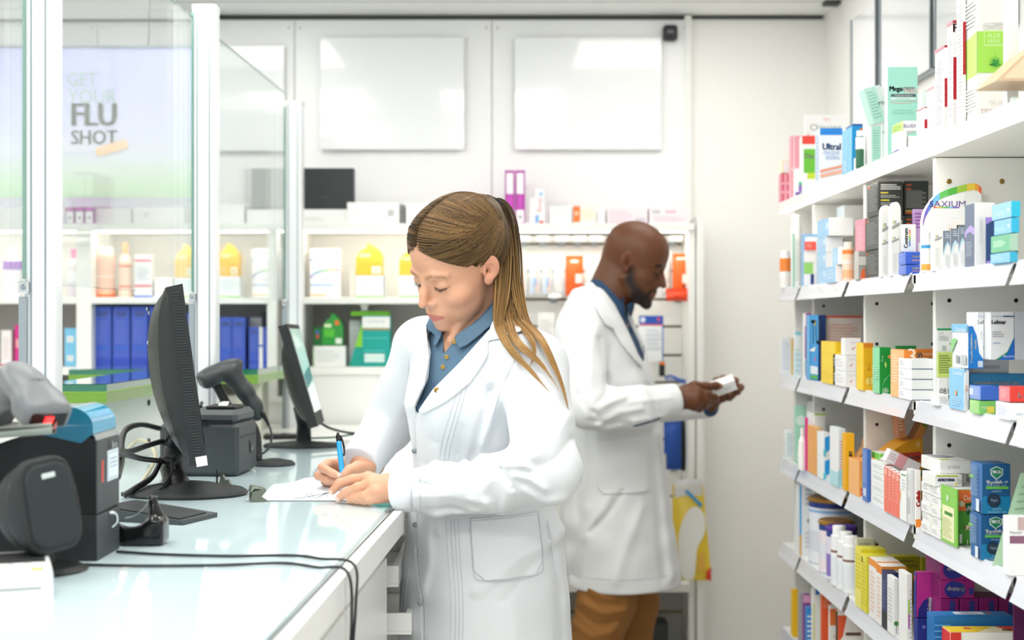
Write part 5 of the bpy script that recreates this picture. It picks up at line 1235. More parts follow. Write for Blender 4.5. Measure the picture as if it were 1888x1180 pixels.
rb(1, 1543, 1556, 1592, 378, 'pale blue-white box high at the back above the light blue stack', '#f5f5f5', '#d6e6f4', (), X=.87, zb=RL[1]+.15)
o = MB().box((.865, 3.71, 0), (1.1, 3.88, .149), print_mat('#ece9e4'), .001).build('carton', None, (0, 0, RL[1]+.0004)); tag(o, 'plain white carton at the back behind the light blue boxes', 'box')
zq = rb(1, 1522, 1541, 1556, 489, 'lower of two small light blue boxes in front of the stack', '#f3f4f5', '#a4cff0', [LN('S', .1, .2, .9, .8, 3, '#c4e0f5')], X=.782)
rb(1, 1526, 1545, 1561, 455, 'upper of two small light blue boxes in front of the stack', '#f3f4f5', '#a9d3f2', [LN('S', .1, .2, .9, .8, 3, '#c4e0f5')], X=.784, zb=zq+.001, rz=-6)
bottle(1566, 21, 446, 0, 'orange and cream tube standing before the pink box', '#f7d3ba', '#f6e9de', d=3.40, z=RL[1], sh='tube', band=[(.7, .8, '#f3863a'), (.1, .3, '#f5b489'), (.45, .55, '#f3e0d4')])
rb(1, 1577, 1595, 1600, 402, 'tall pink box left of the black boxes', '#f07a8c', '#f59aaa', [LN('S', .2, .5, .8, .9, 8, '#f7b6c0')], X=.80)
rb(1, 1575, 1583, 1597, 462, 'grey and orange printed pouch box at the foot of the pink box', '#a4a19c', '#c9c4be', [('q', 'F', [(.2, 0), (.9, 0), (.8, .45), (.4, .3)], '#ee6a34'), ('r', 'F', 0, .5, 1, .8, '#d8d4ce')], X=.783)
bk = '#3b3f3d'
kd = [LN('S', .15, .15, .85, .85, 9, '#7d807d'), ('r', 'S', .1, .88, .3, .93, '#d8702f'), LN('F', .1, .74, .9, .92, 3, '#d9dad6'), ('r', 'F', .1, .64, .4, .68, '#d9c94a'), LN('F', .1, .5, .85, .6, 2, '#a6a8a4'), ('r', 'F', .1, .42, .45, .46, '#d9c94a'), LN('F', .1, .28, .8, .38, 2, '#a6a8a4'), ('r', 'F', .1, .14, .6, .18, '#d9c94a')]
zq = rb(1, 1594, 1620, 1668, 459, 'black printed supplement box, bottom of its three-high stack', bk, '#565a58', kd, X=.80)
zq = rb(1, 1595, 1620, 1668, 397, 'black printed supplement box, middle of its three-high stack', bk, '#565a58', kd, X=.80, zb=zq+.0005)
rb(1, 1599, 1619, 1665, 334, 'black printed supplement box, topmost of its three-high stack', bk, '#4d514f', kd, X=.80, zb=zq+.0005)
kd2 = [('r', 'F', .08, .86, .3, .9, '#e0602f'), ('r', 'F', .08, .74, .28, .78, '#e0602f'), LN('F', .08, .2, .9, .72, 12, '#8f928e'), ('r', 'F', .05, .04, .6, .08, '#e0602f'), ('r', 'F', .05, .10, .7, .13, '#d9c94a')]
zq = rb(1, 1660, 1667, 1700, 459, 'black supplement box hidden at the bottom right behind the white tubes', bk, '#4d514f', kd2, X=.86)
zq = rb(1, 1660, 1667, 1712, 397, 'black supplement box lower in the right-hand black pair', bk, '#4d514f', kd2, X=.86, zb=zq+.0005)
rb(1, 1661, 1667, 1712, 333, 'black supplement box on top of the right-hand black pair', bk, '#4d514f', kd2, X=.86, zb=zq+.0005)
def tip(x0, x1, yt, label, X, yband=.62):
    d = F*X/(x0-944); w = (x1-x0)*d/F; z0 = RL[1]+.0004; h = HC-(yt-590)/F*d-z0
    pr = [(0, 0), (w, 0), (w, h-w*.9)]+[(w/2+w/2*math.cos(a), h-w*.9+w*.9*math.sin(a)) for a in np.linspace(0, math.pi, 11)[1:-1]]+[(0, h-w*.9)]
    m = MB().prism(pr, 0, .022, print_mat('#f4f4f3'), 'xz')
    f = lambda u, v, o: (u*w, -o, v*h)
    m.flat([(.1, yband), (.9, yband+.06), (.9, yband+.11), (.1, yband+.05)], f, print_mat('#a9a9a6'), .0004)
    for i, c in enumerate(('#8ed06a', '#f0b84a', '#6aa8e0')): m.flat([(.2+.12*i, yband+.08), (.28+.12*i, yband+.08), (.28+.12*i, yband+.13), (.2+.12*i, yband+.13)], f, print_mat(c), .0005)
    for i in range(9): m.flat([(.2, .1+.045*i), (.6, .1+.045*i), (.6, .115+.045*i), (.2, .115+.045*i)], f, print_mat('#dfdfdd'), .0005)
    return tag(m.build('display_tube', None, (X, d, z0)), label, 'box')
tip(1643, 1661, 372, 'tall white round-topped pack, the right one behind', .792)
tip(1625, 1643, 378, 'tall white round-topped pack, the left one behind', .792)
tip(1643, 1659, 422, 'shorter white round-topped pack, the right one in front', .783, .7)
tip(1625, 1641, 428, 'shorter white round-topped pack, the left one in front', .783, .7)
d_ = F*.800/(1668-944)
zq = rb(1, 1657, 1671, 1698, 488, 'lower of two royal blue boxes at the foot of the white round-topped packs', '#3b62cf', '#6f8ade', [('t', 'F', 'ZENELIS', .72, .62, .26, '#eef2fb', 0, .7, .0005), ('t', 'F', 'mareos', .72, .35, .22, '#f0b48a', 0, .6), LN('S', .15, .15, .85, .85, 4, '#93a8ea')], X=.782)
zq = rb(1, 1657, 1670, 1698, 464, 'upper of two royal blue boxes at the foot of the white round-topped packs', '#3b62cf', '#6f8ade', [('t', 'F', 'ZENELIS', .72, .62, .26, '#eef2fb', 0, .7, .0005), ('t', 'F', 'mareos', .72, .35, .22, '#f0b48a', 0, .6), LN('S', .15, .15, .85, .85, 4, '#93a8ea')], X=.782, zb=zq+.0005)
rb(1, 1661, 1662, 1689, 413, 'white box with dark upright lettering and a rainbow bar on the royal blue boxes', '#f7f7f6', '#eeeeee', [('t', 'F', 'Centrum', .30, .5, .27, '#2c3a34', math.pi/2, .7, .0005), ('r', 'F', .52, .2, .6, .4, '#3f78d0'), ('r', 'F', .52, .4, .6, .55, '#6cbf4a'), ('r', 'F', .52, .55, .6, .68, '#f0c63a'), ('r', 'F', .52, .68, .6, .8, '#ef6a3a')], X=.785, zb=zq+.001)
rb(1, 1682, 1684, 1712, 385, 'lilac and white box behind the box with a rainbow bar', '#c9a6d8', '#b48ac6', [LN('F', .1, .7, .6, .95, 5, '#9a5fb0'), ('r', 'F', .3, .1, .5, .5, '#f0ecf4')], X=.84)
# rainbow SAXIUM display
X = .79; d = 2.735; w = (1808-1700)*d/F; z0 = RL[1]+.0004; h = HC-(338-590)/F*d-z0; z = lambda y: (HC-(y-590)/F*d-z0)
top = bez([(0, 0, z(408)), (.06*w, 0, z(385)), (.25*w, 0, z(358)), (.55*w, 0, z(345)), (.88*w, 0, z(338)), (w, 0, z(346))], 22)
m = MB().prism([(0, 0), (w, 0)]+[(p[0], p[2]) for p in top[::-1]], 0, .018, print_mat('#f5f6f7'), 'xz')
rbw = ['#8a5fc4', '#7a6fd0', '#6a8ae0', '#7cc4f0', '#6cc86a', '#57bb4a', '#a8cf4a', '#f0d04a', '#f5a84a', '#ef6a4a']
for i in range(21):
    a, b = top[i], top[i+1]; wd = .013
    m.add([(a[0], -.0008, a[2]), (b[0], -.0008, b[2]), (b[0], -.0008, b[2]-wd*(1 if i > 2 else .9)), (a[0], -.0008, a[2]-wd*(1 if i > 2 else .9))], [(0, 3, 2, 1)], print_mat(rbw[min(9, i*10//21)]))
f = lambda u, v, o: (u*w, -o, z(338)*v)
g = lambda u, v, o: (.42*w+u, -o-.0002, z(376)+v)
m.text('SAXIUM', g, 0, 0, .0115, print_mat('#6a4a94'), sx=1.2, off=.0006)
for i in range(10): m.add([f(.18+.044*i, .735, .0008), f(.224+.044*i, .735, .0008), f(.224+.044*i, .722, .0008), f(.18+.044*i, .722, .0008)], [(0, 3, 2, 1)], print_mat(rbw[9-i]))
m.flat([(.03, .45), (.65, .45), (.55, .41), (.03, .39)], f, print_mat('#8b9be0'), .0005); m.flat([(.6, .40), (.9, .43), (.97, .39), (.8, .37), (.66, .35)], f, print_mat('#5fc06a'), .0007)
m.flat([(.08, .2), (.3, .42), (.3, .36), (.12, .17)], f, print_mat('#5a55b8'), .0006)
m.text('S', lambda u, v, o: (.22*w+u, -o, z(440)+v), 0, 0, .012, print_mat('#6a4a94'), off=.0006)
tag(m.build('display_box', None, (X, d, z0)), 'large white display board with a broad rainbow arc on the second shelf', 'box')
bottle(1711, 19, 428, 0, 'white tube with blue and orange bands before the rainbow display', '#f5f5f4', '#f3f3f3', d=2.71, z=RL[1], sh='tube', band=[(.60, .68, '#3f9fd8'), (.05, .2, '#f5ad4a')])
tip(1722, 1738, 412, 'white round-topped pack standing before the rainbow display', .784, .62)
def wav(x0, xc, x1, yt, label, X=.784, cf='#7f8b9c', wv='#bfe2f2'):
    return rb(1, x0, xc, x1, yt, label, '#f3f4f6', None, [('q', 'F', [(0, 1), (1, 1), (1, .62), (.6, .72), (.3, .62), (0, .4)], cf), ('q', 'F', [(0, .4), (.3, .62), (.6, .72), (1, .62), (1, .57), (.6, .65), (.3, .52), (0, .3)], wv), LN('F', .3, .8, .9, .95, 3, '#c3cad4'), LN('F', .3, .1, .8, .4, 6, '#dfe2e6')], X=X)
wav(1738, 1738.5, 1752, 425, 'grey-blue wave-patterned slim box, the first of three'); wav(1752, 1752.5, 1767, 421, 'grey-blue wave-patterned slim box, the second of three'); wav(1767, 1767.5, 1779, 416, 'grey-blue wave-patterned slim box, the third of three')
rb(1, 1742, 1744, 1780, 405, 'small white box with a red letter behind the wave-patterned ones', '#f3f0ee', None, [('t', 'F', 'm', .2, .8, .2, '#c84a3a', math.pi/2), ('r', 'F', .55, .5, 1, .9, '#4a4444')], X=.82)
rb(1, 1779, 1797, 1835, 373, 'tall slate and white carton with a lilac curve', '#f3f3f5', '#6f7b90', [('q', 'S', [(0, .55), (.3, .62), (.6, .66), (1, .6), (1, .48), (.6, .55), (.3, .54), (0, .45)], '#b9a4de'), ('q', 'S', [(.0, .0), (.55, 0), (.3, .0)], '#8f7fc4'), LN('S', .2, .16, .8, .4, 7, '#a3adbc'), ('t', 'F', 'dermaclean', .25, .55, .2, '#dddde2', math.pi/2, .5)], X=.788)
rb(1, 1817, 1818, 1840, 400, 'navy box with a violet edge and pale ring symbol', '#2f4a7e', None, [('q', 'F', [(0, 1), (1, 1), (0, .85)], '#a58ae0'), ('c', 'F', .75, .72, .13, '#8fd4cf'), ('c', 'F', .75, .72, .08, '#2f4a7e'), ('r', 'F', 0, 0, 1, .1, '#a58ae0')], X=.80)
zq = rb(1, 1826, 1880, 1894, 461, 'light blue box at the bottom of the four by the right edge', '#36b0d2', '#8fc6ec', [LN('S', .1, .2, .6, .8, 3, '#b6dcf4')], X=.782)
zq = rb(1, 1827, 1879, 1894, 427, 'green box in the stack of blue boxes by the right edge', '#a7c9b4', '#7cc09a', [LN('S', .15, .3, .75, .7, 4, '#c9ead6')], X=.782, zb=zq+.0005)
zq = rb(1, 1833, 1879, 1894, 398, 'light blue box second from the top by the right edge', '#2fb0d6', '#93c8ee', [LN('S', .1, .2, .7, .5, 2, '#b6dcf4'), ('r', 'S', .8, .4, .92, .6, '#d4e8f7')], X=.784, zb=zq+.0005)
rb(1, 1829, 1877, 1894, 367, 'light blue box on top of the stack by the right edge', '#2cb8d8', '#9fd0f2', [LN('S', .1, .2, .7, .5, 2, '#c0e2f6'), ('r', 'S', .8, .4, .92, .6, '#dcedf9')], X=.784, zb=zq+.0005)
# ================= third shelf
rb(2, 1437, 1441, 1458, 622, 'pale blue-white carton at the far end of the third shelf', '#eef1f6', '#f2f3f5', [LN('F', .1, .1, .9, .9, 9, '#d6dfee')], X=.783)
rb(2, 1458, 1459, 1464, 623, 'narrow tan box edge near the far end of the third shelf', '#dcc08a', None, (), X=.79)
zq = rb(2, 1463, 1465, 1478, 645, 'lower pale aqua box beside the tan edge', '#d9edf0', None, [LN('F', .1, .1, .9, .9, 4, '#b9dde4')], X=.783)
rb(2, 1464, 1466, 1477, 611, 'upper pale aqua box beside the tan edge', '#e6f1f2', None, [('r', 'F', 0, .8, 1, 1, '#8fd3e0')], X=.784, zb=zq+.0005)
rb(2, 1477, 1486, 1495, 577, 'tall white carton with a purple and teal side on the third shelf', '#c94aa0', '#f2f2f4', [('r', 'S', .7, .3, 1, .8, '#6b3aa0'), ('r', 'S', .7, .05, 1, .28, '#5fc4bc')], X=.795)
rb(2, 1488, 1509, 1523, 580, 'bright blue box with a yellow disc on the third shelf', '#16356e', '#1f9be0', [('c', 'S', .72, .88, .045, '#f3d02a'), ('t', 'S', 'TU', .75, .74, .5, '#f2f8fd', 0, .7, .001), ('c', 'S', .75, .33, .04, '#e84a94'), ('q', 'S', [(.2, .45), (.8, .52), (.7, .44)], '#f3f3f3'), ('r', 'S', .0, .0, .3, 1, '#5fb4ea'), ('r', 'S', .35, .1, 1, .22, '#e3eef6'), ('r', 'S', .35, .03, 1, .08, '#56b84a')], X=.786)
rb(2, 1510, 1516, 1590, 582, 'large white carton with red lines behind the yellow box', '#f4e9e4', '#f6eceb', [('r', 'F', 0, .97, 1, 1, '#ef5a4a'), ('r', 'S', .7, 0, 1, 1, '#ee6a5c'), LN('F', .15, .6, .9, .88, 6, '#f0c3b6')], X=.80)
rb(2, 1514, 1540, 1552, 630, 'plain yellow carton in front of the red and white one', '#f4c81e', '#f7d63f', [('r', 'S', .0, .72, 1, .73, '#e9bc2a'), LN('S', .1, .1, .8, .3, 4, '#f3cb35')], X=.783)
ck = [('q', 'F', [(.4, .35), (.5, .28), (.72, .52), (.5, .38)], '#e0503a'), ('t', 'F', 'Magnesio', .6, .75, .1, '#c9b9c6', 0, .6)]
rb(2, 1536, 1560, 1580, 655, ['white box with a red tick, lowest of the three-high pile', 'white box with a red tick, middle of the three-high pile'], '#f4f2f2', '#f6f6f6', ck+[LN('S', .1, .2, .8, .8, 3, '#e3e3e6')], X=.783)
rb(2, 1551, 1558, 1587, 623, 'white box with a red tick on top of the three-high pile', '#f4f2f2', '#f6f6f6', ck, X=.786, zb=zat(1560, 655, .783)+.0005)
rb(2, 1606, 1630, 1652, 630, 'yellow carton behind the green box', '#f3c92c', '#f3c92c', (), X=.87)
rb(2, 1579, 1592, 1610, 632, 'yellow and orange box left of the green box', '#f2b81c', '#f6cf2e', [('r', 'F', 0, .9, 1, 1, '#e8881c'), ('t', 'F', 'Bion', .55, .5, .3, '#c8882a', math.pi/2, .3), ('c', 'F', .6, .2, .13, '#f7d96a'), ('t', 'F', 'Spectral', .6, .2, .2, '#8a7a2a', math.pi/2, .2), ('r', 'S', 0, .6, 1, .61, '#e9ba22')], X=.783)
rb(2, 1609, 1622, 1643, 640, 'green and mint carton with a round white emblem', '#14973a', '#8fd8a8', [('c', 'F', .5, .07, .06, '#e2f4e6'), ('c', 'F', .5, .07, .05, '#14973a'), ('r', 'F', .35, .06, .65, .075, '#e2f4e6'), ('r', 'F', .47, .03, .53, .11, '#e2f4e6'), ('c', 'F', .85, .8, .07, '#ef9a4a'), ('q', 'F', [(.1, .1), (.4, .3), (.95, .45), (.4, .27)], '#8fd8a8'), ('q', 'F', [(.4, .65), (.5, .7), (.6, .62), (.5, .55)], '#c9ec7a'), LN('S', .1, .3, .8, .6, 6, '#b9ecc8'), ('t', 'F', '750 mg', .2, .75, .12, '#d4f0da', math.pi/2, .2)], X=.784)
rb(2, 1650, 1652, 1690, 637, 'dark green carton lying behind the orange box', '#2a9a4a', None, [LN('F', .1, .3, .8, .9, 2, '#8fd0a0')], X=.88)
rb(2, 1642, 1667, 1690, 645, 'orange carton with pale side print', '#f49a4c', '#f9bf86', [('r', 'F', 0, .85, 1, 1, '#f08a34'), LN('S', .15, .3, .6, .9, 10, '#fbd9b6'), ('t', 'F', '3', .6, .88, .3, '#fbe9d6')], X=.785)
rb(2, 1684, 1686, 1729, 643, 'orange carton with a white number 30 behind the white flat boxes', '#f08a34', None, [('t', 'F', '30', .17, .86, .2, '#fdf3e6', 0, .3, .0006), ('t', 'F', 'comprimidos', .64, .9, .11, '#fdf3e6', 0, .6), ('t', 'F', 'Sabor Naranja', .64, .81, .12, '#fdf3e6', 0, .62, .0004), ('r', 'F', .02, .75, .06, .95, '#f7e2cc')], X=.83)
rb(2, 1657, 1686, 1731, 662, ['white flat box, bottom one of the four-high flat stack', 'white flat box, second from the bottom of the flat stack', 'white flat box, third from the bottom of the flat stack', 'white flat box on top of the four-high flat stack'], '#f0f1f2', '#f4f5f7', [LN('S', .1, .25, .4, .75, 3, '#c9cbd4'), ('r', 'F', 0, .0, 1, .06, '#5d6f9a')], X=.784)
rb(2, 1716, 1729, 1749, 727, 'small white box in front of the flat stack', '#f3f4f4', '#f1f2f4', [LN('F', .2, .2, .9, .8, 3, '#d3d3da')], X=.781)
zc_ = rb(2, 1727, 1730, 1748, 697, 'white box with a tiny number at the foot of the lime box', '#f4f4f4', None, [('t', 'F', '081', .6, .5, .3, '#5a5a5c')], X=.80)
zc_ = rb(2, 1727, 1728.5, 1757, 649, 'lime green box with dark print under the white-green box', '#cfe37a', None, [LN('F', .1, .15, .85, .9, 8, '#8aa04a')], X=.80, zb=zc_+.0005)
rb(2, 1727, 1727.5, 1757, 605, 'white box with a green top edge on the lime box', '#f3f5f1', None, [('r', 'F', 0, .92, 1, 1, '#1f9a5a'), ('r', 'F', .9, .9, 1, 1, '#7fdc3a'), ('t', 'F', 'Ixpand', .25, .8, .06, '#7a9a8a', 0, .4), LN('F', .1, .45, .7, .7, 3, '#cfd6d0'), ('r', 'F', .3, .05, .55, .25, '#b9c6c0'), ('r', 'F', .75, .3, .95, .36, '#8fd06a')], X=.80, zb=zc_+.0005)
zc_ = rb(2, 1750, 1778, 1787, 680, 'lower pale blue sided box standing under the box with vertical white lettering', '#f4f4f4', '#8fc8ec', [('q', 'F', [(0, .9), (.5, 1), (1, .95), (1, 1), (0, 1)], '#3f9fdc'), ('r', 'F', .12, .0, .3, .5, '#e2e2e4'), LN('F', .15, .45, .7, .62, 3, '#f0b89a'), ('r', 'F', .6, .05, .8, .3, '#c9c9cc'), ('t', 'S', 'Caramelos', .6, .9, .12, '#eef6fc', 0, .8), ('c', 'S', .5, .4, .07, '#f5a86a'), LN('S', .2, .1, .8, .3, 4, '#b9dff5')], X=.783)
rb(2, 1756, 1785, 1813, 597, 'upper white and blue box with vertical white lettering on the third shelf', '#f5f6f7', '#eef4f9', [('q', 'F', [(.0, 0), (1, 0), (1, .2), (.72, .35), (.55, .75), (.3, .95), (0, .95)], '#1f7fd0'), ('t', 'F', 'Caramelos Antibióticos', .20, .45, .135, '#f4faff', math.pi/2, .82, .0005), ('t', 'F', 'Fecofar', .46, .55, .14, '#f4faff', math.pi/2, .3, .0005), ('t', 'F', 'FECOFAR', .86, .75, .09, '#9aa4a4', math.pi/2, .25), ('r', 'F', .62, .03, .95, .17, '#d8e6f0'), ('r', 'S', 0, .82, 1, 1, '#7fbfe8'), ('t', 'S', 'Caramelos', .55, .88, .12, '#f2f8fc', 0, .8), ('r', 'S', .3, .1, .5, .28, '#9aa0a4'), ('r', 'S', .6, .08, .95, .3, '#c0c4c6'), ('q', 'S', [(0, .3), (.4, .65), (.2, .68), (0, .6)], '#8fcc8a')], X=.785, zb=zc_+.0006)
ltx = [('q', 'F', [(1, 0), (1, .48), (.72, .15), (.3, 0)], '#1f6fd0'), ('q', 'F', [(.3, 0), (.72, .15), (1, .48), (.7, .17), (.2, .0)], '#3fa84a'), ('t', 'F', 'Lefmar', .35, .79, .15, '#3c4146', 0, .6, .0004), ('t', 'F', 'Caramelos', .28, .91, .08, '#9ab0cc', 0, .45), ('t', 'F', 'Antibióticos', .75, .91, .085, '#4a78b8', 0, .45, .0004), LN('F', .06, .46, .55, .6, 3, '#b9bcc0'), ('r', 'F', .1, .34, .4, .36, '#8aa6cc'), ('t', 'F', 'Bicortex', .83, .08, .06, '#dbe8f6')]
dl = 2.42
o1 = carton('medicine_box', (px2x(1812, dl), dl+.07, RL[2]+.0004), (px2x(1887, dl), dl+.16, py2z(664, dl)), '#dfe1e2', '#c9ccce', None, [LN('F', .05, .5, .95, .9, 3, '#b9bec2')], 'grey-white carton lying beneath the white box with a blue and green curve', 'box')
carton('medicine_box', (px2x(1826, dl), dl, py2z(664, dl)+.0005), (px2x(1870, dl), dl+.09, py2z(575, dl)), '#f1f3f4', None, None, ltx, 'white box with a blue and green curve at its lower corner', 'box')
carton('medicine_box', (px2x(1813, dl), dl+.03, py2z(664, dl)+.0005), (px2x(1825.5, dl), dl+.09, py2z(575, dl)), '#eceef0', None, None, [('t', 'F', 'Lef', .5, .79, .6, '#4a4e52'), ('t', 'F', 'Cara', .5, .91, .35, '#9ab0cc'), ('r', 'F', 0, .24, 1, .25, '#3a4450'), LN('F', .1, .5, .9, .6, 2, '#b9bcc0')], 'partly hidden box just left of the box with a blue and green curve', 'box')
carton('medicine_box', (px2x(1871, dl), dl+.0, py2z(664, dl)+.0005), (px2x(1905, dl), dl+.09, py2z(574, dl)), '#cdd1d6', None, None, (), 'plain grey-white box side right of the box with a blue and green curve', 'box')
zc_ = rb(2, 1788, 1806, 1836, 739, 'light green small box at the foot of the red box', '#7ecb6a', '#a6dc86', [('t', 'F', 'YES', .3, .5, .2, '#e8f6dc'), ('r', 'F', .45, .1, .9, .6, '#e8dc5a'), LN('S', .1, .1, .9, .9, 6, '#c6ecb0')], X=.781)
rb(2, 1836, 1862, 1900, 743, 'white small box under the red box at the right edge', '#eef0f2', '#f1f2f4', [LN('S', .1, .2, .8, .8, 4, '#c9cfe4'), LN('F', .3, .3, .7, .4, 1, '#9fb4cc')], X=.781)
rb(2, 1786, 1788, 1900, 688, 'long teal-blue box lying behind the small blue and red boxes', '#2e7fb0', None, [('t', 'F', 'Caramelos Fecofar Free', .43, .76, .14, '#f2f8fb', 0, .74, .0005), LN('F', .05, .58, .6, .66, 2, '#8fc0dc'), ('q', 'F', [(.25, .45), (.55, .52), (1, .5), (1, .35), (.3, .3)], '#d8e8f0'), ('c', 'F', .28, .5, .08, '#d8703a'), ('t', 'F', 'mentol', .45, .44, .1, '#3f78c0')], X=.7955)
zs_ = zc_
rb(2, 1788, 1808, 1842, 712, 'blue box with a pale side in front of the long teal-blue box', '#3f6fd0', '#8fa9e2', [('r', 'S', .0, .3, .35, .8, '#d4dcf2'), LN('S', .45, .2, .9, .8, 4, '#a9bcec')], X=.783, zb=zs_+.0006)
rb(2, 1812, 1838, 1848, 706, 'second pale blue sided box, its near end bright blue', '#2f62c8', '#8fb0ea', [('r', 'S', .05, .15, .4, .75, '#dbe4f6')], X=.80, zb=zs_+.0006, dd=None) if False else None
rb(2, 1842, 1862, 1905, 713, 'red box with white writing at the right picture edge', '#e0382c', '#e88a94', [('t', 'F', 'L-as', .62, .45, .35, '#fbeeee', 0, .6, .0008), LN('S', .2, .2, .8, .8, 4, '#f0b4b8')], X=.783, zb=zat(1862, 743, .781)+.0006)
# ================= fourth shelf
rb(3, 1445, 1449, 1463, 794, 'pale blue-white box at the far end of the fourth shelf', '#edf1f2', None, [LN('F', .1, .1, .9, .9, 8, '#c6dde2')], X=.783)
rb(3, 1464, 1467, 1486, 748, 'tall sea green carton near the far end of the fourth shelf', '#a8dcc4', '#b9e2cf', [('c', 'F', .5, .75, .12, '#dff1e8'), ('r', 'F', .2, .25, .9, .4, '#56c49a'), LN('F', .1, .05, .9, .2, 3, '#dff1e8')], X=.79)
bottle(1481, 16, 790, 0, 'small white rounded bottle before the sea green carton', '#f3f3f2', '#f4f4f4', d=3.80, z=RL[3], sh='round')
zk = zat(1503, 797, .86)
rb(3, 1486, 1505, 1573, 742, ['white box framed in magenta, lowest of three', 'white box framed in magenta, middle of three', 'white box framed in magenta, topmost of three'], '#eceeec', '#efeff0', [('r', 'F', 0, .88, 1, 1, '#c42a8a'), ('r', 'F', .94, 0, 1, 1, '#c42a8a'), LN('F', .3, .3, .8, .7, 2, '#c9d2d2')], X=.86, zb=zk+.0005)
o = MB().box((.862, 4.03, 0), (1.09, 4.14, zk-RL[3]-.0006), print_mat('#d8d4cf'), .001).build('carton', None, (0, 0, RL[3]+.0004)); tag(o, 'pale carton carrying the three magenta-framed boxes', 'box')
rb(3, 1488, 1501, 1522, 762, 'white box with a lime top in front of the magenta-framed boxes', '#eef0ec', '#f3f5f4', [('r', 'F', 0, .97, 1, 1, '#a6cf4a'), LN('F', .2, .2, .8, .8, 6, '#d0dad6')], X=.80)
rb(3, 1484, 1486, 1490, 770, 'narrow magenta box edge left of the orange boxes', '#e0228a', None, (), X=.784)
og = [LN('F', .1, .2, .6, .8, 4, '#f6cf9a'), ('r', 'F', .3, .3, .7, .6, '#f4ead8')]
rb(3, 1489, 1505, 1517, 788, ['cream and amber box, lowest of three by the magenta edge', 'cream and amber box, middle of three by the magenta edge', 'cream and amber box, topmost of three by the magenta edge'], '#efc088', '#eda95a', og, X=.785)
rb(3, 1507, 1518, 1531, 798, ['lower blue and white small carton with a blue cap print', 'upper blue and white small carton with a blue cap print'], '#f3f5f7', '#f3f5f7', [('q', 'F', [(.2, .1), (1, .3), (1, .9), (.2, .8)], '#2a9fe6'), ('r', 'F', 0, 0, .4, .3, '#6fd0e0')], X=.783)
rb(3, 1530, 1546, 1559, 790, 'tall white box fading to aqua left of the yellow box', '#e6f0f3', '#f1f1f2', [('r', 'F', 0, 0, 1, .3, '#9fd6e6'), ('r', 'S', 0, 0, 1, .25, '#b6e0ea'), LN('F', .15, .3, .85, .8, 10, '#e3b9b4')], X=.783)
rb(3, 1553, 1562, 1578, 800, 'yellow box with large vertical dark lettering on the fourth shelf', '#f6bd22', '#f2b21c', [('t', 'F', 'D.R.SELBY', .55, .52, .38, '#2a3450', math.pi/2, .85, .0008)], X=.784)
rb(3, 1563, 1584, 1612, 850, 'orange and cream patterned pouch box with faces on it', '#f3a860', '#f6b877', [('c', 'F', .5, .8, .12, '#fbe0c4'), ('c', 'F', .4, .83, .02, '#3a2a20'), ('c', 'F', .65, .83, .02, '#3a2a20'), ('r', 'F', .1, .05, .9, .25, '#e8502a'), ('r', 'F', .1, .3, .5, .45, '#f4d24a'), ('t', 'F', 'Redoxitos', .5, .15, .1, '#fbe8c8', 0, .7)], X=.786)
# animal shaped orange display
X = .835; d = F*X/(1590-944); z0 = RL[3]+.0004; w = (1632-1575)*d/F; h = HC-(806-590)/F*d-z0
P = [(0, 0), (w, 0), (w, .72*h), (.93*w, .86*h), (.82*w, .90*h), (.70*w, .84*h), (.62*w, .95*h), (.5*w, h), (.40*w, .93*h), (.34*w, .78*h), (.12*w, .62*h), (0, .4*h)]
m = MB().prism(P, 0, .05, print_mat('#f3ae5c'), 'xz'); f = lambda u, v, o: (u*w, -o, v*h)
for (u, v, r, c) in ((.2, .42, .16, '#f7c6a0'), (.5, .86, .05, '#f9dcb0'), (.83, .79, .035, '#6a3a24'), (.64, .76, .03, '#6a3a24')): m.flat([(u+r*math.cos(a), v+r*math.sin(a)) for a in np.linspace(0, 6.28, 13)[:-1]], f, print_mat(c), .0006)
tag(m.build('display_box', None, (px2x(1577, d), d, z0)), 'orange cut-out display shaped like little animals', 'box')
# yellow dome display
X = .84; d = 3.19; z0 = RL[3]+.0004; x0 = px2x(1616, d); w = (1701-1616)*d/F; h = HC-(809-590)/F*d-z0
P = [(0, 0), (w, 0), (w, h)]+[(w*(1-u), h*(.44+.56*(1-u**2.2))) for u in np.linspace(.3, 1, 9)]
m = MB().prism(P, 0, .10, print_mat('#eba31c'), 'xz'); f = lambda u, v, o: (u*w, -o, v*h)
m.flat([(.35, .60), (.95, .62), (.98, .70), (.95, .79), (.4, .75), (.33, .68)], f, print_mat('#c9402c'), .0005)
m.text('doxitos', lambda u, v, o: (.68*w+u, -o, .70*h+v), 0, 0, .012, print_mat('#f7e9da'), off=.0009, bold=.0004)
m.flat([(.90+.05*math.cos(a), .91+.055*math.sin(a)) for a in np.linspace(0, 6.28, 13)[:-1]], f, print_mat('#f4c86a'), .0005)
m.flat([(.8, .4), (.95, .46), (1, .5), (1, .38), (.85, .33)], f, print_mat('#2f7a34'), .0005)
tag(m.build('display_box', None, (x0, d, z0)), 'golden yellow dome-topped display box with a red badge on the fourth shelf', 'box')
def tilted(lo, hi, px, py, d, cf, cs, dec, label, ry, rz=0):
    o = carton('medicine_box', (0, 0, 0), tuple(np.array(hi)-np.array(lo)), cf, cs, None, dec, label, 'box'); o.location = tuple(W(px, py, d)); o.rotation_euler = (0, math.radians(ry), math.radians(rz)); return o
tilted((0, 0, 0), (.016, .05, .075), 1658, 808, 3.22, '#e59a6a', '#c98a64', [LN('F', .1, .2, .7, .8, 6, '#f6d0b0'), ('r', 'F', .1, .85, .6, .95, '#c84a34')], 'small orange and tan box standing on the dome display, left one', -6)
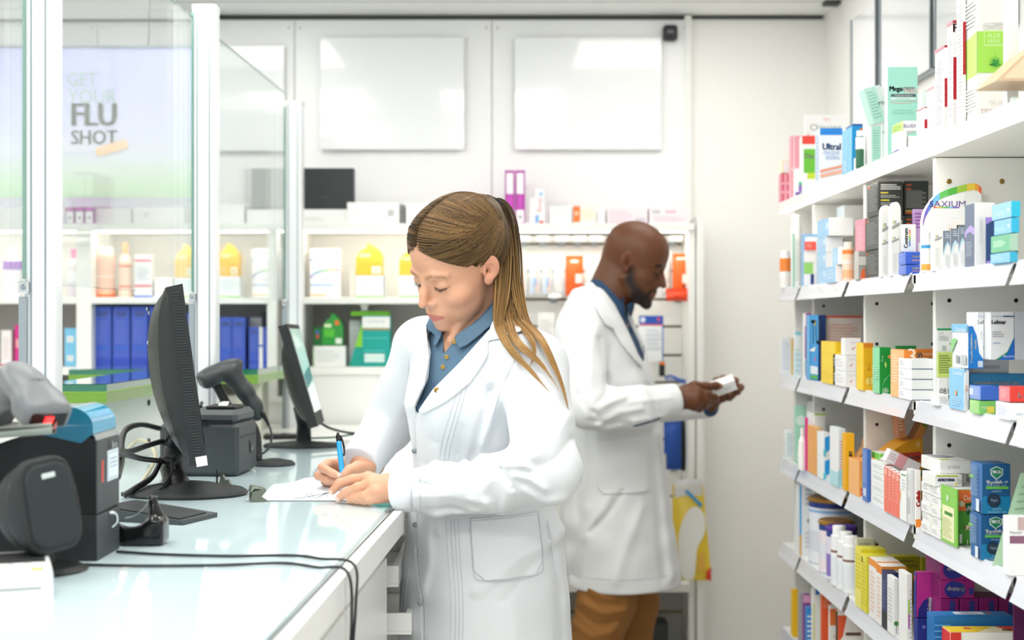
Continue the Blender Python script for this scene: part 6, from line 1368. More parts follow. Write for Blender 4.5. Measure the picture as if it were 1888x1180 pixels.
tilted((0, 0, 0), (.016, .05, .060), 1684, 809, 3.21, '#d98f4a', '#b0773c', [('r', 'F', .15, .6, .9, .85, '#6a8a3a')], 'small orange box leaning over on the dome display, right one', 28)
rb(3, 1590, 1599, 1606, 829, 'deep blue box left of the green-topped pile', '#3f6fc4', '#5f86cc', [('r', 'S', .2, .1, .8, .25, '#d0dcf0'), LN('S', .2, .35, .8, .95, 12, '#93aee0')], X=.783)
zg_ = rb(3, 1606, 1632, 1668, 856, ['white box with green print, lowest of the pile by the coral boxes', 'white box with green print, second in the pile by the coral boxes', 'white box with green print, third in the pile by the coral boxes', 'white box with green print, fourth in the pile by the coral boxes'], '#f0efed', '#f3f4f3', [LN('S', .15, .35, .85, .7, 2, '#c9d6cc'), ('r', 'F', 0, .85, 1, 1, '#f0a89a')], X=.79)
rb(3, 1607, 1622, 1650, 836, 'white box with a bright green side lying on the pile', '#f3f4f2', '#7fcb4a', [('r', 'F', 0, .4, .3, 1, '#7fcb4a')], X=.80, zb=zg_+.0005, )
tilted((0, 0, 0), (.072, .03, .028), 1632, 850, 2.99, '#f3eaec', '#f4f0f1', [('r', 'F', .28, 0, .56, 1, '#f0a8ae'), LN('F', .05, .2, .25, .8, 3, '#dfc9cc')], 'white and pink box lying tilted on top of the pile', 26)
for i in range(4):
    c0 = 1630+7.3*i
    rb(3, c0, c0+7, c0+20, 862+4.4*i, ['coral box, first of the row of four', 'coral box, second of the row of four', 'coral box, third of the row of four', 'coral box, fourth of the row of four'][i], '#f6f4f3', '#f47a66', [('r', 'S', .2, .84, .8, .97, '#f9b9a8'), LN('S', .25, .3, .75, .8, 8, '#f8a594'), ('r', 'F', 0, .92, .6, 1, '#f08a78')], X=.783)
rb(3, 1660, 1673, 1685, 872, 'white box with tiny green print right of the coral boxes', '#f4f5f4', '#f5f6f5', [('r', 'S', .2, .92, .8, .95, '#5aa06a'), LN('S', .2, .6, .8, .85, 4, '#cfd6d6'), ('r', 'S', 0, .4, .1, .6, '#f5a85a')], X=.783)
rb(3, 1673, 1687, 1697.5, 868, 'grey-white box with a barcode left of the red lettering', '#e9eaeb', '#e4e5e6', [('r', 'S', .25, .18, .75, .48, '#c0c2c4'), LN('S', .2, .6, .8, .9, 6, '#d0d2d3')], X=.783)
rb(3, 1687, 1688, 1698, 866, 'white box with upright red lettering and an orange foot', '#f6f2ee', None, [('t', 'F', 'Collub', .5, .5, .75, '#d8342c', math.pi/2, .55, .0012), ('r', 'F', 0, 0, 1, .14, '#f58a2a')], X=.7815)
aw = [('r', 'F', 0, .9, .5, 1, '#dfe04a'), LN('S', .1, .2, .6, .8, 2, '#dcdce0')]
# AEROTINA pile
zz_ = RL[3]; X = .783
ac = [(1695, 1723), (1696, 1724), (1697, 1725), (1700, 1728), (1702, 1730)]
names6 = ['lowest', 'second', 'third', 'fourth', 'fifth']
for i, (xl, xc) in enumerate(ac):
    d = F*X/(1712-944); h_ = .0183
    for j, (dy, lab) in enumerate(((0, 'near'), (.062, 'far'))):
        carton('medicine_box', (X+.002*(i % 2), 2.60+dy-.0*(i), zz_+.0004+i*(h_+.0006)), (X+.082, 2.60+dy+.058, zz_+.0004+i*(h_+.0006)+h_), '#f6f6f4', '#f4f4f3', None, [('r', 'F', .0, .8, .3, 1, '#e3e04a'), ('t', 'F', 'AEROTINA', .6, .5, .42, '#4a4a7a', 0, .7), LN('S', .15, .25, .7, .75, 2, '#d6d6da')], names6[i]+' white box of the '+lab+' column in the small white pile', 'box')
zt_ = zz_+.0004+5*(h_+.0006)
carton('medicine_box', (px2x(1719, 2.635), 2.62, zt_), (px2x(1774, 2.62), 2.70, zt_+.0215), '#f4f4f2', '#f1f1ef', None, [('t', 'F', 'AEROTINA', .42, .58, .4, '#3c3f78', 0, .62, .0006), ('r', 'F', .05, .88, .85, 1, '#c3cf3a'), ('t', 'F', 'LORATADINA', .42, .15, .25, '#b9b9c0', 0, .5), LN('F', .8, .2, .98, .7, 4, '#b9bab8'), ('q', 'F', [(.7, .1), (.8, .4), (.84, .4), (.78, .1)], '#e3e04a')], 'white box with dark lettering lying across the small white pile', 'box')
carton('medicine_box', (px2x(1727, 2.66), 2.64, zt_+.022), (px2x(1783, 2.66), 2.76, zt_+.022+.024), '#f1f1ef', '#efefec', '#f2f2ee', [('t', 'F', '21/ 02/20', .45, .5, .25, '#8a8a86', 0, .4), ('r', 'T', .1, .1, .4, .25, '#d8d84a'), LN('T', .1, .4, .9, .9, 4, '#c9cad6')], 'white box with a faint date on top of the small white pile', 'box')
rb(3, 1778, 1780, 1795, 868, 'white box with fine print behind the blue tower', '#eceeed', None, [LN('F', .1, .3, .9, .9, 5, '#b9bbb9')], X=.87)
rb(3, 1735, 1764, 1767.5, 903, 'light green box with a yellow panel left of the orange and green one', '#7cc04c', '#8ccc5a', [('r', 'S', .1, .06, .85, .66, '#f2f0c4'), ('r', 'S', .25, .5, .75, .56, '#4a8a3a'), ('c', 'S', .45, .8, .06, '#d8e8d0'), LN('S', .15, .1, .7, .45, 9, '#c8cf9a')], X=.783, ct='#9ad070')
rb(3, 1765, 1767, 1797, 903, 'orange-topped green box beside the blue tower', '#4f9e34', '#e8743a', [('r', 'F', 0, .62, 1, 1, '#ea7434'), ('q', 'F', [(.4, .76), (1, .78), (1, .52), (.5, .56)], '#1c5a34'), ('t', 'F', 'Ale', .75, .67, .3, '#f4f8f2', 0, .5, .0010), ('t', 'F', 'Desen', .8, .86, .1, '#fbe2cc'), ('c', 'F', .18, .75, .09, '#d8d0a0'), ('q', 'F', [(.7, .56), (1, .56), (.9, .47)], '#e04a2c'), ('r', 'F', .4, .27, 1, .36, '#f0edc0'), ('t', 'F', 'RAP', .7, .315, .1, '#6a5a2a'), ('r', 'F', .05, .03, .2, .2, '#e8efe2'), ('t', 'F', '10', .7, .05, .1, '#eaf4e2')], X=.797)
vk = [('q', 'F', [(.28, .90), (.5, .955), (.74, .90), (.72, .78), (.5, .68), (.30, .78)], '#d8e6e2'), ('q', 'F', [(.31, .89), (.5, .94), (.71, .89), (.69, .79), (.5, .70), (.33, .79)], '#1b7a5a'), ('t', 'F', 'VICK', .51, .845, .15, '#f2f8f6', 0, .3, .0009), ('t', 'F', 'VapoRub', .42, .64, .16, '#e6f0f8', 0, .55, .0007), ('t', 'F', 'NF', .84, .64, .10, '#d0e0ee', 0, .12), ('t', 'F', 'Mentol - Alcanfor - Aceite', .5, .575, .05, '#b9d2e4', 0, .7), ('r', 'F', .12, .50, .92, .55, '#63b843'), ('t', 'F', 'UNGÜENTO', .5, .455, .06, '#b4cfe2', 0, .35), ('c', 'F', .4, .27, .135, '#0e1c30'), ('c', 'F', .4, .27, .115, '#22344e'), ('t', 'F', 'Vapo', .4, .28, .1, '#9ab0c4', 0, .25), ('t', 'F', 'ALIVIO', .5, .10, .04, '#a9c8e0', 0, .4), ('t', 'F', 'Contenido neto', .5, .045, .04, '#a9c8e0', 0, .7), ('r', 'F', 0, 0, 1, .35, '#127fb0'), ('r', 'S', .62, .03, .9, .28, '#dbe6f0'), LN('S', .1, .32, .8, .95, 22, '#86a6cc'), ('r', 'S', 0, .68, .4, .73, '#86c45a')]
vk = [vk[13]]+vk[:13]+vk[14:]
zv = rb(3, 1790, 1809, 1862, 948, 'lower deep blue box with a green shield emblem', '#10568c', '#3a6ea8', vk, X=.784)
rb(3, 1791, 1811, 1863, 855, 'upper deep blue box with a green shield emblem', '#10568c', '#4a7ab4', vk, X=.785, zb=zv+.0006)
d = 2.32; m = MB().add([(0, 0, 0), (.034, .0, 0), (.085, .012, .150), (.050, .012, .150)], [(0, 1, 2, 3)], print_mat('#bfe3c0')).add([(0, .001, 0), (.034, .001, 0), (.085, .013, .150), (.050, .013, .150)], [(3, 2, 1, 0)], print_mat('#bfe3c0'))
for i in range(9): a = .2+.08*i; m.add([(.008+.05*a, .012*a-.0006, .15*a), (.028+.05*a, .012*a-.0006, .15*a+.002), (.028+.05*a, .012*a-.0006, .15*a+.005), (.008+.05*a, .012*a-.0006, .15*a+.003)], [(0, 1, 2, 3)], print_mat('#9fcaa2'))
tag(m.build('leaflet', None, (px2x(1830, d), d, RL[3]+.001)), 'pale green leaflet leaning beside the lower box with a shield emblem', 'leaflet')
rb(3, 1864, 1867, 1905, 955, 'white box with a mauve band at the right picture edge', '#f2f2f3', '#f4f4f6', [('r', 'F', 0, .55, 1, .68, '#8a5a74'), ('t', 'F', 'Nectar', .3, .74, .05, '#7a7a80'), ('r', 'F', .4, .78, 1, 1, '#c4aca8')], X=.781)
# ================= fifth shelf
rb(4, 1467, 1475, 1562, 895, 'large grey-printed white tin box with a blue edge', '#e9eaee', '#eef0f4', [('r', 'F', 0, .3, .04, 1, '#3fa4e0'), ('r', 'F', 0, 0, .04, .3, '#e0aa4a'), ('t', 'F', 'O C', .3, .5, .07, '#5f6670', 0, .5, .0012), LN('F', .12, .7, .9, .97, 4, '#b9bdc6'), LN('F', .12, .1, .4, .35, 4, '#c9ccd2')], X=.79)
def tin(pxc, w, yt, label, lid, lidh=.012, body='#e6e9f0', lv=4, X=None, d=3.5, bands=None):
    z0 = RL[lv]+.0004; H = HC-(yt-590)/F*d-z0; R = w*d/F/2
    t = thing('canister', label, 'tin', (px2x(pxc, d), d+R, z0))
    MB().lathe([(R*.96, 0), (R*.96, .008), (R*.94, .010), (R*.94, H-lidh-.014)], print_mat(body), n=36, ms=[print_mat('#c9ccd4'), print_mat(body), print_mat(body)]).build('body', t)
    MB().lathe([(R*.945, H-lidh-.014), (R*.945, H-lidh)], print_mat('#27408a'), n=36).build('printed_band', t)
    MB().lathe([(R*.97, H-lidh), (R, H-lidh+.003), (R, H-.003), (R*.9, H), (R*.85, H-.002)], lid, n=36).build('lid', t)
    for (a, b, c) in bands or (): MB().lathe([(R*.943, a*H), (R*.943, b*H)], print_mat(c), n=36).build('printed_band', t)
    return t
gold = mat('gold_lid', '#b98a45', .3, metal=.5)
tin(1545, 92, 921, 'large round tin with a gold lid on the fifth shelf', gold, d=3.735, bands=[(.78, .82, '#8fb8e6'), (.2, .5, '#d6dae4')])
tin(1549, 66, 962, 'smaller round tin with a gold lid in front of the large one', gold, d=3.60, body='#efe3ea', bands=[(.3, .6, '#e3e6ee')])
tin(1558, 58, 973, 'round tin with a purple lid beside the white bottles', print_mat('#5a3aa0'), d=3.50, body='#e6e0f2', bands=[(.1, .5, '#8f7ac8')])
def wbot(px, yt, d, label):
    t = bottle(px, 31, yt, 0, label, '#f4f5f7', '#fafafa', d=d, z=RL[4], sh='tube', band=[(.1, .5, '#e9eef4'), (.56, .60, '#8a6a5a')])
wbot(1551, 971, 3.455, 'white round-shouldered bottle, the first of three'); wbot(1563, 982, 3.40, 'white round-shouldered bottle, the second of three'); wbot(1573, 990, 3.352, 'white round-shouldered bottle, the third of three')
rb(4, 1572, 1580, 1612, 993, 'cream-topped carton right of the white bottles', '#dcd9bf', '#eceadb', [LN('F', .1, .7, .9, .95, 3, '#b9b79c'), LN('S', .1, .1, .9, .9, 12, '#d2d0b8')], X=.80)
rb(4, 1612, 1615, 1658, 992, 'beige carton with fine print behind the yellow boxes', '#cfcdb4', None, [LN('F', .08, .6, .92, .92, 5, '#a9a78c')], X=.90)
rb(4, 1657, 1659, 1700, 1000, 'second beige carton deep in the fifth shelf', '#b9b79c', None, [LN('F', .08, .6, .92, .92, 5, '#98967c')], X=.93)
ye = '#dfd32f'
rb(4, 1577, 1588, 1634, 1013, 'yellow carton at the front left of the yellow group', ye, '#f1e65a', [LN('S', .1, .1, .9, .9, 12, '#e0d23a'), ('r', 'S', .0, .0, 1, .3, '#f6ec80')], X=.783, ct='#ece24a')
rb(4, 1588, 1598, 1642, 1026, 'yellow carton in front, beside the orange-topped boxes', ye, '#efe352', [LN('S', .1, .1, .9, .9, 12, '#dccd30'), ('r', 'S', .1, .85, .3, .95, '#3a3a2a')], X=.783, ct='#e8dd44')
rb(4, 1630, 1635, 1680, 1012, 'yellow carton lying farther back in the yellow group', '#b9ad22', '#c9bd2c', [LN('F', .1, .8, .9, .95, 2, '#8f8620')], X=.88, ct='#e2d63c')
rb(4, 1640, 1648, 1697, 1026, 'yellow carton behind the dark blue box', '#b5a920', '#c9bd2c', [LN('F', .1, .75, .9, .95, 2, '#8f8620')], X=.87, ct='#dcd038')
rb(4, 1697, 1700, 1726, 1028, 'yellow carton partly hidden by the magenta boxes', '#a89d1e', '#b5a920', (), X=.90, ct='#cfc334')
rb(4, 1602, 1616, 1660, 1035, 'white box with an orange top band, the farther of two', '#f0efec', '#f4f3f2', [('r', 'S', 0, .88, 1, 1, '#f0983a'), ('r', 'F', 0, .95, 1, 1, '#f0983a'), LN('S', .2, .1, .8, .8, 10, '#f0d2bc')], X=.783)
rb(4, 1616, 1626, 1672, 1044, 'white box with an orange top band, the nearer of two', '#f0efec', '#f4f3f2', [('r', 'S', 0, .86, 1, 1, '#ee8a2a'), ('r', 'F', 0, .94, 1, 1, '#f0983a'), LN('S', .2, .1, .8, .8, 10, '#f0d2bc')], X=.783)
rb(4, 1626, 1636, 1657, 1056, 'dark navy box between the orange-banded and the white boxes', '#26305c', '#3a4268', [('r', 'S', 0, 0, 1, .3, '#3a3f44'), LN('S', .2, .35, .8, .85, 8, '#6a7298')], X=.783)
rb(4, 1636, 1648, 1657, 1066, 'white box with a small tree print', '#f2f2f2', '#f1f3f2', [('c', 'F', .5, .22, .10, '#4a8a4a'), ('r', 'F', .45, .05, .55, .2, '#6a5a3a'), LN('S', .2, .2, .8, .8, 9, '#cfd4d4')], X=.783)
rb(4, 1657, 1672, 1682, 1058, 'white box with a lime and magenta bar', '#f2f2f1', '#f4f4f4', [('r', 'F', .25, .45, .5, .65, '#9ad02a'), ('r', 'F', .25, .25, .5, .45, '#c04ab0'), LN('F', .55, .1, .9, .8, 12, '#c9cccc')], X=.783)
zA = RL[4]
aq = [('q', 'F', [(.05, 0), (1, 0), (1, .32), (.85, .42), (.6, .44), (.35, .38), (.1, .2)], '#232a7c'), ('t', 'F', 'Aziatop', .62, .24, .27, '#f2e6f6', math.pi/2, .4, .0012), ('r', 'S', 0, 0, 1, 1, '#2f3596'), ('r', 'S', .25, .8, .6, .92, '#e05a2a'), ('t', 'F', 'Omeprazol', .75, .65, .08, '#8a2a7a', math.pi/2, .3)]
zl = rb(4, 1683, 1692, 1737, 1142, 'dark blue lower box under the upright magenta and navy box', '#1f2f80', '#27378c', [LN('F', .4, .1, .9, .6, 9, '#8f9ad0'), ('c', 'F', .25, .8, .05, '#6a7ac0')], X=.783, zb=RL[4])
rb(4, 1680, 1690, 1727, 1055, 'upright magenta and navy box, the tallest magenta one', '#b42a88', '#2b3596', aq, X=.784, zb=zl+.0006, ct='#c0409a')
def azi(x0, x1, y0, y1, d, label, flip=True, txt='Aziatop'):
    lo = (px2x(x0, d), d, py2z(y1, d)); hi = (px2x(x1, d), d+.10, py2z(y0, d))
    return carton('medicine_box', lo, hi, '#a5237c', '#7a1c60', '#8a2068', [('c', 'F', .38, .5, .46, '#2a2c86'), ('c', 'F', .52, .5, .40, '#31358f'), ('t', 'F', txt, .46, .5, .26, '#e9dcf2', math.pi, .5, .0008), ('r', 'F', .84, .25, .96, .6, '#3a3a90')], label, 'box')
dA = 2.70
azi(1733, 1797, 1070, 1104.6, dA, 'magenta box with upside-down lettering, lower of the lying stack')
azi(1735, 1790, 1032, 1069.6, dA, 'magenta box, topmost of the lying stack')
for i in range(4):
    d = 2.70; x0 = 1734+36*i
    carton('medicine_box', (px2x(x0, d), d, RL[4]+.0004), (px2x(x0+34, d), d+.06, py2z(1102, d)), '#8f1e6c', None, '#701654', [('r', 'F', .5, .72, .78, .95, '#353a80'), ('c', 'F', .6, .3, .3, '#2a2c86'), ('t', 'F', 'Azia', .6, .45, .14, '#d8cce8', math.pi, .5)], 'standing magenta box under the lying stack, '+['first', 'second', 'third', 'fourth'][i]+' of the row', 'box')
rb(4, 1867, 1869, 1900, 1105, 'dark plum box at the right picture edge', '#5a1650', None, [('c', 'F', .4, .3, .2, '#2a2c70')], X=.87)
dB = 2.60
carton('medicine_box', (px2x(1722, dB), dB, RL[4]+.0004-.0), (px2x(1868, dB), dB+.045, py2z(1136, dB)), '#1a6fb4', None, '#2a78ba', [('r', 'T', .3, .3, .68, .8, '#e2e6ea'), LN('T', .38, .4, .6, .7, 3, '#9aa4b0'), ('c', 'T', .75, .6, .12, '#e0703a'), ('t', 'F', 'A', .22, .38, .09, '#eef4fa', 0, .3, .0025), ('t', 'F', 'antiácido + reductor del ácido', .32, .80, .035, '#e0c860', 0, .4)]+[('r', 'F', 0, .04+.10*i, .2, .06+.10*i, '#5fb0e0') for i in range(9)], 'long blue box with pale stripes and a large white A', 'box')
dC = 2.545
zC_ = RL[4]
carton('medicine_box', (px2x(1752, dC), dC, zC_+.0004), (px2x(1915, dC), dC+.05, py2z(1166, dC)), '#f3f1ea', '#d8342c', '#f4e9c0', [('q', 'T', [(0, 0), (.3, 0), (.6, 1), (0, 1)], '#f2cc2a'), ('q', 'T', [(.7, .2), (1, .2), (1, 1), (.6, 1)], '#e04a2a'), ('t', 'T', 'ertal', .75, .4, .3, '#3a3a3a', 0, .3, .001), ('c', 'T', .25, .6, .15, '#e0602a'), ('q', 'F', [(0, 0), (.5, 0), (1, .5), (1, .7), (.4, .45), (0, .5)], '#f08a2a'), ('t', 'F', 'Bertal', .55, .8, .06, '#4a4a4a', 0, .3), ('r', 'F', 0, 0, .12, 1, '#d8342c')], 'white box with yellow and orange curves at the bottom right corner', 'box')
# ================= sixth shelf
rb(5, 1458, 1461, 1472, 1087, 'bright yellow box at the far end of the lowest visible shelf', '#f2c01e', '#f5cf4a', (), X=.79)
rb(5, 1471, 1473, 1483, 1093, 'grey slim box right of the bright yellow one', '#a9a9aa', None, (), X=.79)
rb(5, 1480, 1482, 1496, 1098, 'violet box on the lowest visible shelf', '#8a4a9a', None, [('r', 'F', 0, .85, 1, 1, '#e7a8c8')], X=.80)
rb(5, 1484, 1487, 1499, 1120, 'blue and white checked tube box on the lowest visible shelf', '#3f8fd8', None, [('r', 'F', .1, .1*i, .9, .1*i+.04, '#e9f2fa') for i in range(1, 9)], X=.783)
rb(5, 1496, 1499, 1514, 1085, 'tall white tube box with a blue cap', '#f1f2ec', '#f4f5f1', [('r', 'F', .3, .92, .8, 1, '#3f6fc4'), ('r', 'F', .05, 0, .2, .8, '#d8dc7a')], X=.785)
rb(5, 1513, 1516, 1532, 1092, 'tall orange-red box on the lowest visible shelf', '#e0552a', '#ea6a3c', [('r', 'F', .1, .8, .9, .97, '#e87a54')], X=.787)
rb(5, 1527, 1530, 1562, 1117, 'white box with an orange top behind the chocolate box', '#f1eeea', None, [('r', 'F', 0, .72, 1, .96, '#f07a3a'), LN('F', .2, .1, .9, .6, 5, '#e3c9b4')], X=.80)
rb(5, 1541, 1545, 1592, 1127, 'white box with brown biscuit print at the bottom of the shelving', '#f0e9e2', '#5a3a2a', [('q', 'F', [(0, .95), (.35, .95), (.2, .7), (0, .6)], '#e0552a'), ('r', 'F', .3, .70, .9, .74, '#6a4a3a'), ('c', 'F', .6, .42, .13, '#e08a5a'), ('c', 'F', .6, .42, .09, '#f4c8a0'), ('q', 'F', [(0, 0), (.4, 0), (.3, .2), (.05, .35)], '#5a3424')], X=.783)
for i, (a, b, c) in enumerate(((1600, 1640, '#f2f2f0'), (1655, 1690, '#e8e4d8'))):
    rb(5, a, a+12, b, 1190, ['plain white carton hidden low behind the rail', 'plain cream carton hidden low behind the rail'][i], c, None, (), X=.79) if False else None
# ---------------------------------------------------------------- heads (local: x subject's left, y forward, z up, origin between the ears at eye height)
def head_core(L, male=False):
    """skull, jaw and neck root without ears and features"""
    if male:
        d = ell(L, (0, -.012, .038), (.075, .098, .086))
        d = smin(d, ell(L, (0, .030, .042), (.062, .054, .058)), .03)
        d = smin(d, ell(L, (0, .028, -.03), (.062, .058, .082)), .03)
        d = smin(d, ell(L, (0, .036, -.078), (.052, .052, .040)), .022)
        d = smin(d, ell(L, (0, .082, -.106), (.023, .016, .017)), .02)
        for s in (-1, 1):
            d = smin(d, cap(L, (s*.056, .0, -.055), (s*.045, .03, -.088), .015), .02)
    else:
        d = ell(L, (0, -.012, .036), (.0715, .092, .082))
        d = smin(d, ell(L, (0, .0285, .040), (.058, .052, .054)), .03)
        d = smin(d, ell(L, (0, .028, -.03), (.058, .055, .076)), .03)
        d = smin(d, ell(L, (0, .036, -.070), (.044, .047, .038)), .025)
        d = smin(d, ell(L, (0, .077, -.098), (.016, .013, .013)), .022)
    return d
def head_sdf(L, male=False):
    d = head_core(L, male)
    for s in (-1, 1):   # cheekbones, eye sockets, lids
        d = smin(d, ell(L, (s*.040, .052, -.032), (.022, .024, .020)), .018)
        d = smax(d, -ell(L, (s*.034, .099, .001), (.020, .015, .0125)), .014)
        ey = ell(L, (s*.0315, .0695, -.001), (.0165, .0145, .0125))
        d = smin(d, ey, .003)
        # brow
        d = smin(d, chain(L, [(s*.012, .0835, .014), (s*.030, .082, .020), (s*.047, .070, .016)], [.004, .0055, .003], .006), .012)
        # lid crease + opening line
        d = smax(d, -(cap(L, (s*.020, .0830, .0065), (s*.034, .0850, .0085), .0007)), .002)
        d = smax(d, -(chain(L, [(s*.019, .0810, -.0055), (s*.031, .0850, -.0085), (s*.044, .0760, -.0060)], [.0006, .0009, .0005], .001)), .0015)
    d = smin(d, ell(L, (0, .060, -.045), (.030, .026, .032)), .016)
    w = 1.25 if male else 1.0
    # nose
    n = chain(L, [(0, .084, .008), (0, .096, -.014), (0, .1055 if not male else .109, -.033)], [.0062*w, .0066*w, .0080*w], .008)
    n = smin(n, cap(L, (-.0105*w, .0915, -.038), (.0105*w, .0915, -.038), .0066*w), .008)
    d = smin(d, n, .011)
    for s in (-1, 1): d = smax(d, -ell(L, (s*.0062*w, .0985, -.0455), (.0034*w, .0045, .0026)), .0025)
    # mouth mound and lips
    d = smin(d, ell(L, (0, .078, -.066), (.026, .016, .021)), .014)
    lw = 1.18 if male else 1.0
    up = chain(L, [(-.021*lw, .0835, -.0685), (-.006, .0935, -.0645), (0, .0935, -.0655), (.006, .0935, -.0645), (.021*lw, .0835, -.0685)], [.0016, .0038*lw, .0036*lw, .0038*lw, .0016], .002)
    lo = chain(L, [(-.019*lw, .0835, -.0705), (0, .0915, -.0745), (.019*lw, .0835, -.0705)], [.0018, .0052*lw, .0018], .003)
    d = smin(d, up, .004); d = smin(d, lo, .004)
    d = smax(d, -chain(L, [(-.0225*lw, .0865, -.0690), (-.008, .0965, -.0695), (.008, .0965, -.0695), (.0225*lw, .0865, -.0690)], [.0007, .001, .001, .0007], .001), .0018)
    d = smax(d, -cap(L, (-.002, .1005, -.053), (.002, .1005, -.053), .003), .006)
    # ears
    for s in (-1, 1):
        q = L.copy(); q[:, 0] = s*L[:, 0]
        o = np.array([.0745, -.010, -.006], np.float32); c, sn = math.cos(.42), math.sin(.42)
        e = q-o; e = np.stack([e[:, 0]*c-(-e[:, 1])*sn, e[:, 0]*sn*-1+e[:, 1]*c, e[:, 2]], 1)   # flare backwards
        c2, s2 = math.cos(.18), math.sin(.18); e = np.stack([e[:, 0], e[:, 1]*c2+e[:, 2]*s2, -e[:, 1]*s2+e[:, 2]*c2], 1).astype(np.float32)
        sc = 1.08 if male else .98
        e = e/sc
        b = ell(e, (0, 0, .004), (.0060, .0175, .0245)); b = smin(b, ell(e, (0, .006, -.021), (.005, .009, .0105)), .006)
        b = smax(b, -ell(e, (.0060, .001, .004), (.0048, .0120, .0185)), .003)
        b = smin(b, chain(e, [(.001, -.006, -.010), (.003, -.0085, .004), (.002, -.003, .014), (.002, .006, .013)], [.0020]*4, .002), .002)
        b = smax(b, -ell(e, (.003, .006, -.003), (.007, .0055, .007)), .003)
        b = smin(b, ell(e, (.001, .0135, -.003), (.004, .0035, .0055)), .003)
        d = smin(d, b*sc, .004)
    return d
def face_colour(L, base, male=False):
    """albedo features that belong to the skin: lips, brows, beard, lash line"""
    c = np.tile(np.array(lin(base)), (len(L), 1))
    def mix(w, col):
        nonlocal c
        w = np.clip(w, 0, 1)[:, None]; c = c*(1-w)+np.array(lin(col))*w
    def band(d, r, s): return np.clip((r-d)/s, 0, 1)
    x = np.abs(L[:, 0]); A = L.astype(np.float32).copy(); A[:, 0] = x
    # cheeks, nose, ear: a little redder
    rd = '#d9907a' if not male else '#6b3a26'
    mix(band(np.linalg.norm(A-np.array([.045, .06, -.035], np.float32), axis=1), .028, .028)*.35, rd)
    mix(band(np.linalg.norm(A-np.array([0, .108, -.036], np.float32), axis=1), .016, .012)*.35, rd)
    mix((A[:, 0] > .070)*(np.abs(A[:, 1]+.010) < .03)*(np.abs(L[:, 2]+.006) < .032)*.45, rd)
    lipc = '#c46c66' if not male else '#7a463a'
    dl = chain(A, [(0, .097, -.0655), (.007, .0955, -.0650), (.021, .0865, -.0690)], [0, 0, 0], .001)
    dl2 = chain(A, [(0, .096, -.0745), (.019, .0865, -.0705)], [0, 0], .001)
    mix(np.maximum(band(dl, .0052, .0018), band(dl2, .0056, .0018))*.85, lipc)
    br = '#8a6446' if not male else '#1b120e'
    dbr = chain(A, [(.011, .0885, .0150), (.030, .0885, .0225), (.048, .074, .0165)], [0, 0, 0], .001)
    mix(band(dbr, .0046 if not male else .0058, .0035 if not male else .002)*(.62 if not male else .9), br)
    la = '#3a2a22' if not male else '#120c0a'
    A2 = A.copy(); A2[:, 1] = np.where(A[:, 1] > .05, 0, 1); dla = chain(A2, [(.019, 0, -.0060), (.031, 0, -.0092), (.045, 0, -.0066)], [0, 0, 0], .001)
    mix(band(dla, .0016, .001)*.8, la)
    mix(band(ell(A, (.0062, .101, -.0455), (.004, .005, .003)), .001, .002)*.7, '#6a3a2c' if not male else '#1c0f0a')  # nostril recesses darkened, shade put into the skin colour
    if male:
        # beard: jaw, chin, moustache
        j = chain(A, [(.068, .012, -.02), (.060, .018, -.055), (.046, .050, -.085), (.020, .082, -.104), (0, .092, -.108)], [.012, .019, .024, .024, .024], .01)
        mo = chain(A, [(0, .097, -.0565), (.016, .092, -.0570), (.027, .081, -.067), (.030, .074, -.085)], [.004, .0045, .007, .012], .003)
        b = np.maximum(band(j, .005, .018), band(mo, .001, .004))
        b = b*(1-np.maximum(band(dl, .0055, .002), band(dl2, .006, .002)))
        mix(b*.93, '#120d0b')
        # shaved scalp shade
        sc = band(-(L[:, 2]-.040+.9*np.clip(L[:, 1]-.03, -.2, .2)*1.2), .0, .05)
    return c
# ---------------------------------------------------------------- the woman
skw = attr_mat('skin_light', .42, sss=.12, bump=(900, .06, .0006)); skd = attr_mat('skin_dark', .46, sss=.03, bump=(700, .08, .0006), spec=.4)
coatm = mat('coat_cotton', '#e2e5e9', .85, bump=(420, .25, .0006), sheen=.2); coatm2 = mat('coat_cotton_two', '#e4e5e6', .85, bump=(420, .25, .0006), sheen=.2)
denim = mat('denim_shirt', '#557189', .85, bump=(500, .5, .0008)); denimd = mat('denim_dark', '#2b4767', .85, bump=(500, .5, .0008))
seam = mat('seam_thread', '#d2d6dc', .8)
def A32(x): return np.array(x, np.float32)
def poly_px(pts, d): return [(px2x(a, d), py2z(b, d)) for a, b in pts]
def folds(P, fl, d):
    """creases and ridges: (polyline px, width m, height m, y-limits)"""
    s = np.zeros(len(P), P.dtype)
    for pts, w, a in fl:
        q = poly_px(pts, d); e = None
        for i in range(len(q)-1):
            g = seg2(P, q[i], q[i+1]); e = g if e is None else np.minimum(e, g)
        s += a*np.exp(-(e/w)**2)
    return s
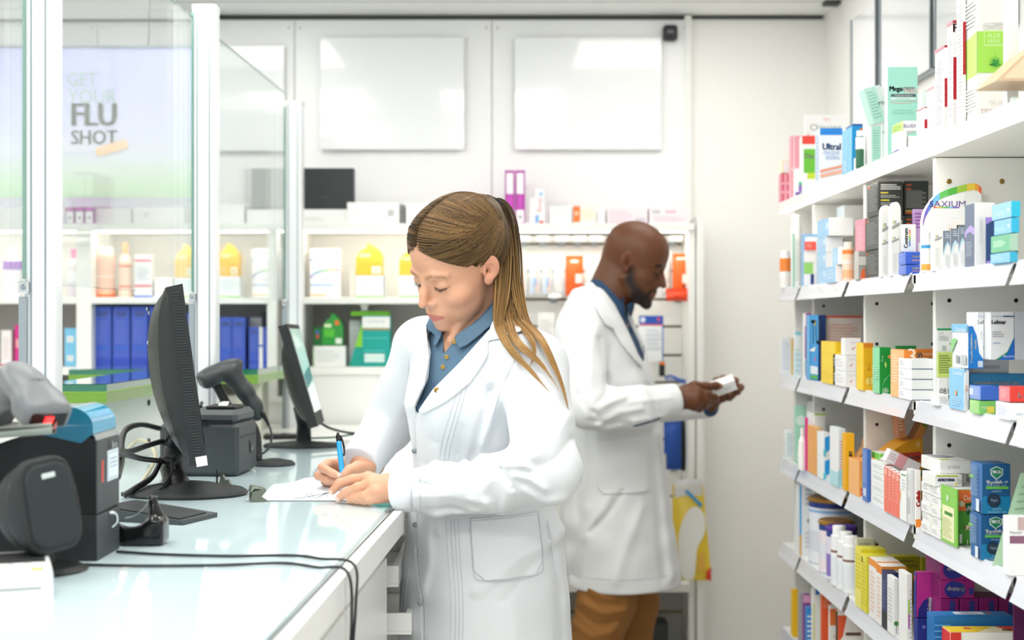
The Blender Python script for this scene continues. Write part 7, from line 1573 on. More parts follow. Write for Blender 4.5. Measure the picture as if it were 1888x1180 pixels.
# ----- pose
WR = frame(53, 28, -11); WHO = A32(W(848, 485, 2.74)); HS = 1.04
def wl(P):
    L = (((P-WHO)@WR)/HS).astype(np.float32); L[:, 2] += np.minimum(L[:, 2]+.02, 0)*.11; return L
wneck0 = WHO+HS*WR@A32((0, -.044, -.040)); wneck1 = A32(W(876, 642, 2.81))
D1 = 2.70
w_secs = [(py2z(560, D1), px2x(872, D1), 2.80, .055, .05), (py2z(598, D1), px2x(868, D1), 2.80, .085, .07), (py2z(640, D1), px2x(868, D1), 2.80, .150, .092), (py2z(700, D1), px2x(872, D1), 2.79, .165, .112), (py2z(750, D1), px2x(874, D1), 2.78, .165, .125),
          (py2z(830, D1), px2x(880, D1), 2.79, .150, .118), (py2z(900, D1), px2x(884, D1), 2.80, .152, .120), (py2z(980, D1), px2x(889, D1), 2.80, .178, .136), (py2z(1080, D1), px2x(890, D1), 2.80, .188, .150), (py2z(1180, D1), px2x(890, D1), 2.80, .190, .160), (.58, px2x(890, D1), 2.80, .200, .170)]
wyaw = math.atan2(-.79, .61)
SHL, ELL_, WRL = W(982, 672, 2.66), W(1010, 868, 2.53), W(738, 905, 2.655)
SHR, ELR, WRR = W(778, 636, 2.93), W(716, 785, 3.00), W(668, 851, 2.885)
def w_torso(P): return loft(P, w_secs, wyaw)
def w_coat(P, raw=False):
    t = w_torso(P)
    t = smin(t, cap(P, W(868, 612, 2.80), SHL, .058, .060), .05); t = smin(t, cap(P, W(866, 606, 2.80), SHR, .050, .052), .05)
    # bust
    t = smin(t, ell(P, W(838, 742, 2.68), (.062, .052, .062)), .05)
    s = chain(P, [SHL, ELL_], [.064, .057], .02); f_ = chain(P, [ELL_, W(880, 895, 2.59), WRL], [.056, .050, .040], .02)
    s = smin(s, f_, .022)
    d = smin(t, s, .018)
    s2 = smin(chain(P, [SHR, ELR], [.056, .052], .02), chain(P, [ELR, WRR], [.050, .043], .02), .02)
    d = smin(d, s2, .018)
    if raw: return d
    near = (P[:, 1] < 2.80)
    AM = 1.6
    fo = [(((905, 718), (893, 770), (868, 850)), .008, -.007), (((900, 700), (925, 690), (950, 672)), .010, .004), (((925, 715), (905, 760), (885, 815)), .013, .006),
          (((935, 842), (965, 840), (985, 848)), .006, .005), (((925, 850), (938, 870), (945, 882)), .0045, -.006), (((950, 858), (975, 862), (1000, 880)), .007, .005), (((965, 885), (1000, 905), (1035, 900)), .009, .004), (((940, 880), (935, 905), (925, 935)), .009, .005), (((905, 868), (890, 895), (900, 925)), .010, .0035),
          (((780, 885), (830, 880), (870, 878)), .006, -.003), (((775, 905), (840, 900), (900, 912)), .008, .003), (((790, 930), (840, 925), (905, 945)), .006, -.003), (((780, 950), (850, 935), (880, 930)), .006, .003), (((775, 872), (800, 880), (860, 893)), .006, .003),
          (((1040, 760), (1010, 800), (960, 835)), .012, .005), (((1045, 800), (1020, 830), (985, 846)), .008, -.004), (((1000, 700), (985, 760), (980, 820)), .016, .004), (((965, 660), (990, 700), (1010, 760)), .012, -.003),
          (((1050, 985), (960, 1020), (880, 1085)), .012, .004), (((1040, 1010), (980, 1040), (930, 1100)), .010, -.003), (((990, 930), (1010, 960), (1030, 1000)), .012, .006), (((1000, 960), (1030, 1080), (1036, 1180)), .010, -.004),
          (((800, 830), (812, 900), (806, 980)), .012, .004), (((785, 960), (790, 1040), (775, 1100)), .010, .004), (((930, 1060), (945, 1120), (950, 1180)), .016, .003), (((852, 790), (846, 840), (852, 870)), .010, -.004),
          (((742, 700), (735, 760), (728, 830)), .012, -.004), (((715, 730), (700, 770), (690, 800)), .008, .005), (((680, 795), (705, 805), (722, 818)), .006, -.006), (((668, 806), (700, 820), (722, 845)), .007, .005), (((650, 850), (690, 845), (715, 870)), .007, -.004), (((700, 840), (712, 850), (722, 868)), .007, .005),
          (((760, 640), (750, 700), (745, 760)), .010, .003), (((940, 620), (900, 640), (870, 700)), .010, .002), (((880, 650), (830, 720), (800, 800)), .016, .003)]
    d = d-AM*folds(P, fo, 2.66)*near
    x, y, z = P[:, 0], P[:, 1], P[:, 2]
    d = d-.0010*np.sin(38*x+21*z+3*np.sin(17*z+9*y))-.0007*np.sin(70*z-33*x+2*np.sin(40*x))
    return d
# open front, neckline
vneck = poly_px([(772, 560), (781, 612), (792, 650), (788, 700), (764, 754), (770, 762), (800, 716), (846, 672), (906, 606), (922, 560), (900, 540), (800, 540)], 2.70)
def w_coat_full(P):
    d = w_coat(P)
    v = poly2(P, vneck); v = np.maximum(v, P[:, 1]-2.80-(.0)); d = smax(d, -(v), .004)
    # hollow neck
    nk = cap(P, wneck1+A32((0, 0, .10)), wneck1+A32((.0, 0, -.03)), .070)
    d = smax(d, -nk, .006)
    # cuff opening at the near wrist
    ax = A32(WRL)-A32(W(880, 895, 2.59)); ax /= np.linalg.norm(ax); q = P-A32(W(731, 905, 2.655)); along = q@ax
    d = np.where((np.linalg.norm(q, axis=1) < .09), smax(d, along-.0, .002), d)
    ax2 = A32(WRR)-A32(ELR); ax2 /= np.linalg.norm(ax2); q2 = P-(A32(WRR)+ax2*.012); al2 = q2@ax2
    d = np.where((np.linalg.norm(q2, axis=1) < .075), smax(d, al2, .002), d)
    # front edges: shallow groove where the coat overlaps
    g = None
    pl = poly_px([(768, 756), (762, 800), (762, 870), (768, 950), (764, 1000), (768, 1045), (780, 1100), (782, 1180)], 2.70)
    for i in range(len(pl)-1):
        e = seg2(P, pl[i], pl[i+1]); g = e if g is None else np.minimum(g, e)
    return d+.004*np.exp(-(g/.0022)**2)*(P[:, 1] < 2.78)
def w_shirt(P):
    d = smin(w_torso(P)+.007, cap(P, wneck0, wneck1, .052, .062), .03)
    d = smin(d, cap(P, W(868, 612, 2.80), SHL, .048, .048), .04); d = smin(d, cap(P, W(866, 606, 2.80), SHR, .042, .042), .04)
    return d
pw = A32(W(868, 612, 2.80))
lo_b, hi_b = A32((-.34, 2.40, .60)), A32((.16, 3.12, 1.50))
woman = thing('person', 'woman in a white coat and blue shirt writing at the counter, long fair ponytail', 'person', (px2x(888, 2.78), 2.80, 0))
V, Q = surfnets(w_coat_full, lo_b, hi_b, .0034); V = relax(V, Q, 1, .35)
rel(poly_mesh('coat', V, Q, coatm), woman)
coat_w = COL.objects[-1]
# patches lying on the coat: pocket, lapel, placket
def patch(f, pts, d, off, th, m, name, parent, h=.0022, ymax=2.80, rnd=.002, extra=None):
    q = poly_px(pts, d); xs = [a for a, b in q]; zs = [b for a, b in q]
    def g(P):
        s = np.abs(f(P)-off)-th; p = poly2(P, q)
        r = smax(s, p, rnd); r = np.maximum(r, P[:, 1]-ymax)
        return r if extra is None else extra(P, r)
    V, Q = surfnets(g, (min(xs)-.01, 2.40, min(zs)-.01), (max(xs)+.01, ymax+.01, max(zs)+.01), h); V = relax(V, Q, 1, .4)
    o = poly_mesh(name, V, Q, m)
    if parent is not None: rel(o, parent)
    return o
patch(w_coat, [(866, 957), (992, 946), (1002, 1035), (988, 1062), (893, 1068), (873, 1052)], 2.64, .0012, .0026, coatm, 'pocket', woman)
patch(w_coat, [(792, 648), (787, 700), (768, 756), (772, 764), (808, 738), (850, 700), (880, 672), (906, 642), (926, 622), (990, 606), (985, 560), (925, 552), (912, 600), (880, 632), (846, 668), (812, 700), (790, 728), (793, 690)], 2.66, .005, .0022, coatm, 'lapel', woman) if False else None
patch(w_coat, [(905, 604), (846, 670), (800, 716), (772, 756), (778, 764), (830, 735), (868, 704), (885, 680), (900, 655), (902, 628), (935, 622), (936, 590), (915, 575)], 2.68, .0030, .0034, coatm, 'lapel', woman)
patch(w_coat, [(902, 620), (934, 618), (962, 610), (965, 578), (945, 560), (922, 556), (912, 584), (904, 602)], 2.70, .0034, .0040, coatm, 'collar', woman, ymax=2.86)
patch(w_coat, [(782, 600), (772, 618), (760, 640), (758, 700), (764, 752), (786, 706), (791, 660), (786, 625)], 2.72, .0030, .0034, coatm, 'lapel', woman)
patch(w_coat, [(712, 560+305), (726, 862), (774, 868), (776, 944), (760, 948), (728, 942)], 2.62, .0016, .0016, coatm, 'cuff', woman, ymax=2.76) if False else None
# shirt with its collar
def w_shirt_cut(P):
    d = w_shirt(P)
    v = poly2(P, poly_px([(812, 585), (815, 612), (818, 652), (828, 640), (852, 612), (885, 584), (905, 560), (905, 520), (812, 520)], 2.72)); v = np.maximum(v, P[:, 1]-2.80); d = smax(d, -v, .003)
    d = smax(d, -cap(P, wneck0, wneck1+A32((0, 0, .015)), .0535, .056), .004)
    return smax(d, poly2(P, poly_px([(768, 560), (768, 640), (755, 780), (800, 780), (870, 690), (925, 640), (940, 540), (860, 520)], 2.72)), .003)
V, Q = surfnets(w_shirt_cut, A32((-.22, 2.55, 1.16)), A32((.03, 2.95, 1.53)), .0028); V = relax(V, Q, 1, .4)
shirt = rel(poly_mesh('shirt', V, Q, denim), woman)
neckf = lambda P: cap(P, wneck0, wneck1, .058, .074)
patch(w_shirt, [(912, 558), (898, 575), (880, 592), (858, 605), (838, 620), (840, 632), (847, 643), (862, 636), (886, 617), (905, 600), (914, 584)], 2.70, .0075, .0034, denim, 'shirt_collar', woman, ymax=2.84)
patch(w_shirt, [(786, 583), (781, 595), (775, 611), (790, 612), (800, 620), (796, 640), (804, 636), (812, 620), (814, 604), (806, 592), (795, 584)], 2.70, .0085, .0034, denim, 'shirt_collar', woman, ymax=2.84)
def on_surf(f, pxs, d, off=.001, y0=2.30, tmax=.7):
    """points of a px polyline dropped onto a surface, seen square from the aisle"""
    P = A32([[px2x(a, d), y0, py2z(b, d)] for a, b in pxs]); D_ = np.tile(A32([0, 1, 0]), (len(P), 1))
    H = hit(f, P, D_, 70, tmax); H[:, 1] -= off; return H
m = MB()
for px, py in ((838, 630), (824, 658), (817, 676)):
    p = on_surf(w_shirt, [(px, py)], 2.72, .004)[0]; m.lathe([(.0045, 0), (.0045, .0015), (.003, .002), (0, .0015)], brass, n=12, M=Matrix.Translation(Vector(p))@Matrix.Rotation(math.pi/2, 4, 'X'))
rel(m.build('shirt_buttons'), woman)
for px, py in ((774, 702), (809, 716), (759, 838), (762, 975), (775, 1112)):
    p = on_surf(w_coat, [(px, py)], 2.70, .0015 if py != 716 else .0075)[0]; mm = MB().lathe([(.0052, 0), (.0055, .0015), (.003, .0022), (.0026, .001), (0, .001)], brass if py < 730 else alu2, n=14, M=Matrix.Translation(Vector(p))@Matrix.Rotation(math.pi/2, 4, 'X'))
    rel(mm.build('snap_button'), woman)
sl = MB()
def stitch(pts, r=.0007, f=w_coat, d=2.68, n=50, off=.0006, mt=None, y0=2.30):
    c = bez([(a, b, 0) for a, b in pts], n); H = on_surf(f, [(p[0], p[1]) for p in c], d, off, y0); H = H[H[:, 1] < y0+.6]
    if len(H) < 6: return
    sl.tube(relaxed(H), r, mt or seam, 4, False)
def relaxed(H):
    H = H.copy()
    for _ in range(2): H[1:-1] = (H[:-2]+2*H[1:-1]+H[2:])/4
    return H
for dx in (0, 9, 17): stitch([(852-dx*.2+dx, 700), (826+dx, 780), (812+dx, 830), (808+dx, 862)])
for dx in (0, 9, 16, 23): stitch([(822+dx, 955), (827+dx, 1030), (832+dx, 1100), (832+dx, 1180)])
for dx in (0, 7, 14): stitch([(748-dx, 1060), (741-dx, 1120), (738-dx, 1180)])
for dx in (0, 6, 12): stitch([(745+dx, 652), (737+dx, 700), (727+dx, 745)])
stitch([(866, 957), (873, 1052), (893, 1068), (988, 1062), (1002, 1035), (992, 946)], off=.0042, f=w_coat, d=2.64)
stitch([(870, 962), (930, 956), (990, 951)], off=.0042, d=2.64)
stitch([(1010, 960), (1022, 1060), (1022, 1180)]); stitch([(764, 870), (764, 950), (770, 1045), (782, 1110), (784, 1180)], r=.001)
stitch([(934, 622), (950, 640), (962, 664)], d=2.68); stitch([(868, 618), (904, 628), (940, 622), (985, 618)], d=2.70) if False else None
stitch([(774, 871), (775, 905), (774, 942)], d=2.60); stitch([(962, 640), (935, 690), (916, 740), (905, 790)], r=.0009, d=2.66)
rel(sl.build('stitching'), woman)
# ----- body: head, neck, trunk root and hands as one mesh
def w_headneck(P):
    d = head_sdf(wl(P), False)*HS
    n = cap(P, wneck0, wneck1, .047, .056)
    n = smin(n, cap(P, WHO+WR@A32((0, -.01, -.075)), W(842, 648, 2.772), .036, .040), .02)
    n = smin(n, cap(P, WHO+HS*WR@A32((.035, .0, -.05)), W(832, 628, 2.73), .010, .008), .015)
    d = smin(d, n, .009)
    return smin(d, ell(P, W(872, 655, 2.83), (.09, .075, .045)), .03)
def hand_left(P):
    c = lambda *a: W(*a)
    d = chain(P, [c(790, 905, 2.63), c(745, 902, 2.655), c(722, 900, 2.665)], [.030, .0265, .0265], .01)
    wr = c(716, 899, 2.672)
    for k, (a, r) in enumerate(((c(679, 882, 2.700), .0135), (c(688, 893, 2.675), .0135), (c(693, 906, 2.658), .0125), (c(698, 917, 2.655), .0115))):
        d = smin(d, cap(P, wr+A32((0, .0, 0)), a, .020, r), .012)
    F_ = [([c(679, 882, 2.700), c(650, 884, 2.715), c(627, 891, 2.722), c(612, 906, 2.728)], [.0118, .0095, .0092, .0072]),
          ([c(688, 893, 2.675), c(660, 899, 2.685), c(638, 909, 2.70), c(624, 919, 2.712)], [.0118, .0098, .0093, .0072]),
          ([c(693, 906, 2.658), c(673, 914, 2.662), c(657, 919, 2.680), c(644, 922, 2.695)], [.0112, .0092, .0088, .0068]),
          ([c(698, 917, 2.655), c(683, 922, 2.655), c(672, 923.5, 2.668), c(660, 924, 2.682)], [.0100, .0082, .0078, .0060])]
    for p, r in F_: d = smin(d, chain(P, p, r, .004), .0045)
    th = chain(P, [c(718, 890, 2.700), c(690, 886, 2.735), c(664, 893, 2.758), c(645, 902, 2.762)], [.0145, .0120, .0098, .0075], .006)
    d = smin(d, th, .007)
    for (a, b, e) in ((672, 880, 2.690), (683, 892, 2.665), (690, 905, 2.648)): d = smin(d, ell(P, c(a+5, b, e), (.009, .006, .006)), .008)
    # nail on the index finger
    return d
def hand_right(P):
    c = lambda *a: W(*a)
    d = chain(P, [c(688, 857, 2.90), c(676, 858, 2.885)], [.024, .024], .01)
    wr = c(672, 860, 2.888)
    mc = [(c(624, 856, 2.915), .0135), (c(630, 866, 2.935), .0130), (c(638, 876, 2.95), .012), (c(646, 884, 2.955), .011)]
    for a, r in mc: d = smin(d, cap(P, wr, a, .020, r), .012)
    F_ = [([mc[0][0], c(606, 855, 2.885), c(595, 862, 2.860), c(612, 872, 2.832), c(624, 876.5, 2.828)], [.0118, .0100, .0096, .0080, .0066]),
          ([mc[1][0], c(602, 868, 2.905), c(588, 877, 2.880), c(604, 885, 2.850), c(620, 888, 2.842)], [.0115, .0100, .0094, .0082, .0066]),
          ([mc[2][0], c(612, 880, 2.925), c(600, 888, 2.905), c(614, 893, 2.880)], [.0110, .0095, .0088, .0070]),
          ([mc[3][0], c(625, 890, 2.945), c(614, 895, 2.93), c(626, 897, 2.905)], [.0100, .0085, .0078, .0062])]
    for p, r in F_: d = smin(d, chain(P, p, r, .004), .0045)
    th = chain(P, [c(680, 862, 2.865), c(660, 862, 2.842), c(645, 867, 2.828), c(636, 874, 2.820)], [.0150, .0125, .0105, .0080], .006)
    return smin(d, th, .006)
def body_mesh(name, trunk, zones, lo, hi, h, m, parent, colf):
    """one continuous skin surface; detailed zones (centre, radius, function) are only evaluated near themselves"""
    def f(P):
        d = trunk(P)
        for c, r, g, k in zones:
            i = np.linalg.norm(P-A32(c), axis=1) < r
            if i.any(): d[i] = smin(d[i], g(P[i]), k)
        return d
    V, Q = surfnets(f, lo, hi, h); V = relax(V, Q, 1, .3)
    return rel(poly_mesh(name, V, Q, m, None, True, colf(V)), parent)
def w_trunk(P):
    d = loft(P, w_secs, wyaw)+.024; d = np.maximum(d, .68-P[:, 2])
    d = smin(d, cap(P, W(868, 625, 2.80), SHL-A32((.01, 0, .01)), .035, .036), .03); d = smin(d, cap(P, W(866, 620, 2.80), SHR, .032, .032), .03)
    d = smin(d, chain(P, [SHL-A32((.005, 0, .01)), ELL_, W(880, 897, 2.59), WRL], [.042, .036, .033, .026], .01), .01)
    return smin(d, chain(P, [SHR, ELR, WRR], [.038, .032, .024], .01), .01)
base_w = '#d8a284'
def wcol(V):
    L = wl(V); c = face_colour(L, base_w, False)
    # mole on the forehead and by the mouth, nails, knuckles
    for p, r in (((.020, .083, .052), .0010), ((.029, .078, -.083), .0008)):
        k = np.linalg.norm(L-A32(p), axis=1) < r*1.6; c[k] = c[k]*.45
    kn = np.zeros(len(V))
    for (a, b, e) in ((679, 880, 2.685), (688, 891, 2.66), (627, 889, 2.712), (638, 907, 2.69), (657, 917, 2.67), (595, 860, 2.85), (590, 876, 2.87), (612, 902, 2.72)):
        kn = np.maximum(kn, np.clip(1-np.linalg.norm(V-W(a, b, e), axis=1)/.014, 0, 1))
    c = c*(1-.28*kn[:, None])+np.array(lin('#d98f78'))*.28*kn[:, None]
    for (a, b, e) in ((608, 909, 2.722), (621, 922, 2.706), (626, 876, 2.820), (622, 889, 2.835)):
        k = np.linalg.norm((V-W(a, b, e))*np.array([1, .7, 1]), axis=1) < .0058; c[k] = np.array(lin('#eec4b6'))
    return c
lo_h = WHO-A32((.14, .16, .22)); hi_h = WHO+A32((.17, .18, .16))
body_mesh('body', w_trunk, [(WHO-A32((0, 0, .04)), .24, w_headneck, .02), (W(680, 900, 2.68), .16, hand_left, .006), (W(640, 872, 2.89), .13, hand_right, .006)], A32((-.42, 2.44, .66)), A32((.13, 3.10, 1.70)), .0021, skw, woman, wcol)
# legs (dark trousers) and shoes below the coat
m = MB()
for s, (ax, ay) in ((0, (-.08, 2.72)), (1, (.0, 2.88))):
    m.tube([(ax, ay, .66), (ax, ay, .45), (ax, ay, .10)], [.085, .06, .05], mat('dark_trousers', '#232a36', .8), 14)
rel(m.build('trousers'), woman)
for (ax, ay) in ((-.08, 2.72), (.0, 2.88)):
    rel(MB().tube([(ax+.05, ay+.03, .035), (ax, ay, .045), (ax-.10, ay-.06, .035), (ax-.16, ay-.10, .028)], [.034, .042, .040, .026], white2, 12, flat=.8).build('shoe'), woman)
# ----- hair
def scalp(L):
    return head_core(L, False)
hn = A32((0, -.080, .073)); hn /= np.linalg.norm(hn)
def hline(L):
    """>0 inside the hair"""
    x = np.abs(L[:, 0]); g = (L-A32((0, .018, -.012)))@hn
    return g-.010+.14*np.clip(.030-x, 0, 1)*0-.25*np.clip(x-.045, 0, 1)*(L[:, 2] > .0)
def haircap(P):
    L = wl(P); g = hline(L); th = .0012+.0075*np.clip(g/.035, 0, 1)
    x, y, z = L[:, 0], L[:, 1], L[:, 2]
    part = np.exp(-(x/.0028)**2)*np.clip((y+.02)/.05, 0, 1)*(z > .03)
    d = scalp(L)-th+part*.0045
    d = smin(d, ell(L, (0, -.088, .066), (.024, .026, .024)), .018)
    d = smax(d, -(g), .004)
    # keep clear of the ears
    return smax(d, -ell(L, (.082, -.004, -.012), (.026, .028, .033)), .004)*HS
hairm = attr_mat('hair_strands', .5, spec=.35)
def hair_colour(n, t=None):
    c0 = np.array(lin('#4a3721')); c1 = np.array(lin('#8d6c42')); c2 = np.array(lin('#2e2114'))
    a = rng.random((n, 1)); c = c0*(1-a)+c1*a; k = rng.random((n, 1)) < .22; return np.where(k, c2, c)
V, Q = surfnets(haircap, lo_h, hi_h, .0025); V = relax(V, Q, 1, .4)
hair = rel(poly_mesh('hair', V, Q, mat('hair_base', '#46331d', .75, spec=.2)), woman)
TIE = A32((0.0, -.090, .070))
C0 = A32((0, -.01, .02))
def hsurf(dirs, lift=.0):
    """distance along direction from C0 to hair surface"""
    S = dirs.shape[:-1]; D_ = dirs.reshape(-1, 3); D_ = D_/np.linalg.norm(D_, axis=1, keepdims=True)
    lo = np.full(len(D_), .03, np.float32); hi = np.full(len(D_), .16, np.float32)
    def f(L):
        g = hline(L); d = scalp(L)-(.0012+.0075*np.clip(g/.035, 0, 1)); return smin(d, ell(L, (0, -.088, .066), (.024, .026, .024)), .018)
    for _ in range(16):
        mid = (lo+hi)/2; v = f(C0+D_*mid[:, None]); lo = np.where(v < 0, mid, lo); hi = np.where(v < 0, hi, mid)
    return (C0+D_*(lo+lift)[:, None]).reshape(*S, 3)
N = 26; ts = np.linspace(0, 1, N)
roots = []
nS = 2300
for i in range(nS):
    u = i/nS; s = 1 if rng.random() < .72 else -1
    if rng.random() < .45:   # from the parting
        y = .085-.165*rng.random(); z = .02+.115*math.sqrt(max(0, 1-((y+.01)/.105)**2)); x = .0015*s
        p0 = np.array([x, y, z]); lat = np.array([s*(.095+.02*rng.random()), (y*.35-.015), .035])
    else:                     # from the hairline round the temple, ear and nape
        a = rng.random()
        if a < .45:
            k = rng.random(); p0 = np.array([s*(.006+.060*k), .088-.055*k**1.6, .072-.052*k**1.3]); lat = np.array([s*.085, .0-.02*k, .05-.03*k])
        else:
            k = rng.uniform(-1, 1); p0 = np.array([s*(.072-.045*max(k, 0)), -.022-.045*k, -.008-(.045 if k > 0 else .035)*k]); p0 = p0+rng.normal(0, .004, 3); lat = (p0+TIE)/2*1.15+np.array([s*.012, 0, 0])
    if i % 5 == 0: p0 = np.array([s*.05*rng.random(), -.01-.075*rng.random(), .13]); lat = p0*.5+np.array([s*.02, -.09, .10])*.5
    roots.append((p0, lat))
p0 = np.array([r[0] for r in roots])[:, None, :]; lat = np.array([r[1] for r in roots])[:, None, :]; T_ = TIE[None, None, :]+rng.normal(0, .008, (nS, 1, 3)); t = ts[None, :, None]
cur = (1-t)**2*p0+2*t*(1-t)*lat+t**2*T_
dirs = (cur-C0).astype(np.float32)
S_ = hsurf(dirs, .0011)+(rng.random((nS, 1, 1))*.0009*(cur-C0)/np.linalg.norm(cur-C0, axis=-1, keepdims=True))
S_ = HS*(S_@WR.T)+WHO
cols = np.repeat(hair_colour(nS)[:, None, :], N, 1)
hs = rel(strands('hair_strands', S_, .00075*np.ones(N)*np.clip(np.minimum(ts*14, 1), .2, 1), hairm, None, cols), woman)
# tie
tp = WHO+HS*WR@A32((0, -.108, .074)); tdir = WR@A32((0, -.8, .6)); 
m = MB()
for k in range(5):
    a = basis(tdir, (.3, .1, 1)); ring = [tp+tdir*(.003*(k-2))+(.0155+.0012*math.sin(5*q+k))*(math.cos(q)*a[:, 1]+math.sin(q)*a[:, 2]) for q in np.linspace(0, 2*math.pi, 19)]
    m.tube(ring, .0026, mat('hair_tie', '#1d2430', .7), 6, False)
rel(m.build('hair_tie'), woman)
# ponytail: strands along guides (places measured in the photo)
g1 = [(903, 385, 2.80), (918, 378, 2.80), (934, 400, 2.79), (944, 460, 2.76), (950, 530, 2.73), (966, 590, 2.69), (1000, 640, 2.64), (1030, 700, 2.59), (1048, 760, 2.56)]
g2 = [(903, 386, 2.80), (915, 384, 2.79), (924, 410, 2.78), (928, 470, 2.75), (926, 540, 2.71), (921, 600, 2.67), (940, 650, 2.63), (975, 690, 2.60), (1015, 735, 2.575)]
g3 = [(903, 386, 2.80), (916, 382, 2.80), (928, 410, 2.79), (934, 470, 2.765), (938, 540, 2.73), (938, 590, 2.68), (955, 640, 2.63), (1000, 680, 2.59), (1034, 730, 2.565)]
g4 = [(903, 386, 2.80), (916, 382, 2.80), (930, 410, 2.79), (940, 470, 2.765), (944, 540, 2.73), (952, 590, 2.68), (975, 625, 2.65), (985, 660, 2.63), (972, 700, 2.615)]
def tail(gd, n, spread, cut, seed, N=34):
    r_ = np.random.default_rng(seed); G = bez([W(*g) for g in gd], N); tt = np.linspace(0, 1, N)
    T = np.gradient(G, axis=0); T /= np.linalg.norm(T, axis=1, keepdims=True); side = np.cross(T, [0, 1, 0]); side /= np.linalg.norm(side, axis=1, keepdims=True); nrm = np.cross(side, T)
    a = r_.normal(0, .5, (n, 1, 1)); b = r_.normal(0, .5, (n, 1, 1)); a = np.clip(a, -1, 1); b = np.clip(b, -1, 1)
    w = (.0085+.009*np.sin(np.pi*np.clip(tt*1.5, 0, 1))*(tt < .67)+spread*np.clip(tt-.45, 0, 1)*.45-.005*np.clip((tt-.8)*5, 0, 1))[None, :, None]
    w = np.maximum(w*np.interp(tt, [0, .55, .8, 1], [1, 1, .6, .3])[None, :, None], .0015)
    ph = r_.random((n, 1, 1))*6.28
    c = G[None]+side[None]*a*w+nrm[None]*b*w*.8+.0012*np.sin(tt*9+ph[:, :, 0])[..., None]*side[None]*np.clip(tt*2, 0, 1)[None, :, None]
    L_ = (cut+(1-cut)*r_.random(n))
    idx = L_[:, None]*tt[None, :]*(N-1); i0 = np.clip(idx.astype(int), 0, N-2); fr = (idx-i0)[..., None]; ar = np.arange(n)[:, None]
    c = c[ar, i0]*(1-fr)+c[ar, i0+1]*fr
    # keep the hair off the coat
    fl = c.reshape(-1, 3).astype(np.float32); dd = w_coat(fl, True); pz = np.clip(.013-dd, 0, .04); fl[:, 1] -= pz*1.3; fl[:, 2] += pz*.3; c = fl.reshape(c.shape)
    base = hair_colour(n)[:, None, :]*np.interp(tt, [0, .1, .5, .7], [.8, .6, .62, 1])[None, :, None]; gold = np.array(lin('#b58a52')); mixv = np.clip((tt-.42)/.4, 0, 1)[None, :, None]*(.55+.4*r_.random((n, 1, 1)))
    cc = base*(1-mixv)+gold*mixv
    rad = .0008*np.clip((1.02-tt)*6, .12, 1)
    return c, cc, np.broadcast_to(rad, (n, N))
Cs, Ks, Rs_ = zip(*[tail(g1, 300, .004, .55, 1), tail(g2, 170, .004, .5, 2), tail(g3, 130, .008, .5, 3), tail(g4, 40, .02, .8, 5)])
rel(strands('ponytail', np.concatenate(Cs), np.concatenate(Rs_), hairm, None, np.concatenate(Ks)), woman)
# solid core so that the tail is not see-through
core = bez([W(*g) for g in [(904, 386, 2.805), (918, 382, 2.80), (930, 404, 2.79), (936, 460, 2.765), (938, 530, 2.735), (944, 590, 2.70)]], 20)
rel(MB().tube(core, np.interp(np.linspace(0, 1, 20), [0, .2, .6, 1], [.009, .013, .0145, .003]), mat('hair_core', '#2c1c0c', .6), 12).build('hair_core'), woman)
def lashes(male, O, R, sc, parent, m, n=24, ln=.0055, rad=.0004):
    ks = np.linspace(0, 1, n); pts = []
    for sg in (-1, 1):
        for k in ks: pts.append((sg*(.019+.026*k), .13, -.0062-.0032*math.sin(math.pi*min(1, k*1.1))))
    Hs = hit(lambda P: head_sdf(P, male), A32(pts), np.tile(A32([0, -1, 0]), (len(pts), 1)), 60, .12); L = []
    for i, p in enumerate(Hs):
        k = ks[i % n]; sg = -1 if i < n else 1
        e = p+np.array([sg*(.0004+.0022*k), ln*.75, -ln*.6]); mid = (p+e)/2+np.array([0, .0005, -.0014]); tt = np.linspace(0, 1, 6)[:, None]; L.append((1-tt)**2*p+2*tt*(1-tt)*mid+tt**2*e)
    L = np.array(L)
    L = sc*(L@np.array(R).T)+np.array(O)
    return rel(strands('eyelashes', L, np.linspace(rad, rad*.35, 6), m), parent)
lashes(False, WHO, WR, HS, woman, mat('lash_brown', '#2a1c14', .6))
# ear stud
p = WHO+HS*WR@A32((.0835, -.006, -.028)); rel(MB().lathe([(0, 0), (.0015, .0005), (0, .002)], chrome, tuple(p), 8).build('ear_stud'), woman)
# pen in the right hand
pt, pb = W(623, 800, 2.86), W(633, 886, 2.822)
dr = Vector(pb-pt); Lp = dr.length; M4 = Matrix.Translation(Vector(pt))@dr.to_track_quat('Z', 'Y').to_matrix().to_4x4()
t = thing('ballpoint_pen', 'bright blue ballpoint pen with a black clip held in the writing hand', 'pen', tuple(pt))
rel(MB().lathe([(.0046, .016), (.0052, .02), (.0055, .045), (.0056, Lp-.018), (.0050, Lp-.014)], mat('pen_blue', '#1e9fe0', .3, coat=.4), n=16, M=M4).build('barrel'), t)
rel(MB().lathe([(.0010, -.003), (.0028, -.002), (.0030, .002), (.0048, .003), (.0050, .0165)], blackg, n=12, M=M4).build('cap'), t)
rel(MB().lathe([(.0049, Lp-.014), (.0036, Lp-.006), (.0015, Lp)], chrome, n=12, M=M4).build('tip'), t)
cl_ = bez([M4@Vector(v) for v in ((.0045, 0, .004), (.0085, -.001, .018), (.0095, -.001, .036), (.0062, 0, .048))], 10); rel(MB().tube(cl_, [.0022]*9+[.001], blackg, 6).build('pen_clip'), t)
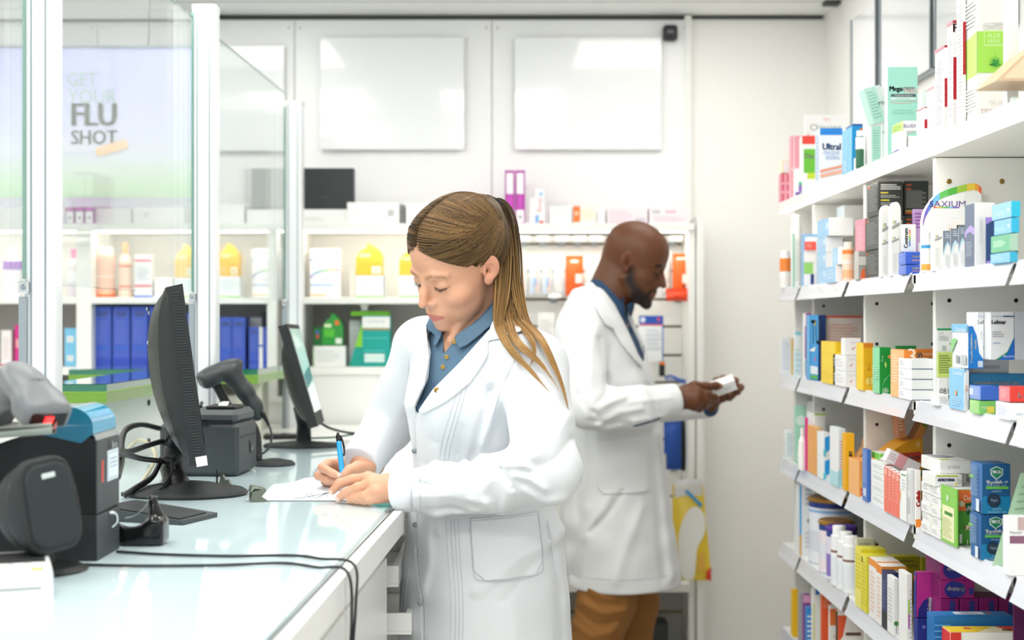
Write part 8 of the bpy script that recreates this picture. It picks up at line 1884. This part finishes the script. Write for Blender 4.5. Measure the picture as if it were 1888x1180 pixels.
# ---------------------------------------------------------------- the man
MHO = A32(W(1170.6, 483.4, 4.36)); MR = frame(-73, 22, 0); MS = 1.0
def ml(P): return ((P-MHO)@MR).astype(np.float32)
DM = 4.36
def mp(px, py, d=DM): return A32(W(px, py, d))
mneck0 = MHO+MR@A32((0, -.030, -.05)); mneck1 = mp(1108, 590)
def sec(py, px, a, b): return (py2z(py, DM), px2x(px, DM), DM, a, b)
m_secs = [sec(520, 1100, .06, .05), sec(548, 1098, .10, .075), sec(585, 1098, .17, .105), sec(630, 1105, .20, .130), sec(700, 1117, .20, .148), sec(780, 1124, .190, .150), sec(880, 1131, .190, .160), sec(980, 1141, .200, .170), sec(1074, 1150, .208, .176)]
myaw = math.atan2(.956, .29)
MSR, MER, MWR = mp(1070, 612, 4.20), mp(1090, 752, 4.08), mp(1240, 737, 4.14)
MSL, MEL, MWL = mp(1128, 605, 4.54), mp(1172, 748, 4.56), mp(1306, 744, 4.36)
def m_coat(P, raw=False):
    t = loft(P, m_secs, myaw)
    t = smin(t, cap(P, mp(1096, 560), MSR, .062, .070), .05); t = smin(t, cap(P, mp(1100, 560), MSL, .058, .066), .05)
    s = smin(chain(P, [MSR, MER], [.072, .062], .02), chain(P, [MER, mp(1165, 752, 4.10), MWR], [.062, .058, .048], .02), .025)
    d = smin(t, s, .018)
    s2 = smin(chain(P, [MSL, MEL], [.068, .058], .02), chain(P, [MEL, MWL], [.058, .046], .02), .02)
    d = smin(d, s2, .016)
    if raw: return d
    near = P[:, 1] < DM
    fo = [(((1100, 625), (1108, 660), (1118, 700)), .010, -.006), (((1098, 600), (1085, 640), (1080, 700)), .016, .005), (((1112, 690), (1110, 720), (1085, 748)), .010, -.007),
          (((1085, 745), (1110, 735), (1140, 725)), .010, .007), (((1095, 775), (1130, 752), (1170, 745)), .009, .006), (((1080, 765), (1110, 770), (1150, 772)), .008, -.005), (((1105, 785), (1150, 770), (1215, 760)), .009, .005), (((1060, 690), (1065, 730), (1075, 770)), .014, .005),
          (((1060, 720), (1078, 745), (1095, 758)), .007, -.006), (((1150, 735), (1190, 730), (1225, 728)), .008, .004),
          (((1120, 910), (1090, 960), (1075, 990)), .012, .005), (((1145, 900), (1120, 940), (1085, 975)), .009, -.005), (((1060, 850), (1070, 960), (1058, 1060)), .016, -.009), (((1046, 830), (1040, 960), (1044, 1060)), .012, .006), (((1180, 930), (1150, 1000), (1130, 1060)), .018, .006), (((1215, 800), (1225, 900), (1240, 1060)), .016, .007), (((1200, 800), (1208, 900), (1222, 1060)), .014, -.005),
          (((1085, 790), (1090, 860), (1082, 920)), .014, -.005), (((1060, 560), (1050, 600), (1040, 650)), .012, .004), (((1170, 690), (1185, 740), (1190, 790)), .014, .004)]
    d = d-1.2*folds(P, fo, 4.25)*near
    x, z = P[:, 0], P[:, 2]
    return d-.0012*np.sin(32*x+18*z+3*np.sin(15*z))-.0008*np.sin(60*z-30*x)
mv = poly_px([(1085, 505), (1100, 522), (1130, 562), (1152, 606), (1172, 652), (1184, 668), (1187, 640), (1180, 600), (1172, 560), (1160, 500)], DM)
def m_coat_full(P):
    d = m_coat(P); v = poly2(P, mv); v = np.maximum(v, P[:, 1]-DM-.02); d = smax(d, -v, .004)
    d = smax(d, -cap(P, mneck1+A32((-.01, 0, .14)), mneck1+A32((0, 0, -.02)), .078), .006)
    ax = A32(MWR)-A32(mp(1165, 752, 4.10)); ax /= np.linalg.norm(ax); q = P-(MWR+ax*.015); d = np.where(np.linalg.norm(q, axis=1) < .085, smax(d, q@ax, .002), d)
    ax = A32(MWL)-A32(MEL); ax /= np.linalg.norm(ax); q = P-(MWL+ax*.005); d = np.where(np.linalg.norm(q, axis=1) < .08, smax(d, q@ax, .002), d)
    # hem band
    return d
man = thing('person', 'bald bearded man in a white coat over a dark blue shirt reading a small box', 'person', (px2x(1130, DM), DM, 0))
V, Q = surfnets(m_coat_full, A32((.09, 3.96, .62)), A32((.66, 4.70, 1.60)), .0048); V = relax(V, Q, 1, .35)
rel(poly_mesh('coat', V, Q, coatm2), man)
def m_shirt(P):
    d = smin(loft(P, m_secs, myaw)+.012, cap(P, mneck0, mneck1, .056, .072), .02)
    return d
def m_shirt_cut(P):
    d = m_shirt(P); v = poly2(P, poly_px([(1150, 572), (1156, 592), (1163, 618), (1166, 600), (1168, 566), (1172, 540), (1150, 540)], DM)); v = np.maximum(v, P[:, 1]-DM); d = smax(d, -v, .003)
    d = smax(d, -cap(P, mneck0, mneck1+A32((0, 0, .02)), .0585, .066), .004)
    return smax(d, poly2(P, poly_px([(1078, 500), (1078, 620), (1160, 680), (1192, 680), (1194, 600), (1190, 500)], DM)), .003)
V, Q = surfnets(m_shirt_cut, A32((.20, 4.12, 1.28)), A32((.46, 4.52, 1.60)), .0034); V = relax(V, Q, 1, .4); rel(poly_mesh('shirt', V, Q, denimd), man)
mneckf = lambda P: cap(P, mneck0, mneck1, .062, .078)
patch(mneckf, [(1087, 518), (1094, 514), (1106, 518), (1128, 540), (1142, 556), (1151, 568), (1150, 580), (1143, 586), (1134, 580), (1118, 560), (1100, 540)], DM, .003, .005, denimd, 'shirt_collar', man, h=.003, ymax=DM+.01)
patch(mneckf, [(1153, 564), (1160, 558), (1169, 556), (1172, 580), (1168, 588), (1160, 580)], DM, .005, .005, denimd, 'shirt_collar', man, h=.003, ymax=DM+.01)
patch(m_coat, [(1078, 522), (1092, 520), (1112, 545), (1140, 590), (1160, 632), (1183, 668), (1182, 678), (1164, 660), (1140, 632), (1126, 606), (1112, 600), (1098, 575)], DM-.08, .004, .0055, coatm2, 'lapel', man, h=.0034, ymax=DM+.02)
patch(m_coat, [(1091, 808), (1188, 806), (1200, 902), (1192, 908), (1110, 910), (1101, 900)], 4.2, .0015, .0042, coatm2, 'pocket', man, h=.0034, ymax=DM)
sl = MB()
stitch([(1044, 1064), (1100, 1062), (1180, 1062), (1250, 1062)], r=.0012, f=m_coat, d=4.22, y0=3.9)
stitch([(1195, 690), (1212, 790), (1228, 900), (1240, 1060)], r=.0012, f=m_coat, d=4.25, y0=3.9)
rel(sl.build('stitching'), man)
for px, py in ((1147, 574), (1155, 600)):
    p = on_surf(m_shirt, [(px, py)], DM, .006, 3.9)[0]; rel(MB().lathe([(.005, 0), (.005, .0015), (0, .002)], mat('button_brown', '#8a7a5a', .4), n=12, M=Matrix.Translation(Vector(p))@Matrix.Rotation(math.pi/2, 4, 'X')).build('shirt_button'), man)
# cuffs of the shirt showing under the sleeves
H = on_surf(m_coat, [(a_, 784-(a_-1164)*.28+(a_-1164)**2*.0001) for a_ in range(1164, 1222, 6)], 4.1, -.001, 3.9); rel(MB().tube(H, [.001]+[.0042]*(len(H)-2)+[.001], denimd, 6).build('shirt_cuff'), man)
c_ = [MWL+(MWL-MEL)/np.linalg.norm(MWL-MEL)*t for t in (-.004, .012)]; rel(MB().tube(c_, [.042, .040], denimd, 18).build('shirt_cuff'), man)
def m_headneck(P):
    d = head_sdf(ml(P), True); n = cap(P, mneck0, mneck1, .053, .064); d = smin(d, n, .014)
    n2 = cap(P, MHO+MR@A32((0, -.07, -.01)), mp(1098, 560, DM), .032, .040); d = smin(d, n2, .03)
    return smin(d, ell(P, mp(1112, 612), (.08, .12, .05)), .03)
def m_hand_r(P):
    c = lambda *a: A32(W(*a))
    d = chain(P, [c(1205, 742, 4.12), c(1240, 737, 4.14), c(1256, 735, 4.15)], [.030, .030, .031], .01)
    wr = c(1258, 733, 4.15)
    for a, r in ((c(1284, 722, 4.13), .0150), (c(1286, 730, 4.12), .0145), (c(1284, 740, 4.12), .0145), (c(1279, 749, 4.13), .0135)): d = smin(d, cap(P, wr, a, .024, r), .014)
    fs = [([c(1284, 722, 4.13), c(1304, 727, 4.13), c(1318, 733, 4.15), c(1322, 736, 4.17)], [.0140, .0112, .0105, .0080]),
          ([c(1286, 732, 4.12), c(1302, 738, 4.13), c(1312, 741, 4.16), c(1312, 742, 4.19)], [.0138, .0115, .0105, .0085]),
          ([c(1284, 741, 4.12), c(1297, 747, 4.14), c(1303, 747, 4.17), c(1300, 744, 4.20)], [.0135, .0115, .0102, .0085]),
          ([c(1279, 750, 4.13), c(1289, 754, 4.15), c(1293, 752, 4.18), c(1289, 748, 4.20)], [.0120, .0102, .0092, .0078])]
    for p, r in fs: d = smin(d, chain(P, p, r, .005), .005)
    th = chain(P, [c(1262, 722, 4.16), c(1281, 712, 4.155), c(1302, 713, 4.165), c(1320, 711.5, 4.185), c(1328, 712, 4.195)], [.020, .0145, .0125, .0115, .0085], .008)
    return smin(d, th, .008)
def m_hand_l(P):
    c = lambda *a: A32(W(*a))
    d = chain(P, [c(1290, 748, 4.38), c(1310, 738, 4.35), c(1322, 730, 4.33)], [.030, .028, .026], .01)
    wr = c(1316, 726, 4.33)
    for a, r in ((c(1334, 706, 4.31), .0140), (c(1340, 716, 4.31), .0145), (c(1338, 727, 4.31), .0145), (c(1332, 734, 4.30), .013)): d = smin(d, cap(P, wr, a, .022, r), .014)
    fs = [([c(1334, 706, 4.31), c(1346, 699, 4.30), c(1358, 701, 4.28)], [.0135, .0112, .0085]),
          ([c(1340, 714, 4.31), c(1356, 712, 4.29), c(1366, 714, 4.26), c(1367, 716, 4.25)], [.0138, .0110, .0100, .0080]),
          ([c(1340, 722, 4.31), c(1354, 724, 4.28), c(1360, 722, 4.25), c(1357, 717, 4.23)], [.0135, .0112, .0102, .0082]),
          ([c(1334, 732, 4.30), c(1345, 733, 4.27), c(1350, 729, 4.245), c(1345, 724, 4.23)], [.0125, .0105, .0095, .0078])]
    for p, r in fs: d = smin(d, chain(P, p, r, .005), .005)
    th = chain(P, [c(1316, 712, 4.33), c(1322, 704, 4.31), c(1334, 699, 4.285), c(1341, 697, 4.27)], [.017, .0135, .0115, .0085], .008)
    return smin(d, th, .008)
def mcol(V):
    L = ml(V); c = face_colour(L, '#623a22', True)
    for (a, b, e) in ((1329, 712, 4.185), (1361, 722, 4.245), (1359, 701, 4.27), (1347, 726, 4.225)):
        k = np.clip(1-np.linalg.norm(V-W(a, b, e), axis=1)/.013, 0, 1)[:, None]; c = c*(1-k*.7)+np.array(lin('#b07a62'))*k*.7
    return c
def m_trunk(P):
    d = np.maximum(loft(P, m_secs, myaw)+.03, .70-P[:, 2])
    d = smin(d, cap(P, mp(1096, 575), MSR, .036, .040), .03); d = smin(d, cap(P, mp(1100, 575), MSL, .036, .040), .03)
    d = smin(d, chain(P, [MSR, MER, mp(1165, 752, 4.10), MWR], [.046, .040, .036, .029], .01), .01)
    return smin(d, chain(P, [MSL, MEL, MWL], [.044, .038, .029], .01), .01)
body_mesh('body', m_trunk, [(MHO-A32((.02, 0, .05)), .25, m_headneck, .02), (mp(1280, 732, 4.14), .16, m_hand_r, .008), (mp(1330, 722, 4.31), .14, m_hand_l, .008)], A32((.10, 4.00, .68)), A32((.74, 4.66, 1.78)), .0028, skd, man, mcol)
# eyes: a sliver of white and dark iris under the lids
lashes(True, MHO, MR, 1.0, man, mat('lash_black', '#0c0908', .6), 18, .005, .0005)
# trousers and shoes
def m_trs(P):
    a = chain(P, [mp(1138, 950, 4.27), mp(1118, 1110, 4.26), mp(1088, 1215, 4.24)], [.098, .084, .074], .03); a = smin(a, chain(P, [mp(1088, 1215, 4.24), mp(1078, 1330, 4.27), mp(1072, 1435, 4.30)], [.072, .062, .055], .03), .02)
    b = chain(P, [mp(1158, 950, 4.46), mp(1166, 1110, 4.46), mp(1158, 1215, 4.46), mp(1150, 1435, 4.46)], [.095, .078, .068, .055], .03)
    fo = [(((1085, 1085), (1120, 1098), (1160, 1092)), .009, .006), (((1075, 1112), (1110, 1128), (1158, 1120)), .009, .006), (((1068, 1128), (1100, 1150), (1150, 1140)), .008, -.005), (((1055, 1150), (1090, 1170), (1130, 1160)), .009, .006), (((1080, 1098), (1100, 1110), (1140, 1112)), .006, -.004), (((1160, 1080), (1150, 1130), (1120, 1170)), .008, .004)]
    return smin(a, b, .006)-folds(P, fo, 4.2)*(P[:, 1] < 4.35)
V, Q = surfnets(m_trs, A32((.10, 4.08, .04)), A32((.50, 4.62, .92)), .0055); V = relax(V, Q, 1, .4)
V[:, 2] = np.maximum(V[:, 2], .03)
rel(poly_mesh('trousers', V, Q, mat('tan_trousers', '#93632f', .85, bump=(300, .3, .0008))), man)
for (px, dd) in ((1072, 4.30), (1150, 4.46)):
    x = px2x(px, dd); rel(MB().tube([(x-.05, dd, .05), (x, dd, .055), (x+.10, dd-.02, .045), (x+.19, dd-.04, .032)], [.042, .048, .045, .03], mat('shoe_brown', '#3a2a1e', .5), 12, flat=.85).build('shoe'), man)
# the small box he reads
cB = W(1334, 711, 4.235); o = MB().box((-.036, -.020, -.017), (.036, .020, .017), print_mat('#f2f2f0'), .001)
f = lambda u, v, off: (-.036+.072*u, -.020-off, -.017+.034*v)
for i in range(3): o.flat([(.45, .62-.14*i), (.8, .62-.14*i), (.8, .56-.14*i), (.45, .56-.14*i)], f, print_mat('#d3d6d8'), .0004)
o = o.build('medicine_box', None, tuple(cB)); o.rotation_euler = (math.radians(28), math.radians(-20), math.radians(-8)); tag(o, 'small white medicine box held in the man\'s hands', 'box')
